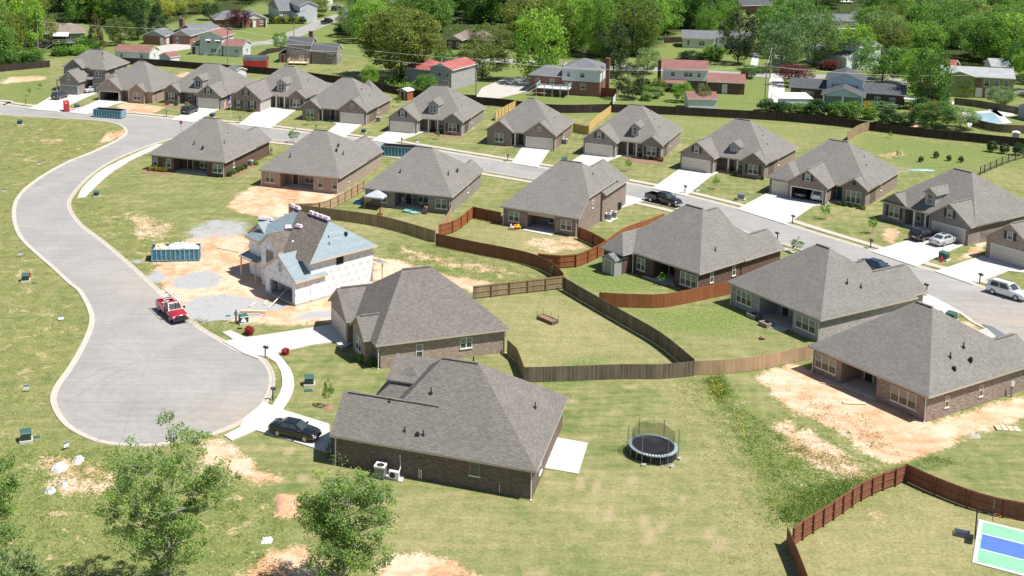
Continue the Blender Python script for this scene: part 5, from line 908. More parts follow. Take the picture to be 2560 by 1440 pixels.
fence('dark fence panel on the hill beside white house', [(1660,108),(1706,106)], 1.7, 'fence_dark'); fence('dark fence on the top right hill', [(1865,36),(1925,36)], 1.7, 'fence_dark'); fence('dark fence beside the brick chimney house', [(1500,200),(1545,196)], 1.5, 'fence_dark'); fence('grey fence stub below magnolia tree', [(1532,262),(1545,243)], 1.6, 'siding_mint')
# ================================================================ VEHICLES
def carpaint(name, c, rough=0.25): return plain(name, c, rough, 0.15, 0.0, coat=0.8)
M['p_black'] = carpaint('black_car_paint', (0.012, 0.013, 0.018)); M['p_silver'] = carpaint('silver_car_paint', (0.50, 0.52, 0.54), .3); M['p_white'] = carpaint('white_car_paint', (0.78, 0.79, 0.80)); M['p_red'] = carpaint('red_car_paint', (0.42, 0.02, 0.045)); M['p_blue'] = carpaint('dark_blue_car_paint', (0.02, 0.035, 0.09)); M['p_grey'] = carpaint('dark_grey_car_paint', (0.05, 0.055, 0.065))
M['lamp'] = plain('clear_lamp', (0.70, 0.71, 0.72), 0.15, 0, 0); M['tail'] = plain('red_lamp', (0.40, 0.02, 0.02), 0.2, 0, 0); M['rim'] = plain('alloy_rim', (0.45, 0.46, 0.48), 0.3, 0.8, 0); M['trim_dark'] = plain('dark_trim', (0.03, 0.03, 0.033), 0.5, 0, 0)
WH = {}
def wheel(t, x, y, r, w=.22):
    k = (round(r, 2), w)
    if k not in WH:
        a = MB().lathe((0,0,0), [(r*.6,-w/2),(r*.93,-w/2),(r,-w*.35),(r,w*.35),(r*.93,w/2),(r*.6,w/2)], 18, 'y').data('wheel', M['rubber'], True)
        b_ = MB().lathe((0,0,0), [(.05,-w*.53),(r*.62,-w*.50),(r*.62,w*.50),(.05,w*.53)], 10, 'y').data('rim', M['rim']); WH[k] = (a, b_)
    o = child('wheel', WH[k][0], t, (x, y, r)); child('rim', WH[k][1], o)
def ring(x, w, z0, zt, tw=.86):
    return [(x,-w*.9,z0),(x,-w,z0+.16),(x,-w,zt-.22),(x,-w*.975,zt-.1),(x,-w*tw,zt),(x,w*tw,zt),(x,w*.975,zt-.1),(x,w,zt-.22),(x,w,z0+.16),(x,w*.9,z0)]
SPEC = {  # length, half width, stations (x, half width, z0, ztop), wheels x, r, cabin: bottom x0 x1, mid-roof x0 x1, belt z, roof z
 'sedan': dict(st=[(-2.42,.74,.42,.78),(-2.36,.84,.30,.95),(-2.0,.90,.24,1.02),(-1.3,.92,.22,1.02),(.6,.92,.22,1.0),(1.3,.91,.22,.93),(2.0,.87,.25,.82),(2.34,.78,.32,.70),(2.43,.66,.38,.58)], wx=(-1.42,1.38), r=.33, cb=(-1.85,1.15), cr=(-1.0,.30), bz=.98, rz=1.45, cw=.80, rw=.60),
 'suv': dict(st=[(-2.36,.80,.42,.95),(-2.30,.90,.34,1.12),(-1.8,.94,.28,1.14),(.7,.95,.28,1.12),(1.4,.94,.28,1.08),(2.1,.90,.32,.98),(2.36,.82,.4,.84)], wx=(-1.42,1.42), r=.38, cb=(-2.26,1.05), cr=(-2.0,.35), bz=1.1, rz=1.74, cw=.86, rw=.70),
 'van': dict(st=[(-2.52,.86,.4,.98),(-2.48,.95,.3,1.1),(-1.8,.98,.25,1.1),(1.0,.98,.25,1.08),(1.7,.96,.28,.98),(2.3,.88,.32,.82),(2.5,.76,.4,.68)], wx=(-1.5,1.5), r=.34, cb=(-2.46,1.75), cr=(-2.25,.55), bz=1.06, rz=1.75, cw=.90, rw=.74)}
def car(kind, label, px, yaw, paint, cat='car', name='parked_car', group=None, xyz=None, roofrails=False, sunroof=False):
    s = SPEC[kind]; p = xyz or (*gp(*px), .03); t = thing(name, label, cat, p, R(yaw), group)
    MB().loft([ring(*q) for q in s['st']]).obj('body', M[paint], t, True)
    (b0, b1), (r0, r1), bz, rz, cw_, rw = s['cb'], s['cr'], s['bz'], s['rz'], s['cw'], s['rw']
    def q(k, x, y): return (x, y, bz-.06+(rz-bz+.06)*k)
    bot = [(b0,-cw_,bz-.1),(b1,-cw_,bz-.1),(b1,cw_,bz-.1),(b0,cw_,bz-.1)]; top = [(r0,-rw,rz-.03),(r1,-rw,rz-.03),(r1,rw,rz-.03),(r0,rw,rz-.03)]; cap = [(r0+.18,-rw*.8,rz+.02),(r1-.18,-rw*.8,rz+.02),(r1-.18,rw*.8,rz+.02),(r0+.18,rw*.8,rz+.02)]
    c = MB().hexa(bot, top); c.hexa(top, cap); c.obj('roof', M[paint], t)
    def lerp(a, b_, k): return tuple(a[i]+(b_[i]-a[i])*k for i in range(3))
    def pane(a, b_, c_, d, nm, ins=(.08,.92), vv=(.16,.90), off=.012):
        # a,b bottom; d,c top
        A = lerp(lerp(a, b_, ins[0]), lerp(d, c_, ins[0]), vv[0]); B = lerp(lerp(a, b_, ins[1]), lerp(d, c_, ins[1]), vv[0]); Cc = lerp(lerp(a, b_, ins[1]), lerp(d, c_, ins[1]), vv[1]); D = lerp(lerp(a, b_, ins[0]), lerp(d, c_, ins[0]), vv[1])
        nrm = np.cross(np.array(B)-A, np.array(D)-A); nrm /= np.linalg.norm(nrm); v = [tuple(np.array(k_)+nrm*off) for k_ in (A, B, Cc, D)]; MB().hexa([tuple(np.array(k_)-nrm*.02) for k_ in (A, B, Cc, D)], v).obj(nm, M['glass'], t)
    pane(bot[0], bot[1], top[1], top[0], 'side_window', (.13,.47)); pane(bot[0], bot[1], top[1], top[0], 'side_window', (.51,.86)); pane(bot[2], bot[3], top[3], top[2], 'side_window', (.14,.49)); pane(bot[2], bot[3], top[3], top[2], 'side_window', (.53,.87))
    pane(bot[1], bot[2], top[2], top[1], 'windscreen', (.07,.93), (.14,.93)); pane(bot[3], bot[0], top[0], top[3], 'rear_window', (.1,.9), (.25 if kind == 'sedan' else .2,.9))
    for x in s['wx']:
        for y in (-1, 1): wheel(t, x, y*(s['st'][3][1]-.10), s['r'])
    xf, xr = s['st'][-2][0], s['st'][0][0]; zf, wr = s['st'][-2][3]-.12, s['st'][0][1]
    for y in (-1, 1):
        MB().obox((xf-.03, y*.62, zf-.06), .26, .30, .12, -y*.35).obj('headlight', M['lamp'], t); MB().obox((xr+.03, y*(wr-.1), s['st'][0][3]-.16), .10, .30, .17).obj('tail_light', M['tail'], t)
        MB().obox((b1-.35, y*(cw_+.16), bz-.02), .16, .22, .14).obj('wing_mirror', M[paint], t)
    MB().box(xf+.04, -.45, .36, xf+.1, .45, .52).obj('grille', M['trim_dark'], t); MB().box(xr-.03, -.26, .62, xr+.02, .26, .74).obj('number_plate', M['white'], t)
    if sunroof: MB().box(r0+.45, -.35, rz+.0, r1-.25, .35, rz+.028).obj('sunroof', M['glass'], t)
    if roofrails:
        for y in (-1, 1): MB().box(r0+.2, y*(rw-.04)-.02, rz, r1-.1, y*(rw-.04)+.02, rz+.07).obj('roof_rail', M['metal_grey'], t)
    return t
def pickup(label, px, yaw, paint, crew=True, ladder=False, lower=None, xyz=None):
    p = xyz or (*gp(*px), .03); t = thing('pickup_truck', label, 'pickup truck', p, R(yaw)); L = 2.9 if crew else 2.85; cb = (-.75, 1.45) if crew else (-.05, 1.4)
    b_ = MB().loft([ring(*q) for q in [(cb[0]-.02,.97,.42,1.22),(.9,.98,.40,1.22),(1.5,.98,.40,1.20),(2.3,.97,.42,1.16),(2.75,.92,.46,1.06),(2.9,.84,.55,.9)]]); b_.obj('body', M[paint], t, True)
    bed = MB(); x0, x1 = -L, cb[0]-.05; bed.box(x0, -.98, .55, x1, -.86, 1.25); bed.box(x0, .86, .55, x1, .98, 1.25); bed.box(x0, -.86, .55, x1, .86, .68); bed.box(x1-.1, -.86, .68, x1, .86, 1.25); bed.obj('cargo_bed', M[paint], t)
    tg = MB().box(x0-.06, -.9, .6, x0-.004, .9, 1.25).obj('tailgate', M[paint], t); MB().box(x0-.1, -.15, 1.0, x0-.061, .15, 1.06).obj('handle', M['trim_dark'], tg)
    MB().box(x0-.2, -.95, .42, x0-.07, .95, .6).obj('bumper', M['rim'], t); MB().box(2.86, -.95, .42, 3.02, .95, .64).obj('bumper', M['trim_dark'] if not crew else M['rim'], t); MB().box(2.84, -.6, .68, 2.96, .6, .98).obj('grille', M['trim_dark'], t)
    bot = [(cb[0],-.92,1.16),(cb[1],-.92,1.16),(cb[1],.92,1.16),(cb[0],.92,1.16)]; tp = [(cb[0]+.12,-.72,1.85),(cb[1]-.75,-.72,1.85),(cb[1]-.75,.72,1.85),(cb[0]+.12,.72,1.85)]; cp = [(cb[0]+.25,-.6,1.92),(cb[1]-.9,-.6,1.92),(cb[1]-.9,.6,1.92),(cb[0]+.25,.6,1.92)]
    MB().hexa(bot, tp).hexa(tp, cp).obj('roof', M[paint], t)
    def lerp(a, c_, k): return np.array(a)+(np.array(c_)-np.array(a))*k
    def pane(a, b2, c_, d, nm, i0, i1, v0=.14, v1=.88):
        P_ = [lerp(lerp(a, b2, i), lerp(d, c_, i), v) for i, v in ((i0, v0), (i1, v0), (i1, v1), (i0, v1))]; nr = np.cross(P_[1]-P_[0], P_[3]-P_[0]); nr /= np.linalg.norm(nr); MB().hexa([tuple(k-nr*.02) for k in P_], [tuple(k+nr*.012) for k in P_]).obj(nm, M['glass'], t)
    for (a, c2, d, e) in ((bot[0], bot[1], tp[1], tp[0]), (bot[2], bot[3], tp[3], tp[2])):
        if crew: pane(a, c2, d, e, 'side_window', .10, .46); pane(a, c2, d, e, 'side_window', .5, .86)
        else: pane(a, c2, d, e, 'side_window', .14, .84)
    pane(bot[1], bot[2], tp[2], tp[1], 'windscreen', .06, .94, .1, .93); pane(bot[3], bot[0], tp[0], tp[3], 'rear_window', .12, .88, .3, .9)
    for x in (-1.85, 1.85):
        for y in (-1, 1): wheel(t, x, y*.86, .40, .27)
    for y in (-1, 1):
        MB().obox((2.78, y*.74, .74), .2, .32, .24).obj('headlight', M['lamp'], t); MB().obox((-L-.03, y*.9, .8), .07, .14, .4).obj('tail_light', M['tail'], t); MB().obox((cb[1]-.2, y*1.1, 1.2), .14, .24, .22).obj('wing_mirror', M['trim_dark'], t)
    if ladder:
        rk = MB()
        for y in (-.9, .9):
            for x in (-2.7, -.25): rk.tube([(x, y, 1.25), (x, y, 2.1)], .035, 5)
            rk.tube([(-2.75, y, 2.1), (1.3, y, 2.1)], .035, 5); rk.tube([(1.25, y, 1.3), (1.25, y, 2.1)], .03, 5)
        for x in (-2.7, -1.5, -.25, 1.25): rk.tube([(x, -.9, 2.1), (x, .9, 2.1)], .035, 5)
        rk.obj('ladder_rack', M['metal_white'], t)
        ld = thing('ladder', 'long silver ladder lying on the red truck rack', 'ladder', (*p[:2], 2.19), R(yaw)); lm = MB()
        for y in (.30, .72): lm.box(-3.4, y-.03, 0, 1.6, y+.03, .1)
        for k in range(15): lm.tube([(-3.3+k*.34, .3, .05), (-3.3+k*.34, .72, .05)], .025, 5)
        lm.obj('rails', M['metal_white'], ld)
        gr = thing('tool_load', 'jumble of buckets and tools in the red truck bed', 'tools', (*p[:2], .72), R(yaw)); gm = MB()
        gm.lathe((-2.2,.3,0), [(.16,0),(.19,.4)], 10); gr2 = gm.obj('bucket', M['plastic'], gr); MB().box(-1.4,-.7,0,-.4,-.1,.55).obj('tool_chest', M['trim_dark'], gr); MB().tube([(-2.6,-.3,.1),(-.5,-.2,.5)], .06).obj('pipe', M['metal_grey'], gr); MB().box(-2.0,-.6,0,-1.6,-.2,.45).obj('box', M['lumber'], gr)
    return t
DZ = .14
car('sedan', 'black sedan parked on concrete drive by the nearest house', (737,1093), -24.5, 'p_black', xyz=(*gp(738,1092), DZ))
car('suv', 'black crossover parked beside the silver sedan', (2309,598), 30, 'p_black', xyz=(*gp(2309,599), DZ)); car('sedan', 'silver sedan with sunroof parked beside the black crossover', (2358,612), 30, 'p_silver', xyz=(*gp(2360,611), DZ), sunroof=True)
car('suv', 'large white sport utility car parked at kerb by right edge', (2519,741), -57, 'p_white', roofrails=True); pickup('black crew cab pickup truck parked on the street', (1659,509), -52, 'p_black')
pickup('red work truck with rack parked by the kerb on cul-de-sac road', (430,790), -62, 'p_red', False, True)
car('van', 'black minivan on the drive of grey brick dormer house', (475,284), 67, 'p_black', 'minivan', xyz=(*gp(475,283), DZ)); car('suv', 'small black hatchback on drive of the two storey house', (150,247), 68, 'p_grey', xyz=(*gp(150,247), DZ)); car('sedan', 'silver sedan by side wall of the two storey brick house', (231,231), 48, 'p_silver', xyz=(*gp(231,231), DZ))
for lb, x, k, pt in (('dark car nose out of sight inside the open triple garage', 5.6, 'sedan', 'p_grey'), ('white car tail visible inside the open triple garage', 8.2, 'suv', 'p_white')): car(k, lb, None, N10[1]+90, pt, xyz=(*loc2w(N10[0], N10[1], x, .6), DZ))
car('sedan', 'dark blue car mostly hidden behind the pale brick house roof', (2192,677), -55, 'p_blue')
pickup('black pickup driving up the distant road past the hedges', (818,59), 62, 'p_black'); car('van', 'dark blue minivan at the road junction at the top of the photo', (845,27), -8, 'p_blue', 'minivan')
car('sedan', 'left one of two distant white cars parked at upper right', (1881,57), 75, 'p_white', group='white cars parked far off'); car('sedan', 'right one of two distant white cars parked at upper right', (1908,60), 75, 'p_white', group='white cars parked far off'); car('suv', 'white car glimpsed through trees above the white floored house', (1391,126), 20, 'p_white'); car('van', 'white van far off at the top right among houses', (2114,9), 0, 'p_white', 'van')
# ================================================================ SITE OBJECTS
M['dump'] = plain('blue_dumpster_paint', (0.045, 0.19, 0.28), 0.55, 0.1, 0.35, 1.8); M['dump_rust'] = plain('rusty_steel', (0.14, 0.07, 0.05), 0.8, 0.2, 0.3, 2); M['dump_light'] = plain('faded_blue_paint', (0.22, 0.36, 0.42), 0.6, 0.1, 0.3, 2)
def dumpster(label, pa, pb, H=1.7, yaw=None, Lr=6.6):
    a, b_ = gp(*pa), gp(*pb); y = math.atan2(b_[1]-a[1], b_[0]-a[0]) if yaw is None else R(yaw); t = thing('dumpster', label, 'dumpster', (*a, .02), y); L, D = Lr, 2.3
    w = MB(); w.box(0, 0, .18, L, .07, H); w.box(0, D-.07, .18, L, D, H); w.box(0, .07, .18, .07, D-.07, H); w.box(.07, .07, .16, L-.07, D-.07, .24, 1); w.box(.07, .071, .24, L-.07, .09, H-.02, 1); w.box(.07, D-.09, .24, L-.07, D-.071, H-.02, 1); w.obj('bin_wall', [M['dump'], M['dump_rust']], t)
    rb = MB(); n_ = 11
    for i in range(n_): x = .15+(L-.35)*i/(n_-1); rb.hexa([(x-.07,-.1,.2),(x+.07,-.1,.2),(x+.07,-.001,.2),(x-.07,-.001,.2)], [(x-.07,-.05,H-.1),(x+.07,-.05,H-.1),(x+.07,-.001,H-.1),(x-.07,-.001,H-.1)])
    rb.box(-.04, -.07, H-.09, L+.02, -.001, H+.02); rb.box(-.04, D+.001, H-.09, L+.02, D+.07, H+.02); rb.box(-.05, -.06, .1, L, -.002, .2); rb.obj('rib', M['dump_light'], t)
    dr = MB().box(L-.07, .07, .2, L, D-.07, H).box(L, .1, .9, L+.05, D-.1, 1.0).box(L, .5, .2, L+.06, .62, H).box(L, D-.62, .2, L+.06, D-.5, H); dr.obj('end_door', M['dump_light'], t)
    sk = MB().box(.3, .5, 0, L-.2, .7, .16).box(.3, D-.7, 0, L-.2, D-.5, .16); sk.obj('skid', M['dump_rust'], t); MB().box(-.35, D/2-.3, .3, 0, D/2+.3, .45).obj('hook_bar', M['dump_rust'], t)
    for x in (.6, L-.6): MB().lathe((x, .6, .12), [(.12,-.12),(.12,.12)], 10, 'y').obj('roller', M['rubber'], t)
    return t, a, y
t, a, y = dumpster('full blue dumpster heaped with white debris on the dirt', (377,655), (494,653)); up = lambda x, d: (a[0]+cos(y)*x-sin(y)*d, a[1]+sin(y)*x+cos(y)*d)
sheet_heap('debris_heap', 'white plastic wrap debris heaped in the full dumpster', 'debris', (*up(4.2, 1.2), 1.35), 4.6, 2.0, 1.0, 'plastic', 5, None, 14); sheet_heap('cardboard_heap', 'brown cardboard scraps at left end of the full dumpster', 'debris', (*up(1.1, 1.2), 1.3), 1.8, 1.9, .9, 'lumber', 8)
dumpster('empty blue dumpster standing in the street by red portable toilet', (233,293), (302,298)); dumpster('blue dumpster with dark open top behind the canopy house roof', (952,390), (1018,397), 1.9, -17)
M['toilet_red'] = plain('red_plastic', (0.50, 0.03, 0.045), 0.4, 0, 0.08)
t = thing('portable_toilet', 'bright red portable toilet at kerb left of the street dumpster', 'portable toilet', G3(166,277,.1), R(20)); MB().obox((0,0,.1), 1.15, 1.15, 2.0).obj('cabin', M['toilet_red'], t); MB().obox((0,0,2.1), 1.2, 1.2, .22, 0, 0, .7, .55).obj('roof', M['toilet_red'], t); MB().box(-.42, -.60, .15, .42, -.577, 2.0).obj('door', M['red_paint'], t); MB().obox((0,0,0), 1.25, 1.25, .1).obj('base', M['trim_dark'], t); MB().tube([(.35,.3,2.2),(.35,.3,2.6)], .06).obj('vent_pipe', M['trim_dark'], t); MB().box(-.3,-.61,1.7,.1,-.601,1.9).obj('sign_plate', M['white'], t)
M['box_green'] = plain('green_utility_paint', (0.045, 0.10, 0.075), 0.5, 0, 0.12); M['lid_green'] = plain('green_lid', (0.05, 0.12, 0.10), 0.4, 0, 0.1); M['box_dark'] = plain('dark_green_paint', (0.025, 0.045, 0.035), 0.5, 0, .1)
def util(label, px, rz=.2, s=1.0, grey=False):
    t = thing('utility_box', label, 'utility box', G3(*px), rz); t.scale = (s,)*3; a = 'metal_grey' if grey else 'box_green'
    MB().obox((0,0,-.02), 1.15, 1.05, .22).obj('pad', M['conc'], t); MB().obox((0,.02,.2), .92, .8, .62).obj('cabinet', M[a], t); MB().hexa([(-.49,-.42,.82),(.49,-.42,.82),(.49,.45,.82),(-.49,.45,.82)], [(-.47,-.36,.88),(.47,-.36,.88),(.47,.43,.98),(-.47,.43,.98)]).obj('lid', M['metal_grey' if grey else 'lid_green'], t); MB().box(-.40,-.41,.24,.40,-.381,.78).obj('door', M['metal_grey' if grey else 'box_dark'], t); MB().box(.28,-.43,.5,.34,-.411,.6).obj('handle', M['rim'], t)
UB = [('green utility box on left field at the top of the curve', (50,312), .1, 1.1), ('green utility box where the curved pavement ends', (241,491), .05, .9), ('green utility box beside an orange marker on left field', (64,703), .2, 1.0), ('green utility box between two driveways on the lawn by curved path', (773,962), .05, 1.0), ('green utility box on pale pad at lower left near rubble', (65,1102), .3, 1.05), ('green utility box with white cap beside red azalea and dirt', (609,808), .4, 1.05),
      ('green utility box right of the red portable toilet', (193,270), .6, 1.0), ('green utility box beside the red hydrant at right', (2360,650), .7, 1.2), ('green utility box on lawn below the flagpole', (531,294), -.4, 1.0), ('green utility box by drive of the skylight house', (909,333), -.3, .9), ('dark utility box on grass just beyond the sloping walled house', (1411,408), -.3, 1.1), ('green utility box beside roof of the new house at right', (2377,802), -.9, 1.1)]
for lb, px, rz, s_ in UB: util(lb, px, rz, s_)
util('grey utility box on lawn left of the triple garage drive', (1853,499), -.5, 1.1, True)
def disc(label, px, cat, mat, sx=.6, sy=.45, hgt=.06, nm='ground_lid', rz=.2): o = MB().obox((0,0,0), sx, sy, hgt, 0, 0, .94, .94).obj(nm, M[mat], None, loc=G3(*px), rz=rz); return tag(o, label, cat)
disc('flat teal ground lid near the orange marker on left field', (86,708), 'ground lid', 'lid_green'); disc('flat teal ground lid right of the lower left utility box', (92,1093), 'ground lid', 'lid_green'); disc('flat teal ground lid on lawn below the curved path utility box', (771,977), 'ground lid', 'lid_green', .9, .6); disc('flat teal ground lid on lawn beside grey utility box', (1838,502), 'ground lid', 'lid_green', .8, .6); disc('flat teal ground lid left of the red hydrant', (2325,650), 'ground lid', 'lid_green', .8, .6)
def hydrant(label, px, mat): t = thing('fire_hydrant', label, 'hydrant', G3(*px)); MB().lathe((0,0,0), [(.2,0),(.2,.06),(.12,.08),(.12,.55),(.15,.57),(.13,.66),(.05,.76),(.04,.82)], 12).obj('barrel', M[mat], t); MB().lathe((0,0,.45), [(.07,-.22),(.07,.22)], 8, 'x').obj('nozzle', M[mat], t)
hydrant('red fire hydrant in front of green utility box', (2353,655), 'toilet_red'); M['orange'] = plain('faded_orange', (0.42, 0.13, 0.05), 0.6); hydrant('faded orange hydrant behind left field utility box', (76,693), 'orange')
# air conditioning
def ac(label, px, s=1.0, z=.1, rz=-.36): t = thing('ac_unit', label, 'air conditioner', G3(*px, z), rz); t.scale = (s,)*3; MB().obox((0,0,0), .78, .78, .85).obj('casing', M['metal_grey'], t); MB().lathe((0,0,.852), [(.36,0),(.36,.04),(.30,.05)], 16).obj('fan_grille', M['trim_dark'], t); f = MB().obox((0,0,.80), .82, .82, .10); f.box(-.41,-.41,.9,.41,-.34,.93); f.box(-.41,.34,.9,.41,.41,.93); f.box(-.41,-.34,.9,-.34,.34,.93); f.box(.34,-.34,.9,.41,.34,.93); f.obj('top_frame', M['metal_white'], t)
tag(filled('ac_pad', P([(928,1187),(953,1170),(1013,1187),(1005,1207)]), .1, M['conc'], None, .1), kind='structure'); ac('grey air conditioner on pad beside nearest house wall', (951,1190), 1.15)
t = thing('heat_pump', 'white fan unit on pad right of the grey air conditioner', 'heat pump', G3(985,1197,.1), -.36); MB().box(-.45,-.18,.06,.45,.18,.72).obj('casing', M['metal_white'], t); MB().lathe((-.1,-.19,.4), [(.26,0),(.26,.015),(.05,.02)], 16, 'y').obj('fan_grille', M['trim_dark'], t); MB().tube([(.4,.1,.6),(.42,.5,.9),(.3,.75,1.9)], .045).obj('pipe', M['metal_white'], t)
MBp = MB().box(-.5,-.5,0,.5,.5,.08)
for lb, px in (('air conditioner beside street corner house side wall', (626,413)), ('air conditioner beside drive of skylight house', (946,303)), ('air conditioner beside the cream garage house', (1412,359)), ('left air conditioner of the pair at the sloping side wall', (1521,548)), ('right air conditioner of the pair at the sloping side wall', (1534,543))): ac(lb, px, 1.0, .05)
tag(filled('ac_pad', P([(1508,549),(1528,536),(1545,545),(1524,557)]), .05, M['conc'], None, .05), kind='structure')
def bin_(label, px, rz=0): t = thing('wheelie_bin', label, 'bin', G3(*px, .12), rz); MB().obox((0,0,.06), .5, .55, .95, 0, 0, 1.2, 1.2).obj('bin_body', M['trim_dark'], t); MB().obox((0,0,1.01), .64, .72, .08).obj('lid', M['trim_dark'], t); MB().lathe((0,.25,.12), [(.12,-.3),(.12,.3)], 10, 'x').obj('wheel', M['rubber'], t)
bin_('black wheelie bin at garage corner beside silver sedan', (2412,608), .5); bin_('dark green wheelie bin at the sloping walled house front corner', (1547,523), .3)
# trampoline
TC = gp(1632,1137); t = thing('trampoline', 'round black trampoline with safety net on the near lawn', 'trampoline', (*TC, 0), .35); RR_ = 2.12; ZT = .92
M['mat_black'] = plain('jumping_mat', (0.016, 0.017, 0.024), 0.95, 0, .2, 3); M['pad_blue'] = plain('pale_blue_edge_pad', (0.36, 0.45, 0.50), 0.5, 0, .2, 3)
MB().lathe((0,0,ZT-.02), [(.001,0),(RR_*.86,0),(RR_*.86,.02),(.001,.02)], 40).obj('jumping_mat', M['mat_black'], t); pd = MB(); n_ = 48
for i in range(n_):
    a0, a1 = 2*pi*i/n_, 2*pi*(i+.72)/n_; r0, r1 = RR_*.88, RR_*1.02; pd.hexa([(r0*cos(a0),r0*sin(a0),ZT-.01),(r1*cos(a0),r1*sin(a0),ZT-.03),(r1*cos(a1),r1*sin(a1),ZT-.03),(r0*cos(a1),r0*sin(a1),ZT-.01)], [(r0*cos(a0),r0*sin(a0),ZT+.03),(r1*cos(a0),r1*sin(a0),ZT+.02),(r1*cos(a1),r1*sin(a1),ZT+.02),(r0*cos(a1),r0*sin(a1),ZT+.03)])
pd.obj('edge_pad', M['pad_blue'], t); fr = MB(); fr.tube([(RR_*cos(2*pi*i/40), RR_*sin(2*pi*i/40), ZT-.07) for i in range(41)], .05, 6); fr.obj('frame', M['metal_grey'], t)
for k in range(6):
    a_ = 2*pi*(k+.5)/6; p_ = (RR_*1.05*cos(a_), RR_*1.05*sin(a_)); MB().tube([(*p_, 0), (*p_, 2.55), (p_[0]*.93, p_[1]*.93, 2.62)], .032, 6).obj('pole', M['metal_grey'], t)
    a2 = a_+.35; MB().tube([(RR_*cos(a_-.3), RR_*sin(a_-.3), ZT-.1), (RR_*cos(a_-.3), RR_*sin(a_-.3), .04), (RR_*cos(a2), RR_*sin(a2), .04), (RR_*cos(a2), RR_*sin(a2), ZT-.1)], .03, 5).obj('leg', M['rim'], t)
m, n, l, b = newmat('safety_net'); out = [x for x in n if x.type == 'OUTPUT_MATERIAL'][0]; tr = n.new("ShaderNodeBsdfTransparent"); mx = n.new("ShaderNodeMixShader"); mx.inputs[0].default_value = .42; b.inputs["Base Color"].default_value = (.015,.015,.016,1); l.new(tr.outputs[0], mx.inputs[1]); l.new(b.outputs[0], mx.inputs[2]); l.new(mx.outputs[0], out.inputs[0]); M['net'] = m
nt = MB(); n_ = 36
def netz(a_): return 2.35-.28*abs(math.sin(3*(a_-pi/6)+pi/2*0))**1 if 0 else 2.32-.25*(1-abs(cos(3*(a_-pi/6))))
for i in range(n_):
    a0, a1 = 2*pi*i/n_, 2*pi*(i+1)/n_; r = RR_*.88; nt.poly([(r*cos(a0),r*sin(a0),ZT),(r*cos(a1),r*sin(a1),ZT),(r*cos(a1),r*sin(a1),netz(a1)),(r*cos(a0),r*sin(a0),netz(a0))])
nt.obj('safety_net', M['net'], t); sk = MB()
for i in range(n_):
    a0, a1 = 2*pi*i/n_, 2*pi*(i+1)/n_; r = RR_*.97; sk.poly([(r*cos(a0),r*sin(a0),.12),(r*cos(a1),r*sin(a1),.12),(r*cos(a1),r*sin(a1),ZT-.08),(r*cos(a0),r*sin(a0),ZT-.08)])
sk.obj('skirt', M['mat_black'], t)
for k, (dx, dy) in enumerate(((-1.35,-2.1),(1.1,-2.35),(2.15,-.9))): MB().obox((0,0,0), .42, .22, .2, .5*k).obj('sand_weight', M['conc_old'], None, loc=(TC[0]+dx, TC[1]+dy, 0)).__setitem__('label', ('left grey block weighing down the trampoline frame', 'middle grey block weighing down the trampoline frame', 'right grey block weighing down the trampoline frame')[k])
for o in C.objects:
    if o.name.startswith('sand_weight'): o['category'] = 'block'; o['group'] = 'blocks holding the trampoline'
# court and hoop
M['court_g'] = plain('green_court', (0.215, 0.47, 0.305), 0.7, 0, .10, .9); M['court_b'] = plain('blue_court', (0.075, 0.155, 0.46), 0.7, 0, .12, .9)
c0, c1 = gp(2447,1300), gp(2430,1408); ey = (c0-c1)/np.hypot(*(c0-c1)); ex = np.array([ey[1], -ey[0]]); Lc = 9.0; Wc = float(np.hypot(*(c0-c1)))
def cpt(u, v): return c1+ex*u+ey*v
def crect(nm, u0, u1, v0, v1, z, mat, th=.01, kind='structure'): return tag(filled(nm, [cpt(u0,v0),cpt(u1,v0),cpt(u1,v1),cpt(u0,v1)], z, M[mat], None, th), kind=kind)
crect('court', 0, Lc, 0, Wc, .08, 'conc', .08); crect('court', .32, Lc, .32, Wc-.32, .084, 'court_g', .003); crect('court', .40, Lc, Wc*.33, Wc*.68, .088, 'court_b', .003)
for v in (Wc*.33, Wc*.68): crect('court_line', .40, Lc, v-.05, v+.05, .092, 'white', .003)
HB = gp(2437,1348); t = thing('basketball_hoop', 'portable basketball hoop on pole beside the sport court', 'basketball hoop', (*HB, 0), math.atan2(ex[1], ex[0])); MB().tube([(0,0,0),(0,0,2.6),(.15,0,2.75)], .06).obj('pole', M['trim_dark'], t); MB().tube([(0,0,2.3),(1.1,.05,2.5)], .045).tube([(0,0,2.65),(1.1,.05,2.85)], .045).obj('arm', M['trim_dark'], t); MB().box(1.1,-.85,2.3,1.15,.85,3.3).obj('backboard', M['glass'], t); MB().tube([(1.42+.23*cos(2*pi*i/14), .23*sin(2*pi*i/14), 2.45) for i in range(15)], .02, 5).obj('rim', M['orange'], t); MB().obox((-.9,.1,0), 1.3, .85, .32, .1, 0, .8, .8).obj('base', M['p_grey'], t)
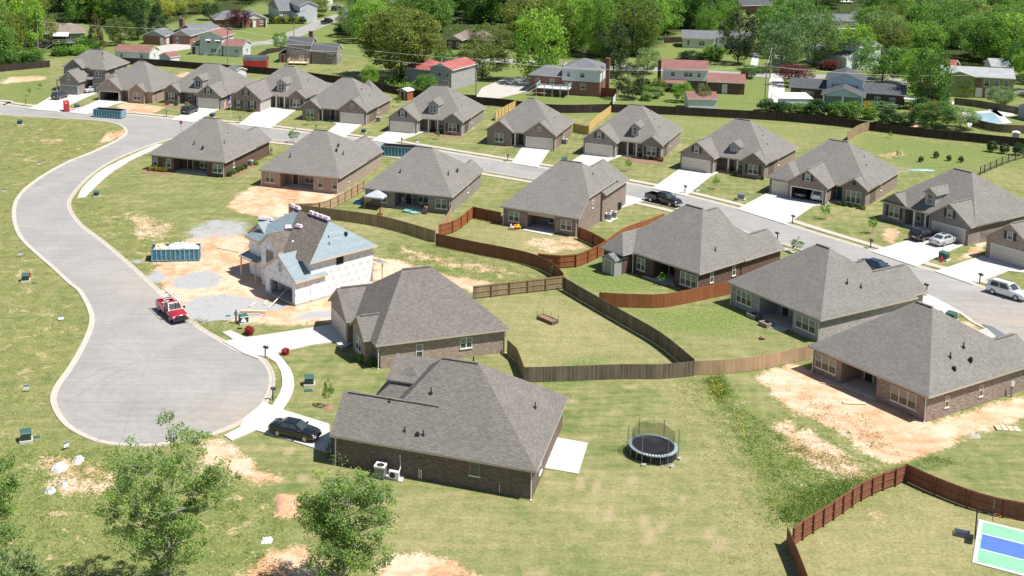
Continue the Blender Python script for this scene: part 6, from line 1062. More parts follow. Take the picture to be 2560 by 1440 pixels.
# mailboxes
def mailbox(label, px, rz=0.0, h=1.15):
    t = thing('mailbox', label, 'mailbox', G3(*px), rz); MB().box(-.05,-.05,0,.05,.05,h).obj('post', M['trim_dark'], t); bx = MB(); pr = [(-.12,0),(.12,0),(.12,.14),(.07,.22),(-.07,.22),(-.12,.14)]; bx.mesh([(x,yy,h+z) for yy in (-.36,.2) for x,z in pr], [list(range(6))[::-1], list(range(6,12))]+[[i,(i+1)%6,6+(i+1)%6,6+i] for i in range(6)]); bx.obj('letter_box', M['p_grey'], t); MB().box(.125,-.05,h+.1,.14,.0,h+.34).obj('flag', M['toilet_red'], t); MB().box(-.05,-.3,h-.08,.05,.0,h).obj('bracket', M['trim_dark'], t)
MBX = [('mailbox at head of curved path by upper drive', (663,895), 1.2), ('mailbox at lower end of the kerb grass strip by curved path', (682,1001), 1.3), ('mailbox on grass strip left of triple garage drive apron', (1981,560), .6), ('mailbox on near pavement opposite triple garage house', (1943,604), 3.7), ('mailbox at kerb before the silver sedan drive', (2176,622), .6), ('mailbox at kerb on right of the rightmost driveway', (2449,709), .6), ('mailbox on near side verge behind pale brick house', (2316,736), 3.7), ('mailbox in front of the skylight house lawn', (790,329), .4), ('mailbox before house next to brown garden shed', (1004,363), .4), ('mailbox left of the black minivan driveway', (416,292), .4), ('mailbox on the far left corner lawn', (64,264), .3), ('mailbox between blue dumpster and cream garage house across the street', (1269,404), .5), ('mailbox right of the flagpole lawn', (600,307), .4), ('mailbox by the stone based porch house drive', (1712,484), .5)]
for lb, px, rz in MBX: mailbox(lb, px, rz)
# signs
t = thing('stop_sign', 'red stop sign on post at the street corner', 'stop sign', G3(453,332), -.2); MB().tube([(0,0,0),(0,0,2.3)], .035).obj('post', M['metal_grey'], t); MB().lathe((0,-.05,2.15), [(.40,-.012),(.40,.012)], 8, 'y').obj('plate', M['toilet_red'], t)
def text(body, size, loc, parent, mat, rz=0.0, name='lettering'):
    cu = bpy.data.curves.new(name, 'FONT'); cu.body = body; cu.size = size; cu.align_x = 'CENTER'; cu.align_y = 'CENTER'; cu.extrude = .003; tmp = bpy.data.objects.new(name, cu); C.objects.link(tmp)
    dg = bpy.context.evaluated_depsgraph_get(); me_ = bpy.data.meshes.new_from_object(tmp.evaluated_get(dg)); bpy.data.objects.remove(tmp); me_.materials.clear(); me_.materials.append(M[mat])
    o = bpy.data.objects.new(name, me_); C.objects.link(o); o.parent = parent; o.location = loc; o.rotation_euler = (pi/2, 0, rz); return o
text('STOP', .26, (0,-.068,2.15), t, 'white'); M['sign_blue'] = plain('blue_sign_band', (0.05, 0.13, 0.30), 0.5, 0, 0)
def lotsign(label, px, rz=0.0, tilt=0.0): t = thing('lot_sign', label, 'sign', G3(*px), rz); t.rotation_euler = (tilt, 0, rz); MB().box(-.3,-.02,.25,.3,.0,.75).obj('board', M['white'], t); MB().box(-.3,-.026,.6,.3,-.021,.75).obj('blue_band', M['sign_blue'], t); MB().tube([(-.2,0,0),(-.2,0,.25)], .015,4).tube([(.2,0,0),(.2,0,.25)], .015,4).obj('stake', M['trim_dark'], t)
for lb, px, rz, ti in (('small blue and white lot sign on upper left field', (98,415), .1, 0), ('small white lot sign at far left edge of the field', (10,483), 0, 0), ('small white lot sign in mid left field', (51,642), .1, 0), ('small blue banded lot sign beside lower kerb bulge', (66,980), .2, 0), ('small white lot sign leaning near lower left kerb', (166,1124), .9, 0), ('knocked over lot sign with white sheet on the left field', (153,803), .3, -1.1), ('small lot sign on dirt before the open garage house', (336,282), .2, 0), ('small white marker sign on lawn by the wide drive', (1745,482), .2, 0), ('white builder sign standing in weeds at edge of the gravel', (570,803), .3, 0), ('small white marker sign on verge left of cream garage house', (1044,360), .2, 0)): lotsign(lb, px, rz, ti)
# flag
t = thing('flagpole', 'white flagpole flying an american flag near the street corner', 'flagpole', G3(577,298)); MB().tube([(0,0,0),(0,0,5.4)], [.05,.03]).obj('pole', M['metal_white'], t); fl = MB(); M['flag_red'] = plain('flag_red', (0.48,0.03,0.06), .6, 0, 0); M['flag_blue'] = plain('flag_blue', (0.03,0.05,0.20), .6, 0, 0); n_ = 13; fw, fh = 1.55, 1.5
def fp(u, v): return (-.05-u*.85, -.12*math.sin(u*4.5)-.05*u, 4.9-fh*(1-v)-.75*u+.1*math.sin(u*3))
for k in range(n_):
    for j in range(10):
        u0, u1, v0, v1 = j/10*fw, (j+1)/10*fw, k/n_, (k+1)/n_; fl.poly([fp(u0,v0),fp(u1,v0),fp(u1,v1),fp(u0,v1)], 2 if (k >= 6 and j < 4) else (0 if k % 2 == 0 else 1))
fl.obj('flag', [M['flag_red'], M['white'], M['flag_blue']], t)
# poles and wires
M['pole_wood'] = plain('weathered_pole_wood', (0.30,0.27,0.23), .85, 0, .2)
def upole(label, px, H, arms=1, tf=False, rz=-.35):
    t = thing('utility_pole', label, 'utility pole', G3(*px), rz); MB().tube([(0,0,0),(0,0,H)], [.17,.11], 8).obj('pole', M['pole_wood'], t)
    for k in range(arms): MB().box(-1.0,-.17,H-.5-.9*k,1.0,-.05-.0,H-.38-.9*k).obj('crossarm', M['pole_wood'], t); [MB().lathe((x,-.11,H-.38-.9*k), [(.05,0),(.06,.1),(.03,.16)], 6).obj('insulator', M['metal_white'], t) for x in (-.9, 0.5, .9)]
    if tf: MB().lathe((.3,-.2,H-2.4), [(.1,0),(.26,.03),(.26,.85),(.12,.95)], 12).obj('transformer', M['metal_grey'], t)
    return np.array([*gp(*px), H])
p1 = upole('utility pole with transformer beside the olive tree and dark fence', (1190,247), 9.6, 1, True); p2 = upole('utility pole at far left behind the long dark fence', (96,152), 11.5, 1); p3 = upole('pale utility pole in front of white split level house', (570,161), 10.2, 1); p4 = upole('slim metal pole before the white floored brick house', (1459,236), 6.6, 0); p5 = upole('utility pole left of the concrete drive and carport', (1912,262), 9.2, 1); p6 = upole('utility pole beside road left of purple bush', (1925,196), 8.0, 1); p7 = upole('short lamp pole beside upper left road', (735,91), 4.6, 0); p8 = upole('utility pole by blue minivan at the top road junction', (843,35), 8.5, 1); p9 = upole('utility pole with white transformer among right hand trees', (2234,140), 7.5, 1, True)
def wire(label, a, b_, sag=.8):
    mb = MB(); pts = [tuple(a*(1-k/12)+b_*(k/12)-np.array([0,0,sag*4*(k/12)*(1-k/12)])) for k in range(13)]; tag(mb.tube(pts, .022, 3).obj('power_line', M['metal_white']), label, 'power line')
wire('power line from the far left pole to the white split level house pole', p2-[0,0,.5], p3-[0,0,.5]); wire('power line from split level house pole to the transformer pole', p3-[0,0,.4], p1-[0,0,.4], 1.2); wire('lower cable between split level house pole and transformer pole', p3-[0,0,2.2], p1-[0,0,2.4], 1.2); wire('power line from transformer pole to carport pole over the yards', p1-[0,0,.5], p5-[0,0,.5], 1.6); wire('power line from carport pole toward lime green house', p5-[0,0,.4], np.array([*gp(2600,268), 8.0]), 1.5); wire('power line between carport pole and purple bush pole', p5-[0,0,.4], p6-[0,0,.4], .4)
t = thing('warning_sign', 'orange diamond warning sign by the distant road', 'sign', G3(850,60), .1); MB().tube([(0,0,0),(0,0,2.6)], .05).obj('post', M['metal_grey'], t); o = MB().box(-.42,-.02,-.42,.42,.02,.42).obj('plate', plain('warning_orange', (.6,.28,.02), .5, 0, 0), t); o.location = (0,-.05,2.4); o.rotation_euler = (0, pi/4, 0)
# garden and yard things
t = thing('raised_garden_bed', 'raised wooden garden bed with stakes in the fenced lawn', 'garden bed', G3(1369,803), -.95); a_ = MB(); a_.box(-1.25,-.55,0,1.25,-.5,.42); a_.box(-1.25,.5,0,1.25,.55,.42); a_.box(-1.25,-.5,0,-1.2,.5,.42); a_.box(1.2,-.5,0,1.25,.5,.42); a_.obj('frame', M['fence_old'], t); MB().box(-1.2,-.5,0,1.2,.5,.34).obj('soil', M['mulch'], t)
for x, yy in ((-1.22,-.5),(-1.22,.5),(0,.52),(1.22,-.5),(1.22,.5)): MB().tube([(x,yy,0),(x,yy,1.05)], .025,5).obj('stake', M['trim_dark'], t)
for lb, px in (('smaller square brick planter by pale brick house', (1885,794)), ('larger square brick fire pit on patio edge', (1916,815))):
    t = thing('brick_planter', lb, 'planter', G3(*px), -1.1); a_ = MB(); s_ = .62; a_.box(-s_,-s_,0,s_,-s_+.2,.5); a_.box(-s_,s_-.2,0,s_,s_,.5); a_.box(-s_,-s_+.2,0,-s_+.2,s_-.2,.5); a_.box(s_-.2,-s_+.2,0,s_,s_-.2,.5); a_.obj('wall', M['brick_grey'], t); MB().box(-s_+.2,-s_+.2,0,s_-.2,s_-.2,.3).obj('soil', M['mulch'], t)
# pop-up canopy
CN = gp(942,519); t = thing('pop_up_canopy', 'pale grey pop-up canopy on thin legs in the back yard', 'canopy', (*CN, 0), -.40); s_ = 1.55; cv = MB(); base = [(-s_,-s_,2.05),(s_,-s_,2.05),(s_,s_,2.05),(-s_,s_,2.05)]
for i in range(4): cv.poly([base[i], base[(i+1)%4], (0,0,2.85)]); q0, q1 = base[i], base[(i+1)%4]; cv.poly([q0, q1, (q1[0]*1.01,q1[1]*1.01,1.85), (q0[0]*1.01,q0[1]*1.01,1.85)])
cv.obj('cover', plain('pale_canvas', (.40,.42,.45), .7, 0, .06, 2), t)
for x, yy, _z in base: MB().tube([(x*.97,yy*.97,0),(x*.97,yy*.97,2.03)], .03,5).obj('leg', M['rim'], t)
M['toy_blue'] = plain('blue_plastic', (.05,.30,.62), .4, 0, .1); M['toy_green'] = plain('green_plastic', (.12,.38,.27), .4, 0, .1); M['toy_orange'] = plain('orange_plastic', (.65,.24,.05), .4, 0, .1); M['toy_yellow'] = plain('yellow_plastic', (.75,.50,.04), .5, 0, .1)
def pool(label, px, r, mat, h=.25): t = thing('wading_pool', label, 'paddling pool', G3(*px)); MB().lathe((0,0,0), [(r*.95,0),(r,h),(r*.9,h),(r*.88,.08)], 20).obj('rim', M[mat], t); MB().lathe((0,0,.05), [(.01,0),(r*.87,0),(r*.87,.06),(.01,.06)], 20).obj('water', M['glass_pool'], t)
M['glass_pool'] = plain('pool_water', (.33,.50,.58), .1, 0, .1)
pool('blue round paddling pool by canopy house wall', (897,508), .75, 'toy_blue', .35); pool('dark green sandbox shell on the canopy yard lawn', (1019,529), .7, 'toy_green'); pool('pale green paddling pool on the canopy yard lawn', (1036,533), .75, 'toy_green', .18)
t = thing('play_table', 'orange wooden play table under the pop-up canopy', 'table', G3(921,514), .2); MB().box(-.6,-.4,.65,.6,.4,.75).obj('tabletop', M['toy_orange'], t)
for x in (-.5,.5):
    for yy in (-.33,.33): MB().box(x-.04,yy-.04,0,x+.04,yy+.04,.65).obj('leg', M['toy_orange'], t)
MB().box(-.55,-.15,.75,.5,.1,1.2).obj('toy_crate', M['lumber'], t)
t = thing('tree_swing_stand', 'small brown wooden toy stand on lawn right of the canopy', 'toy', G3(950,538), .4); MB().obox((0,0,0), .7, .5, .35).obj('base', M['fence_red'], t); MB().tube([(0,0,.3),(.05,0,1.15)], [.12,.09]).obj('upright', M['fence_red'], t); MB().obox((.05,0,1.1), .35, .12, .1).obj('handlebar', M['fence_red'], t)
r_ = random.Random(4)
for k, (lb, px, mt, sz) in enumerate((('orange toy chair among patio toys', (1290,572), 'toy_orange', .5), ('yellow toy car among patio toys', (1297,571), 'toy_yellow', .5), ('pink plastic toy house among patio toys', (1281,572), 'wrapper', .55), ('red toy bin among patio toys', (1286,567), 'toilet_red', .4), ('blue folding chair on the toys house patio', (1361,561), 'toy_blue', .7))):
    t = thing('garden_toy' if k < 4 else 'folding_chair', lb, 'toy' if k < 4 else 'chair', G3(*px, .1), r_.uniform(0,3)); MB().obox((0,0,sz*.45), sz, sz, .1).obj('seat', M[mt], t); MB().obox((0,sz*.45,sz*.5), sz, .08, sz*.7).obj('back', M[mt], t)
    for x in (-1,1):
        for yy in (-1,1): MB().tube([(x*sz*.4,yy*sz*.4,0),(x*sz*.4,yy*sz*.4,sz*.45)], .03,4).obj('leg', M[mt], t)
t = thing('picnic_table', 'dark patio table in the shade of the canopy house porch', 'table', G3(1025,508,.1), -.3); MB().box(-.9,-.5,.7,.9,.5,.76).obj('tabletop', M['door'], t)
for x in (-.8,.8): MB().box(x-.05,-.4,0,x+.05,.4,.7).obj('leg', M['door'], t)
# pool beyond the fence
slab('pool_deck', [(2405,282),(2490,276),(2530,308),(2420,318)], .1, 'conc', .1); tag(filled('pool_water', P([(2428,287),(2482,282),(2508,309),(2440,313)]), .12, M['glass_pool'], None, .02), kind='structure')
h = old('white roofed dog house on the lawn at far right edge', (2530,332), (2550,334), 1.2, 'siding_grey', 'metal_white', 'dog_house', cat='dog house'); h.gab(0, h.L, 0, 1.8, 1.2, .3, ridge=False, ov=.12, fo=.1, back=True); h.done(False)
# loose site things
def plank(label, pa, pb, w=.25, mat='lumber', z=.05, nm='plank', cat='plank', th=.06):
    a, b_ = gp(*pa), gp(*pb); c = (a+b_)/2; L = np.hypot(*(b_-a)); return tag(MB().obox((0,0,0), L, w, th).obj(nm, M[mat], None, loc=(*c, z), rz=math.atan2(b_[1]-a[1], b_[0]-a[0])), label, cat)
plank('pale wooden board lying on dirt behind the new house', (2107,1008), (2164,1010), .5); plank('long lumber stack lying in weeds at gravel edge', (602,781), (666,783), .35, th=.25); plank('second lumber board in weeds behind utility box', (598,788), (650,786), .2); plank('thin timber lying on dirt right of full dumpster', (540,620), (598,632), .12); plank('short board on the gravel before the unfinished garage', (624,768), (640,757), .3); plank('pale board on the gravel nearest the unfinished garage shade', (661,763), (668,752), .25); plank('curved timber strip along new house dirt bank', (2050,958), (2130,975), .1); plank('long timber strip on orange dirt behind canopy house neighbour', (700,497), (742,500), .12)
a, b_ = np.array([*gp(671,773), .1]), np.array([*gp(722,742), 1.3]); tag(MB().tube([tuple(a), tuple(b_)], .07).obj('drain_pipe', M['white']), 'long white pipe leaning out of the unfinished garage', 'pipe')
t = thing('pallet', 'pale wooden pallet stack on dirt at right edge', 'pallet', G3(2520,1074), -.2); [MB().box(-1.1+.55*k,-.5,.1,-.65+.55*k,.5,.16).obj('slat', M['lumber'], t) for k in range(4)]; [MB().box(-1.1,yy-.05,0,1.0,yy+.05,.1).obj('bearer', M['lumber'], t) for yy in (-.45,0,.45)]
t = thing('meter_post', 'grey electric meter post at the new house side wall', 'meter', G3(2528,993)); MB().box(-.08,-.06,0,.08,.06,1.4).obj('post', M['metal_grey'], t); MB().box(-.16,-.12,1.2,.16,-.061,1.75).obj('meter_box', M['metal_white'], t)
t = thing('service_post', 'brown wooden service post beside the capped utility box', 'post', G3(590,808)); MB().box(-.09,-.09,0,.09,.09,1.6).obj('post', M['fence_red'], t); MB().box(-.2,-.14,1.0,.2,-.091,1.4).obj('meter_box', M['metal_grey'], t); sheet_heap('plastic_sheet', 'white plastic cap sitting on green utility box by azalea', 'plastic', G3(609,803,.95), .6, .5, .4, 'plastic', 12, nseg=4)
M['rock'] = plain('pale_rock', (.55,.54,.52), .9, 0, .2, 3)
def rocks(label, px, sx, sy, n_, seed):
    r_ = random.Random(seed); mb = MB(); sheet = []
    k = 10; vs = []
    for j in range(k+1):
        for i in range(k+1):
            u, v = i/k*2-1, j/k*2-1; e = max(0, 1-(u*u+v*v)); vs.append((u*sx/2, v*sy/2, -.03+.5*e*r_.uniform(.2,1.2)))
    mb.mesh(vs, [[j*(k+1)+i, j*(k+1)+i+1, (j+1)*(k+1)+i+1, (j+1)*(k+1)+i] for j in range(k) for i in range(k)]); tag(mb.obj('rubble_heap', M['rock'], None, loc=G3(*px)), label, 'rubble')
rocks('bright pale rubble heap near leaning lot sign', (196,1152), 1.1, 1.6, 1, 1); rocks('low pale rubble heap left of the brighter one', (150,1170), 1.5, 1.8, 1, 2); rocks('small rubble patch lowest at left', (125,1228), 1.0, 1.2, 1, 3); rocks('small pale stone heap among weeds behind rubble', (160,1212), .7, .9, 1, 4)
M['tarp'] = plain('blue_tarp', (.16,.36,.46), .5, 0, .25, 2)
sheet_heap('white_bag', 'crumpled white bag on dirt between the foreground trees', 'bag', G3(667,1353), .9, .8, .35, 'plastic', 21, nseg=5); sheet_heap('blue_tarp', 'strip of crumpled blue tarp on the far lawn', 'tarp', G3(2303,426), 5.0, .7, .2, 'tarp', 22)
M['soil_o'] = plain('orange_soil', (.56,.33,.20), .95, 0, .2, 2); sheet_heap('dirt_mound', 'orange dirt mound beside the right foreground tree', 'dirt mound', G3(722,1264), 2.3, 3.4, .45, 'soil_o', 23, None, 12, None, True, (.8, 1.1)); sheet_heap('dirt_mound', 'low dirt bank beside unfinished garage shade and drive', 'dirt mound', G3(690,785), 3.0, 1.6, .35, 'soil_o', 24, None, 12, None, True, (.75, 1.1))
sheet_heap('silt_cloth', 'torn grey cloth on right dirt near the pallet', 'cloth', G3(2435,1092), 1.2, .6, .3, 'conc_old', 31, nseg=5); tag(MB().lathe((0,0,0), [(.12,0),(.3,.1),(.34,.25),(.2,.36)], 10).obj('clay_pot', M['mulch'], None, loc=G3(1906,848)), 'small brown pot lying on the pale brick house lawn', 'pot')
for lb, pl in (('dark mulch bed with yellow shrubs behind street corner house', [(352,428),(372,420),(425,428),(430,436),(395,436),(360,434)]), ('mulch bed along side wall of street corner house', [(570,440),(630,412),(640,415),(585,445)]), ('mulch bed before the narrow dormer house porch', [(1560,393),(1655,406),(1660,412),(1600,408),(1556,398)]), ('mulch bed in front of the house next to garden shed', [(1066,332),(1155,337),(1160,345),(1090,342)]), ('mulch bed before the minivan house', [(410,261),(480,268),(478,273),(410,267)])): o = filled('mulch_bed', P(pl), .03, M['mulch'], None, .02); tag(o, kind='structure')
# ================================================================ PEOPLE
M['skin'] = plain('skin', (.42,.26,.19), .6, 0, .05); M['hair'] = plain('dark_hair', (.04,.025,.018), .7, 0, .1); M['shirt_blue'] = plain('pale_blue_shirt', (.25,.36,.62), .8, 0, .06); M['shirt_yellow'] = plain('yellow_shirt', (.72,.55,.03), .8, 0, .05); M['jeans'] = plain('dark_jeans', (.03,.04,.07), .8, 0, .1); M['shorts'] = plain('khaki_shorts', (.28,.25,.20), .8, 0, .1); M['shirt_white'] = plain('white_shirt', (.7,.7,.7), .8, 0, .05)
def skin(name, joints, edges, rad, mat, parent, root=0, sub=1):
    me_ = bpy.data.meshes.new(name); me_.from_pydata(joints, edges, []); o = bpy.data.objects.new(name, me_); C.objects.link(o); m1 = o.modifiers.new('skin', 'SKIN'); m1.use_smooth_shade = True
    if not me_.skin_vertices: bpy.context.view_layer.objects.active = o
    sv = me_.skin_vertices[0].data
    for i, v in enumerate(sv): r = rad[i]; v.radius = (r, r) if not isinstance(r, tuple) else r; v.use_root = (i == root)
    m2 = o.modifiers.new('sub', 'SUBSURF'); m2.levels = sub; m2.render_levels = sub
    dg = bpy.context.evaluated_depsgraph_get(); me2 = bpy.data.meshes.new_from_object(o.evaluated_get(dg)); bpy.data.objects.remove(o); me2.materials.clear(); me2.materials.append(M[mat]); me2.name = name
    q = bpy.data.objects.new(name, me2); C.objects.link(q); q.parent = parent; return q
def person(label, px, rz, pose, shirt, legs, z=.1, s=1.0):
    t = thing('person', label, 'person', G3(*px, z), rz); t.scale = (s,)*3; J = pose
    names = list(J); idx = {k: i for i, k in enumerate(names)}; pts = [J[k] for k in names]
    E_ = [('pelvis','chest'),('chest','neck'),('neck','head0'),('head0','head1')]; rd = {'pelvis':(.14,.11),'chest':(.16,.12),'neck':.055,'head0':.085,'head1':.075}
    for sd_ in ('L','R'):
        E_ += [('chest','sh'+sd_),('sh'+sd_,'el'+sd_),('el'+sd_,'wr'+sd_),('wr'+sd_,'palm'+sd_),('pelvis','hip'+sd_),('hip'+sd_,'kn'+sd_),('kn'+sd_,'an'+sd_),('an'+sd_,'toe'+sd_)]
        rd.update({'sh'+sd_:.065,'el'+sd_:.045,'wr'+sd_:.032,'palm'+sd_:(.042,.02),'hip'+sd_:.095,'kn'+sd_:.06,'an'+sd_:.042,'toe'+sd_:.04})
        w, p_ = np.array(J['wr'+sd_]), np.array(J['palm'+sd_]); d = (p_-w)/np.linalg.norm(p_-w); sx = np.cross(d, (0,0,1) if abs(d[2]) < .9 else (0,1,0)); sx /= np.linalg.norm(sx); nz_ = np.cross(sx, d)
        for k in range(4):
            b0 = p_+sx*(.03-.02*k)+d*.015; ln = (.07,.078,.073,.058)[k]; a1, a2 = f'f{k}a{sd_}', f'f{k}b{sd_}'; names += [a1, a2]; pts += [tuple(b0+d*ln*.55+nz_*.006), tuple(b0+d*ln*.95-nz_*.02)]; E_ += [('palm'+sd_, a1), (a1, a2)]; rd[a1] = .009; rd[a2] = .008
        a1, a2 = f'ta{sd_}', f'tb{sd_}'; names += [a1, a2]; pts += [tuple(w+d*.035+sx*.045), tuple(w+d*.08+sx*.06)]; E_ += [('wr'+sd_, a1), (a1, a2)]; rd[a1] = .011; rd[a2] = .009
    idx = {k: i for i, k in enumerate(names)}; b_ = skin('body', pts, [(idx[a], idx[c]) for a, c in E_], [rd[k] for k in names], 'skin', t, idx['pelvis'])
    h0, h1 = np.array(J['head0']), np.array(J['head1']); skin('hair', [tuple(h0+(0,.02,.05)), tuple(h1+np.array((0,.012,.025)))], [(0,1)], [.088,.078], 'hair', t)
    skin('shirt', [J[k] for k in ('pelvis','chest','shL','shR')]+[tuple(np.array(J['sh'+q])*.45+np.array(J['el'+q])*.55) for q in 'LR'], [(0,1),(1,2),(1,3),(2,4),(3,5)], [(.155,.125),(.178,.138),.085,.085,.068,.068], shirt, t)
    skin('trousers', [J[k] for k in ('pelvis','hipL','hipR','knL','knR')]+[tuple(np.array(J['kn'+q])*.3+np.array(J['an'+q])*.7) for q in 'LR'], [(0,1),(0,2),(1,3),(2,4),(3,5),(4,6)], [(.15,.12),.112,.112,.078,.078,.06,.06], legs, t)
    f0 = h0*.5+h1*.5; nose = MB().obox((f0[0], f0[1]-.095, f0[2]-.03), .022, .03, .04); nose.obj('nose', M['skin'], t); ey_ = MB()
    for q in (-1, 1): MB().obox((f0[0]+q*.03, f0[1]-.085, f0[2]+.0), .018, .012, .012).obj('eye', M['hair'], t)
    for q in (-1, 1): MB().obox((f0[0]+q*.088, f0[1], f0[2]-.04), .02, .04, .06).obj('ear', M['skin'], t)
    MB().obox((f0[0], f0[1]-.088, f0[2]-.075), .04, .01, .01).obj('mouth', M['tail'], t); return t
STAND = {'pelvis':(0,0,.95),'chest':(0,.01,1.32),'neck':(0,.0,1.5),'head0':(0,-.02,1.58),'head1':(0,-.02,1.70),'shL':(.19,.01,1.42),'elL':(.27,.03,1.14),'wrL':(.25,-.14,.95),'palmL':(.24,-.19,.89),'shR':(-.19,.01,1.42),'elR':(-.28,.02,1.15),'wrR':(-.22,-.2,1.0),'palmR':(-.2,-.26,.96),'hipL':(.1,0,.9),'knL':(.12,-.03,.5),'anL':(.13,.02,.08),'toeL':(.14,-.13,.04),'hipR':(-.1,0,.9),'knR':(-.11,-.02,.5),'anR':(-.12,.04,.08),'toeR':(-.14,-.11,.04)}
BEND = {'pelvis':(0,.12,.62),'chest':(0,-.12,.90),'neck':(0,-.24,1.0),'head0':(0,-.30,1.05),'head1':(0,-.36,1.15),'shL':(.18,-.16,.95),'elL':(.22,-.3,.7),'wrL':(.16,-.45,.52),'palmL':(.14,-.5,.46),'shR':(-.18,-.16,.95),'elR':(-.22,-.3,.7),'wrR':(-.16,-.45,.52),'palmR':(-.14,-.5,.46),'hipL':(.11,.1,.58),'knL':(.18,-.22,.48),'anL':(.16,.02,.08),'toeL':(.18,-.13,.04),'hipR':(-.11,.1,.58),'knR':(-.18,-.22,.48),'anR':(-.16,.02,.08),'toeR':(-.18,-.13,.04)}
person('person in pale blue shirt standing on the shaded back porch', (1008,517), .5, STAND, 'shirt_blue', 'shorts'); person('person in yellow shirt crouching on the lawn by a ride-on toy', (1066,531), -.6, BEND, 'shirt_yellow', 'jeans', .0); person('small child in white shirt standing at the porch edge', (1055,522), .3, STAND, 'shirt_white', 'jeans', .05, .68)
t = thing('ride_on_toy', 'dark ride-on toy on lawn before crouching yellow shirt person', 'toy', G3(1061,535), -.5); MB().loft([ring(-.4,.2,.14,.4), ring(0,.24,.12,.36), ring(.4,.2,.14,.42)]).obj('body', M['p_grey'], t); [wheel(t, x, q*.2, .14, .08) for x in (-.3,.3) for q in (-1,1)]; MB().tube([(.25,0,.4),(.15,0,.62)], .02).obj('handlebar', M['trim_dark'], t)
# ================================================================ TREES AND PLANTS
M['leaf_bright'] = leafmat('bright_green_leaves', (0.187, 0.371, 0.061)); M['leaf_mid'] = leafmat('mid_green_leaves', (0.123, 0.271, 0.054)); M['leaf_dark'] = leafmat('dark_green_leaves', (0.052, 0.121, 0.036), .2); M['leaf_olive'] = leafmat('olive_leaves', (0.185, 0.254, 0.057)); M['leaf_yellow'] = leafmat('yellow_green_leaves', (0.317, 0.389, 0.086))
M['leaf_pale'] = leafmat('pale_green_leaves', (0.193, 0.316, 0.127)); M['leaf_brown'] = leafmat('brownish_cedar_foliage', (0.111, 0.111, 0.046), .15); M['leaf_purple'] = leafmat('purple_leaves', (0.102, 0.026, 0.042), .25); M['leaf_red'] = leafmat('red_blossom', (0.42, 0.03, 0.06), .3, .5, .1); M['leaf_gold'] = leafmat('golden_leaves', (0.42, 0.36, 0.03), .3); M['leaf_near'] = leafmat('fresh_poplar_leaves', (0.213, 0.348, 0.103), .38, .6, .08); M['leaf_auburn'] = leafmat('auburn_shrub_leaves', (0.20, 0.11, 0.04), .3)
M['leaf_dullred'] = leafmat('dull_red_blossom', (0.17, 0.045, 0.05), .25, .4, .1)
M['leaf_magnolia'] = leafmat('glossy_magnolia_leaves', (0.061, 0.101, 0.035), .12, .7)
def leaves(name, cen, cid, size, mat, seed, aspect=.62, up=.35):
    g = np.random.default_rng(seed); n_ = len(cen); nr = g.normal(size=(n_, 3)); nr[:, 2] = np.abs(nr[:, 2]) + up; nr /= np.linalg.norm(nr, axis=1)[:, None]
    a = np.cross(nr, g.normal(size=(n_, 3))); a /= np.linalg.norm(a, axis=1)[:, None]; b_ = np.cross(nr, a); s_ = (size * g.uniform(.6, 1.35, n_))[:, None]
    v = np.stack([cen - a*s_*.55, cen - b_*s_*aspect*.5, cen + a*s_*.55, cen + b_*s_*aspect*.5], 1).reshape(-1, 3); me_ = bpy.data.meshes.new(name)
    me_.vertices.add(n_*4); me_.vertices.foreach_set("co", v.ravel()); me_.loops.add(n_*4); me_.loops.foreach_set("vertex_index", np.arange(n_*4)); me_.polygons.add(n_); me_.polygons.foreach_set("loop_start", np.arange(n_)*4); me_.polygons.foreach_set("loop_total", np.full(n_, 4)); me_.update()
    ct = g.uniform(0, 1, int(cid.max())+1); at = me_.attributes.new("tint", 'FLOAT', 'FACE'); at.data.foreach_set("value", np.clip(ct[cid]*.55 + g.uniform(0, 1, n_)*.45, 0, 1).astype(np.float32)); me_.materials.append(mat); return me_
def profile(kind, z):
    if kind == 'round': return math.sqrt(max(0, 1-((z-.58)/.44)**2))
    if kind == 'oval': return math.sqrt(max(0, 1-((z-.55)/.47)**2))*(1-.35*max(0, z-.55))
    if kind == 'cone': return max(0, (1-z))**.8 * (1 if z > .08 else z/.08)
    if kind == 'spread': return math.sqrt(max(0, 1-((z-.66)/.36)**2))
    return math.sqrt(max(0, 1-((z-.5)/.5)**2))
TM = {}
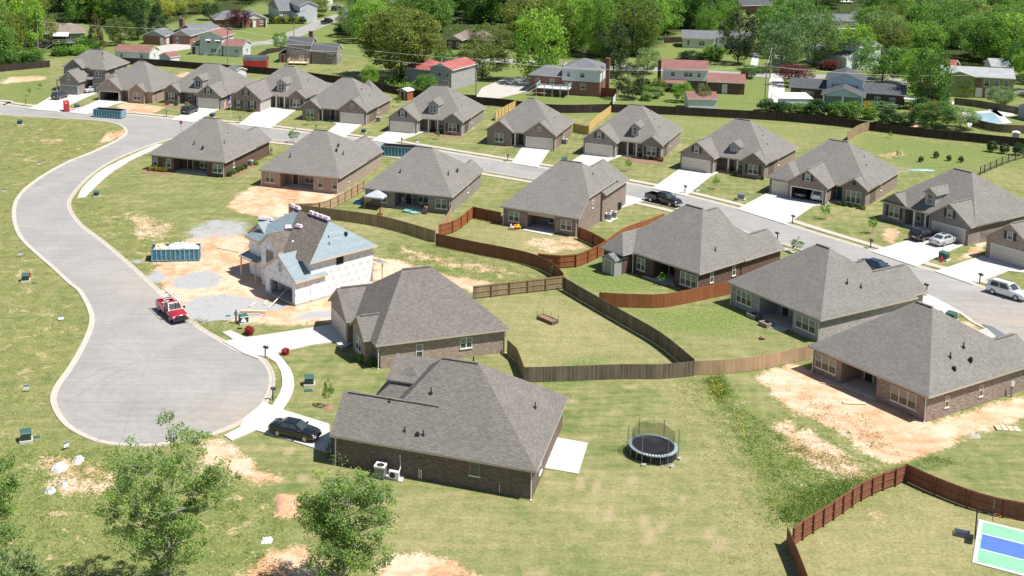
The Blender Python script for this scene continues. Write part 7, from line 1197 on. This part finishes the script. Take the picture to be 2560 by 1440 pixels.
def tree_mesh(key, seed, kind, mat, nclump, nleaf, leaf, bark='tree_bark', clump=.10, limbs=10, trunk=.022, zmin=.18, fill=.5, up=.35):
    """unit tree: height 1, crown width 1"""
    g = np.random.default_rng(seed); cs = []; lm = MB()
    top = np.array([g.uniform(-.03, .03), g.uniform(-.03, .03), .93]); mid = np.array([g.uniform(-.03, .03), g.uniform(-.03, .03), .45]); lm.tube([(0,0,-.02), tuple(mid*np.array([.5,.5,.5])), tuple(mid), tuple(top)], [trunk, trunk*.8, trunk*.6, trunk*.12], 7)
    for i in range(nclump):
        for _ in range(40):
            z = g.uniform(zmin, .985); r = profile(kind, z)
            if g.uniform() < r: break
        a = g.uniform(0, 2*pi); rr = .5*r*(g.uniform(fill, 1.0)**.6)*g.uniform(.82, 1.12); cs.append((rr*cos(a), rr*sin(a), z))
    for i in range(min(limbs, nclump)):
        x, y, z = cs[i]; z0 = max(.12, z-.10-.45*math.hypot(x, y)); b0 = mid*(z0/.45) if z0 < .45 else mid+(top-mid)*((z0-.45)/.48); m_ = (b0+np.array((x, y, z)))/2+np.array([0, 0, .02]); lm.tube([tuple(b0), tuple(m_), (x, y, z)], [trunk*.38, trunk*.22, trunk*.06], 5)
    cen, cid = [], []
    for i, c_ in enumerate(cs):
        k = int(nleaf*g.uniform(.6, 1.4)); R_ = clump*g.uniform(.65, 1.35); d = g.normal(size=(k, 3)); d /= np.linalg.norm(d, axis=1)[:, None]; d *= (g.uniform(.25, 1.0, k)**.5)[:, None]*np.array([1.15, 1.15, .75])*R_; cen.append(np.array(c_)+d); cid.append(np.full(k, i))
    cen = np.concatenate(cen); cid = np.concatenate(cid); cen[:, 2] = np.maximum(cen[:, 2], .02)
    TM[key] = (leaves('crown', cen, cid, leaf, M[mat], seed+1, up=up), lm.data('trunk', M[bark], True))
for i in range(3): tree_mesh(('bright', i), 20+i, ('oval', 'round', 'oval')[i], 'leaf_bright', 140, 56, .036, clump=.10, zmin=.06, fill=.62)
for i in range(3): tree_mesh(('mid', i), 30+i, ('round', 'oval', 'oval')[i], 'leaf_mid', 140, 56, .036, clump=.10, zmin=.06, fill=.62)
for i in range(2): tree_mesh(('dark', i), 40+i, ('oval', 'round')[i], 'leaf_dark', 140, 56, .036, clump=.10, zmin=.05, fill=.62)
for i in range(2): tree_mesh(('olive', i), 50+i, 'round', 'leaf_olive', 140, 56, .034, clump=.10, zmin=.08, fill=.62)
for i in range(2): tree_mesh(('pale', i), 60+i, ('round', 'spread')[i], 'leaf_pale', 130, 54, .034, clump=.10, zmin=.08)
tree_mesh(('yellow', 0), 70, 'round', 'leaf_yellow', 120, 50, .034, clump=.10, zmin=.05); tree_mesh(('cedar', 0), 71, 'cone', 'leaf_brown', 150, 52, .032, clump=.075, zmin=.04, fill=.45); tree_mesh(('conifer', 0), 72, 'cone', 'leaf_dark', 150, 52, .032, clump=.075, zmin=.03, fill=.45); tree_mesh(('magnolia', 0), 73, 'oval', 'leaf_magnolia', 140, 60, .034, clump=.09, zmin=.04); tree_mesh(('purple', 0), 74, 'round', 'leaf_purple', 100, 50, .04, clump=.12, zmin=.08)
tree_mesh(('bigolive', 0), 75, 'round', 'leaf_olive', 360, 80, .023, clump=.07, zmin=.08, limbs=14, trunk=.022)
for i, mt in enumerate(('leaf_dark', 'leaf_mid', 'leaf_bright', 'leaf_gold', 'leaf_red', 'leaf_auburn', 'leaf_yellow', 'leaf_pale', 'leaf_dullred')): tree_mesh(('bush', i), 80+i, 'ball', mt, 70, 48, .075, clump=.16, limbs=4, trunk=.03, zmin=.08, fill=.6)
tree_mesh(('sap', 0), 95, 'oval', 'leaf_bright', 34, 34, .062, clump=.12, limbs=8, trunk=.016, zmin=.36); tree_mesh(('spire', 0), 96, 'cone', 'leaf_mid', 60, 26, .05, clump=.085, zmin=.04, fill=.5); tree_mesh(('bare', 0), 97, 'round', 'leaf_pale', 40, 6, .04, 'pale_bark', .14, 26, .02, .35)
_r = random.Random(11)
def tree(px, h, w, key, label, cat='tree', name='tree', group=None, z=0.0, xy=None):
    k = key if key in TM else (key, _r.randrange(len([q for q in TM if q[0] == key]))); p = xy if xy is not None else gp(*px); t = thing(name, label, cat, (*p, z), _r.uniform(0, 6.28), group)
    child('crown', TM[k][0], t, scale=(w, w, h)); child('trunk', TM[k][1], t, scale=(w*.6+h*.25, w*.6+h*.25, h) if name != 'bush' else (w, w, h)); return t
# ---- single trees that stand out
T_ = [((240,124),11.5,6.5,'cedar','brownish cedar left of the white outbuilding'),((300,112),8.5,9,('olive',0),'bushy olive tree left of the white outbuilding roof'),((345,100),11,7,'conifer','dark cedar behind the white outbuilding'),((392,88),12,8,'conifer','tallest dark cedar above the red brick ranch'),((597,72),6.5,7.5,'purple','purple leaved tree before the blue grey roofed house'),((527,50),6,6.5,('dark',1),'dark round tree left of blue grey roofed house'),((785,40),7,12,('olive',1),'broad shady tree on lawn by the top road'),((700,124),5,4.5,('bright',1),'small leafy tree right of the road bend'),
 ((1003,196),17.5,21,('bigolive',0),'huge yellow olive tree over the red roofed house'),((1205,196),9.5,13,('olive',0),'rounded olive tree behind the transformer pole'),((1228,140),9,12,('olive',1),'second rounded olive tree higher up the slope'),((880,92),10,9,('pale',0),'pale green tree left of the huge olive tree'),((1065,232),4.5,5,('mid',0),'leafy shrub tree behind the brown garden shed'),((925,212),5,4.5,('bright',0),'bright shrub tree at left foot of the huge olive tree'),((1110,185),7,6,('mid',1),'green tree at corner of the red roofed house'),
 ((1345,208),18.5,13,('bright',0),'tall bright tree beside road left of chimney house'),((1533,180),13,7.5,'magnolia','dark magnolia beside the tall brick chimney'),((1571,246),8.5,7.5,'magnolia','dark rounded tree in front of tall brick chimney fence'),((1845,160),15,9.5,'magnolia','tall dark magnolia right of the hydrangea house'),((1617,184),6.5,6.5,('pale',0),'pale multi stemmed tree left of the long red roof'),((1647,232),3.6,3.6,('olive',0),'small round tree before the long red roofed house'),((1704,255),4.5,4.4,('bright',1),'small umbrella shaped tree left of white garage'),((1757,272),5.2,3.4,('olive',0),'narrow tree standing before the white garage'),((1872,196),3.6,4,('mid',1),'small tree by road right of the red roofed house'),
 ((1955,178),13,12,('pale',0),'large pale green tree left of purple bush'),((2035,165),14.5,13,('pale',0),'taller pale green tree behind the purple bush'),((1985,214),5.2,8.6,'purple','wide purple leaved bush tree above the carport'),((2130,165),11,12,('bright',1),'bright feathery tree behind pale blue house'),((2205,206),9,13,('mid',0),'rounded mid green tree right of pale blue house'),((2322,268),13,9,('mid',2),'tall feathery tree at left of the lime green house'),((2300,226),10,9,('bright',0),'yellow green tree behind the feathery tree'),((2542,92),9,6,'conifer','dark conifer at the far right edge'),((2330,318),5.5,8,('mid',1),'big shrub tree beside the long dark fence at right'),((2400,322),4.2,7,('pale',1),'pale leafy shrub tree before the pool fence'),((2500,266),4.5,6,('pale',0),'small pale tree before lime green house garage'),((2410,240),4.2,5,('olive',1),'thin tree on the lawn of lime green house'),((158,112),6,6,('bare',0),'sparse pale tree before the raised grey deck'),((118,118),8.5,7,('olive',1),'olive tree left of the raised deck')]
for px, h_, w_, k_, lb in T_: tree(px, h_, w_, k_, lb, name='conifer_tree' if k_ in ('cedar', 'conifer') else 'tree')
# ---- woods: one object per tree
blocked = [(gp(*p), r) for p, r in (((165,95),11),((400,100),16),((465,95),14),((545,125),12),((600,55),14),((720,25),16),((770,150),12),((835,160),8),((1105,180),10),((1025,175),9),((1150,110),10),((1400,215),12),((1465,215),9),((1715,190),9),((1800,220),8),((1750,115),14),((2110,230),10),((2020,235),8),((2210,240),8),((2400,215),10),((2490,215),10),((2120,55),9),((2095,160),7),((2355,25),9),((1835,20),9),((1895,60),10),((1940,150),5),((2460,300),11),((1880,150),6),((820,60),9),((845,28),9),((1003,196),7))]
road1 = smooth(P([(1100,150),(1260,152),(1340,158),(1500,164),(1620,172),(1780,182),(1920,189),(2060,192),(2250,203),(2480,222)]), 4)
def wood(poly, n_, keys, hr, wr, label, group, dmin=4.5, seed=1, cat='tree', name='tree'):
    r_ = random.Random(seed); pl = np.array(P(poly)); lo, hi = pl.min(0), pl.max(0); got = []; tries = 0
    while len(got) < n_ and tries < n_*60:
        tries += 1; q = np.array([r_.uniform(lo[0], hi[0]), r_.uniform(lo[1], hi[1])])
        if sdf(pl, np.array([q[0]]), np.array([q[1]]))[0] > 0: continue
        if any(np.hypot(*(q-c_)) < rr for c_, rr in blocked) or any(np.hypot(*(q-c_)) < dmin for c_ in got) or any(np.hypot(*(q-c_)) < 5.5 for c_ in road1): continue
        got.append(q); k_ = r_.choice(keys); h_ = r_.uniform(*hr); tree(None, h_, r_.uniform(*wr), k_, label, cat, name, group=group, xy=q)
wood([(-40,60),(95,50),(110,100),(85,160),(-40,172)], 17, ['bright', 'bright', 'olive', 'mid'], (11, 16), (9, 13), 'leafy green tree in the wood at far left edge', 'trees of the far left wood', 4.5, 3)
wood([(-60,20),(330,10),(430,35),(330,75),(210,60),(110,50),(-60,55)], 22, ['mid', 'dark', 'bright', 'dark'], (11, 16), (10, 14), 'dark green tree in the wood behind the raised deck house', 'trees of the dark upper left wood', 5, 4)
wood([(400,-10),(520,-10),(520,30),(430,62),(395,50)], 20, ['yellow', 'yellow', 'pale'], (4.5, 7), (8, 11), 'yellow green thicket tree above the red brick ranch', 'yellow green thicket', 3.5, 5)
wood([(520,-20),(660,-20),(640,18),(560,26)], 9, ['dark', 'magnolia', 'mid'], (6, 9), (6, 9), 'dark tree above blue grey roofed house at the top', 'dark trees at the top', 5, 6)
wood([(870,40),(1120,0),(1170,60),(1100,110),(1060,150),(930,120),(880,70)], 20, ['bright', 'mid', 'olive', 'pale'], (11, 15), (10, 14), 'leafy tree in the wood behind the huge olive tree', 'trees behind the huge olive tree', 5.5, 7)
wood([(1120,10),(1330,-10),(1330,110),(1210,115),(1170,60)], 18, ['dark', 'dark', 'mid'], (12, 17), (11, 15), 'dark tree in the shaded central wood', 'trees of the dark central wood', 5, 8)
wood([(1290,40),(1560,10),(1660,60),(1600,140),(1500,150),(1370,140),(1300,120)], 27, ['bright', 'mid', 'bright', 'olive'], (13, 18), (10, 14), 'tall green tree in the central wood', 'trees of the bright central wood', 5.5, 9)
wood([(1560,0),(1800,0),(1800,70),(1690,80),(1600,130)], 22, ['bright', 'bright', 'mid'], (13, 18), (11, 14), 'bright green tree in the wood behind the hydrangea house', 'trees behind the hydrangea house', 5.5, 10)
wood([(1800,70),(1840,75),(1830,110),(1740,130),(1700,125)], 4, ['bright'], (7, 11), (6, 8), 'bright tree by the hydrangea house front', 'trees fronting the hydrangea house', 5, 11)
wood([(1920,80),(2060,60),(2070,140),(1960,150),(1915,120)], 8, ['pale', 'dark', 'mid'], (10, 14), (10, 13), 'tree between distant white cars and purple bush', 'trees above the purple bush', 6, 12)
wood([(2180,60),(2320,40),(2560,50),(2560,160),(2450,160),(2330,155),(2260,190),(2180,140)], 33, ['bright', 'mid', 'pale', 'olive', 'bright'], (9, 14), (10, 14), 'feathery green tree in the wood above lime green house', 'trees of the right hand wood', 6, 13)
wood([(2540,170),(2640,160),(2640,260),(2560,250)], 5, ['mid', 'bright'], (8, 11), (7, 9), 'green tree at the right edge by lime green house', 'trees right of the lime green house', 5, 14)
wood([(1920,-15),(2560,-15),(2620,35),(2400,40),(2220,45),(2160,10),(1940,40)], 22, ['bright', 'mid', 'pale', 'dark'], (10, 14), (11, 15), 'green tree at the top right among distant houses', 'trees at the top right', 7, 15)
wood([(-80,-45),(1900,-50),(1900,-15),(880,-10),(860,10),(520,-22),(-80,0)], 34, ['mid', 'bright', 'dark', 'olive'], (13, 18), (16, 22), 'green tree along the top edge of the photo', 'distant trees along the top edge', 12, 16)
wood([(140,118),(200,112),(232,125),(230,135),(150,140)], 6, [('bush',2), ('bush',1)], (2.5, 4), (4, 6), 'bright green shrub below the raised grey deck', 'shrubs below the raised deck', 3, 17, 'shrub', 'bush')
wood([(-40,150),(80,150),(90,165),(0,178),(-40,178)], 9, ['mid', ('bush',0), ('bush',1)], (2.5, 4.5), (4, 6.5), 'dark shrub along the far left fence', 'shrubs along the far left fence', 3, 18, 'shrub', 'bush')
wood([(1590,205),(1650,225),(1660,250),(1610,252)], 7, [('bush',5), ('bush',7), ('bush',1), ('bush',7)], (1.2, 2.2), (2, 3.4), 'mixed blossoming shrub in the bed left of white garage', 'shrubs of the mixed bed', 1.8, 19, 'shrub', 'bush')
wood([(2280,235),(2345,250),(2340,300),(2300,300)], 7, [('bush',0), ('bush',1), ('bush',5)], (2.4, 4), (3.5, 5.5), 'dense shrub right of the patio cover', 'shrubs right of the patio cover', 3, 20, 'shrub', 'bush')
def bush(px, h, w, i, label, group=None): return tree(px, h, w, ('bush', i), label, 'shrub', 'bush', group)
for k, (x, y, h_, w_) in enumerate([(1918,278,2.6,3.6),(1957,283,2.4,3.4),(2000,282,2.2,3.2),(2043,286,3.2,4.2),(2090,292,3.2,3.4),(2130,296,3.6,3.6),(2173,298,2.6,2.8),(2222,308,3.0,4.0),(2268,312,2.6,3.4)]): bush((x, y), h_, w_, (0, 0, 7, 0, 1, 1, 1, 0, 7)[k], ('round shrub in the row along the long dark fence', 'round shrub in the row along the long dark fence')[0], 'round shrubs along the dark fence')
for k, x in enumerate((681, 692, 703, 716, 730, 742, 755)): bush((x, 59-k*.0), 2.3, 2.6, (0, 6, 0, 6, 0, 6, 0)[k], ('clipped dark green shrub in the hedge row by the top road', 'clipped yellow shrub in the hedge row by the top road')[k % 2], 'clipped hedge row at the top')
bush((1728,150), 2.4, 6.0, 0, 'wide clipped dark shrub before the hydrangea house'); bush((1782,150), 4.2, 5.5, 2, 'bright rounded shrub right of the wide clipped shrub'); bush((1860,196), 1.6, 2, 4, 'small dark red shrub by the old road'); bush((2072,174), 2.4, 4.6, 8, 'dull red azalea mound behind pale blue house'); bush((2168,273), 1.6, 2.2, 3, 'golden shrub beside the open gabled porch'); bush((2170,283), 1.5, 2, 3, 'second golden shrub nearer the dark fence'); bush((2200,270), 1.3, 7, 7, 'low grey green shrub border under the brick wing'); bush((1610,224), 1.6, 2, 5, 'pinkish shrub left of the long red roofed house'); bush((2390,236), 2.4, 4.5, 2, 'rounded shrub before lime green gable'); bush((2440,236), 1.8, 3, 1, 'shrub by brick base of lime green house'); bush((1845,222), 2, 2.6, 5, 'reddish shrub at right end of red roofed wing'); bush((855,86), 3.2, 4.5, 0, 'dark purple shrub at the wood edge by the road'); bush((695,52), 1.8, 2.0, 4, 'dark red shrub before the pale grey house')
bush((623,836), .95, 1.05, 4, 'vivid red azalea beside the capped utility box'); bush((714,886), .7, .8, 4, 'pink red azalea at the corner of curved path')
for k, x in enumerate((377, 390, 402, 413)): bush((x, 427+k), .95, .85, 6 if k % 2 else 3, 'yellow green shrub at back of street corner house', 'yellow shrubs behind street corner house')
for k, (x, y) in enumerate(((574,441),(584,435),(594,431),(604,426),(612,422),(640,412))): bush((x, y), .9, .9, (0, 2, 0, 1, 0, 2)[k], 'small green shrub along side wall of street corner house', 'shrubs along the street corner house')
for k, (x, y) in enumerate(((1601,394),(1614,397),(1629,399),(1643,401),(1653,404))): bush((x, y), .8, .8, 5, 'small auburn shrub before narrow dormer house', 'auburn shrubs')
for k, (x, y) in enumerate(((1079,331),(1090,332),(1101,334),(1110,335),(1125,337),(1140,338))): bush((x, y), .6, .7, (0, 5)[k % 2], 'small shrub in the bed of house beside garden shed', 'shrubs of the garden shed house bed')
for k, (x, y) in enumerate(((748,272),(790,298),(802,300),(815,303))): bush((x, y), .9, .8, (0, 1, 0, 1)[k], 'small shrub at front wall of the skylight house', 'shrubs of the skylight house')
for k, (x, y) in enumerate(((418,262),(440,264),(468,262),(484,266))): bush((x, y), .7, .8, (5, 0, 3, 3)[k], 'small shrub in the bed before minivan house', 'shrubs of the minivan house')
for k, (x, y) in enumerate(((588,274),(600,277),(622,280),(636,281))): bush((x, y), .6, .7, (0, 3)[k % 2], 'small shrub at the wall behind the flagpole', 'shrubs behind the flagpole')
for k, (x, y) in enumerate(((2098,512),(2112,515),(2130,518),(2148,522),(2158,524))): bush((x, y), .6, .7, (1, 0, 0, 0, 2)[k], 'small shrub under picture window of triple garage house', 'shrubs of the triple garage house')
for k, (x, y) in enumerate(((1811,431),(1827,434),(1838,437),(1906,449))): bush((x, y), .6, .6, (3, 3, 3, 0)[k], 'small golden shrub by the stone based porch', 'shrubs of the stone based porch house')
for k, (x, y) in enumerate(((896,862),(905,872),(915,886),(924,898),(929,915),(903,905))): bush((x, y), .9, .9, (0, 0, 0, 0, 1, 2)[k], 'dark shrub in shade by front gable of azalea house', 'shrubs by the azalea house front')
tree((822,1140), 1.5, .8, ('spire', 0), 'slim dark evergreen at front corner of nearest house', 'shrub', 'bush'); tree((678,388), 1.8, .9, ('spire', 0), 'slim evergreen at front corner of street corner house', 'shrub', 'bush')
SAP = [((820,1018),2.9,1.15,'staked sapling with mulch ring by the curved path lawn'),((1571,429),2.5,1.1,'young street tree on lawn before narrow dormer house'),((1790,473),2.4,1.2,'young street tree on lawn before stone based porch house'),((2063,549),2.6,1.3,'young street tree on lawn right of triple garage drive'),((2181,584),2.6,1.2,'young street tree on lawn left of the black crossover'),((1992,632),2.2,1.6,'dense young tree on near verge across from triple garage house'),((734,357),2.8,2.0,'dense young tree on near verge behind street corner house'),((73,240),2.2,1.0,'sapling on the far left corner lawn'),((1094,349),2.0,1.0,'sapling on lawn before house beside garden shed'),((772,313),2.3,1.1,'sapling on lawn before the skylight house'),((1240,342),2.0,.9,'thin sapling between two front lawns'),((997,268),2.8,1.2,'slender young tree beside the brown garden shed'),((100,222),1.6,.9,'small sapling at corner of the two storey house'),((519,434),1.9,1.1,'thin twiggy sapling behind street corner house right'),((417,431),2.1,1.3,'twiggy sapling beside the yellow shrubs'),((1385,694),1.8,1.2,'spindly sapling by the brown fence bend'),((1656,712),1.6,1.2,'bushy pot plant at patio of the dark red house'),((2246,396),1.6,.9,'first small sapling on the far right lawn'),((2225,345),1.4,.9,'second small sapling on the far right lawn')]
for px, h_, w_, lb in SAP:
    tree(px, h_, w_, ('bare' if 'twiggy' in lb or 'spindly' in lb else 'sap', 0), lb, 'sapling', 'sapling')
    if 'street tree' in lb or 'mulch' in lb: tag(MB().lathe((0,0,0), [(.7,.0),(.55,.06),(.2,.12),(.02,.13)], 12).obj('mulch_ring', M['mulch'], None, loc=G3(*px)), kind='structure')
for k, (x, y) in enumerate(((2302,405),(2340,395),(2372,402),(2402,406),(2480,380),(2510,384),(2545,388))): tree((x, y), (1.0,1.2,1.0,1.1,2.0,1.8,2.2)[k], (.8,.9,.8,.8,1.6,1.5,1.7)[k], ('bush', 0), 'small dark shrub on the far right lawn by the dark fence', 'shrub', 'bush', 'small shrubs on the far right lawn')
# ---- foreground trees seen from above
M['leaf_palenear'] = leafmat('pale_fresh_leaves', (0.21, 0.31, 0.13), .35, .45, .08)
def near_tree(label, px, H, Wd, seed, mat='leaf_near', leaf=.135, nc=230, nl=120, lean=(0,0)):
    g = np.random.default_rng(seed); t = thing('poplar_tree', label, 'tree', G3(*px)); lm = MB(); cl = []
    trunks = [(np.array([0,0,0.]), np.array([lean[0]+g.uniform(-.4,.4), lean[1]+g.uniform(-.4,.4), H*.93]))] + [(np.array([0,0,H*.12]), np.array([sgn*Wd*.20*g.uniform(.7,1.2), g.uniform(-1,1)*Wd*.15, H*g.uniform(.70,.82)])) for sgn in (-1, 1)]
    for q, (a, b_) in enumerate(trunks):
        n_ = 9; pts = [a+(b_-a)*k/n_+np.array([.18*math.sin(k*1.3+seed+q), .15*math.cos(k*1.1+q), 0])*(k > 0) for k in range(n_+1)]; r0 = .17 if q == 0 else .12
        lm.tube([tuple(p) for p in pts], [r0*(1-.88*k/n_) for k in range(n_+1)], 7)
        for k in range(2, n_+1):
            for j in range(4 if q == 0 else 3):
                z = pts[k][2]/H; L = Wd*.5*max(.16, math.sqrt(max(0, 1-((z-.45)/.58)**2)))*g.uniform(.55, 1.05)*(1 if q == 0 else .62); an = g.uniform(0, 2*pi); el = g.uniform(.25, .8); e = pts[k]+np.array([cos(an)*L*cos(el), sin(an)*L*cos(el), L*sin(el)*.9]); m_ = (pts[k]+e)/2+np.array([0,0,-.12*L+.15]); lm.tube([tuple(pts[k]), tuple(m_), tuple(e)], [.045*(1-.5*z), .03, .01], 5)
                for f_ in (.35, .55, .72, .86, 1.0):
                    c_ = (pts[k]*(1-f_)+e*f_) if f_ > .5 else pts[k]*(1-f_)+e*f_; cl.append(c_+g.normal(size=3)*np.array([.30,.30,.22]))
        cl.append(b_); cl.append(b_+np.array([0,0,.3]))
    cl = np.array(cl); cl = cl[cl[:, 2] > H*.20]; cen, cid = [], []
    for i, c_ in enumerate(cl):
        k = int(nl*g.uniform(.35, 1.35)); d = g.normal(size=(k, 3)); d /= np.linalg.norm(d, axis=1)[:, None]; cen.append(c_+d*(g.uniform(.2, 1, k)**.6)[:, None]*np.array([.60,.60,.46])*g.uniform(.5, 1.25)); cid.append(np.full(k, i))
    o = bpy.data.objects.new('crown', leaves('crown', np.concatenate(cen), np.concatenate(cid), leaf, M[mat], seed, .8, .25)); C.objects.link(o); o.parent = t; lm.obj('trunk', M['pale_bark'], t, True); return t
near_tree('largest leafy tree in the bottom left foreground', (415,1500), 12.9, 12.6, 5, nl=84, lean=(.4,.3)); near_tree('leafy tree in front of nearest house brick wall', (858,1500), 9.0, 8.6, 9, nl=84); near_tree('leafy tree at the bottom left corner edge', (-50,1500), 11.0, 7.0, 14, nl=80, lean=(1.0,0)); near_tree('low pale leafy tree at very bottom left corner', (40,1600), 6.0, 5.5, 17, mat='leaf_palenear', nl=80)
# ---- weeds and tufts that nobody could count
def tufts(name, polys, per, size, mat, seed, hgt=.35, clump=.5):
    g = np.random.default_rng(seed); cen, cid = [], []; c_ = 0
    for poly, n_ in polys:
        pl = np.array(P(poly)); lo, hi = pl.min(0), pl.max(0); q = g.uniform(lo, hi, (n_*4, 2)); q = q[sdf(pl, q[:, 0], q[:, 1]) < 0][:n_]
        for p in q: k = per; s_ = clump*g.uniform(.4, 1.4); d = g.normal(size=(k, 3))*np.array([s_*.5, s_*.5, 0]); d[:, 2] = np.abs(g.normal(size=k))*hgt*g.uniform(.3, 1.1); cen.append(np.array([p[0], p[1], .03])+d); cid.append(np.full(k, c_)); c_ += 1
    o = bpy.data.objects.new(name, leaves(name, np.concatenate(cen), np.concatenate(cid), size, M[mat], seed, .5, .1)); C.objects.link(o); return tag(o, kind='stuff')
M['leaf_weed'] = leafmat('weed_leaves', (0.160, 0.264, 0.056), .3, .5, 0); M['leaf_straw'] = leafmat('straw_tufts', (0.360, 0.324, 0.144), .3, .4, 0)
STRIP = [(1752,945),(1800,935),(1850,1010),(1920,1070),(2060,1130),(2180,1185),(2230,1195),(2130,1250),(1990,1320),(1930,1310),(1900,1200),(1820,1050)]
tufts('weeds', [(STRIP, 1100), ([(0,1120),(330,1120),(480,1180),(740,1260),(700,1440),(0,1440)], 1100), ([(440,800),(520,800),(600,815),(520,830)], 60), ([(2200,1190),(2330,1140),(2420,1150),(2300,1185)], 80), ([(1890,1060),(1960,1030),(2250,1180),(2120,1220)], 140)], 12, .11, 'leaf_weed', 41, .13, .6)
tufts('weeds', [([(2000,1230),(2120,1200),(2200,1215),(2060,1300),(1985,1320),(1940,1290)], 420), ([(1765,950),(1800,940),(1830,980),(1800,1000)], 120), ([(1890,940),(1990,1000),(2100,1090),(2250,1140),(2180,1060)], 60)], 18, .13, 'leaf_weed', 43, .3, .7)
tufts('grass_tufts', [([(0,290),(180,296),(310,335),(250,372),(120,430),(30,520),(30,600),(130,700),(215,780),(220,840),(120,960),(120,1060),(330,1130),(0,1130)], 1500), ([(180,520),(240,490),(440,560),(480,640),(380,700),(300,640)], 350), ([(940,600),(1100,620),(1340,680),(1360,700),(1230,710),(1000,660)], 400), ([(1700,950),(1760,945),(2000,1130),(1960,1330),(1900,1320),(1800,1100)], 300)], 9, .11, 'leaf_weed', 44, .08, .6)
tufts('straw_tufts', [([(0,290),(180,296),(310,335),(250,372),(120,430),(30,520),(30,600),(130,700),(215,780),(220,840),(120,960),(120,1060),(330,1130),(0,1130)], 900), ([(300,540),(600,560),(640,700),(480,800),(380,700)], 120), ([(1650,960),(1720,960),(1900,1200),(1930,1340),(1960,1440),(1800,1440),(1780,1200)], 200)], 8, .11, 'leaf_straw', 45, .07, .6)
M['flower'] = plain('yellow_flowers', (.75,.55,.02), .6, 0, .1); tag(tufts('wild_flowers', [([(1770,960),(1800,955),(1815,1000),(1790,1010)], 30), ([(1405,690),(1420,690),(1415,700)], 12), ([(2440-500,905),(1950,905),(1948,915)], 8), ([(1830,1040),(1870,1060),(1860,1110)], 12)], 6, .14, 'flower', 46, .6, .3), kind='stuff')

U_ = [q for _, _, q in ZONES['wood']]
tufts('undergrowth', [(U_[0], 2300), (U_[1], 110)], 22, .62, 'leaf_mid', 51, 1.6, 2.6); tufts('undergrowth', [(U_[0], 900), (U_[2], 40), (U_[3], 60), (U_[4], 30)], 20, .55, 'leaf_bright', 52, 1.3, 2.2)
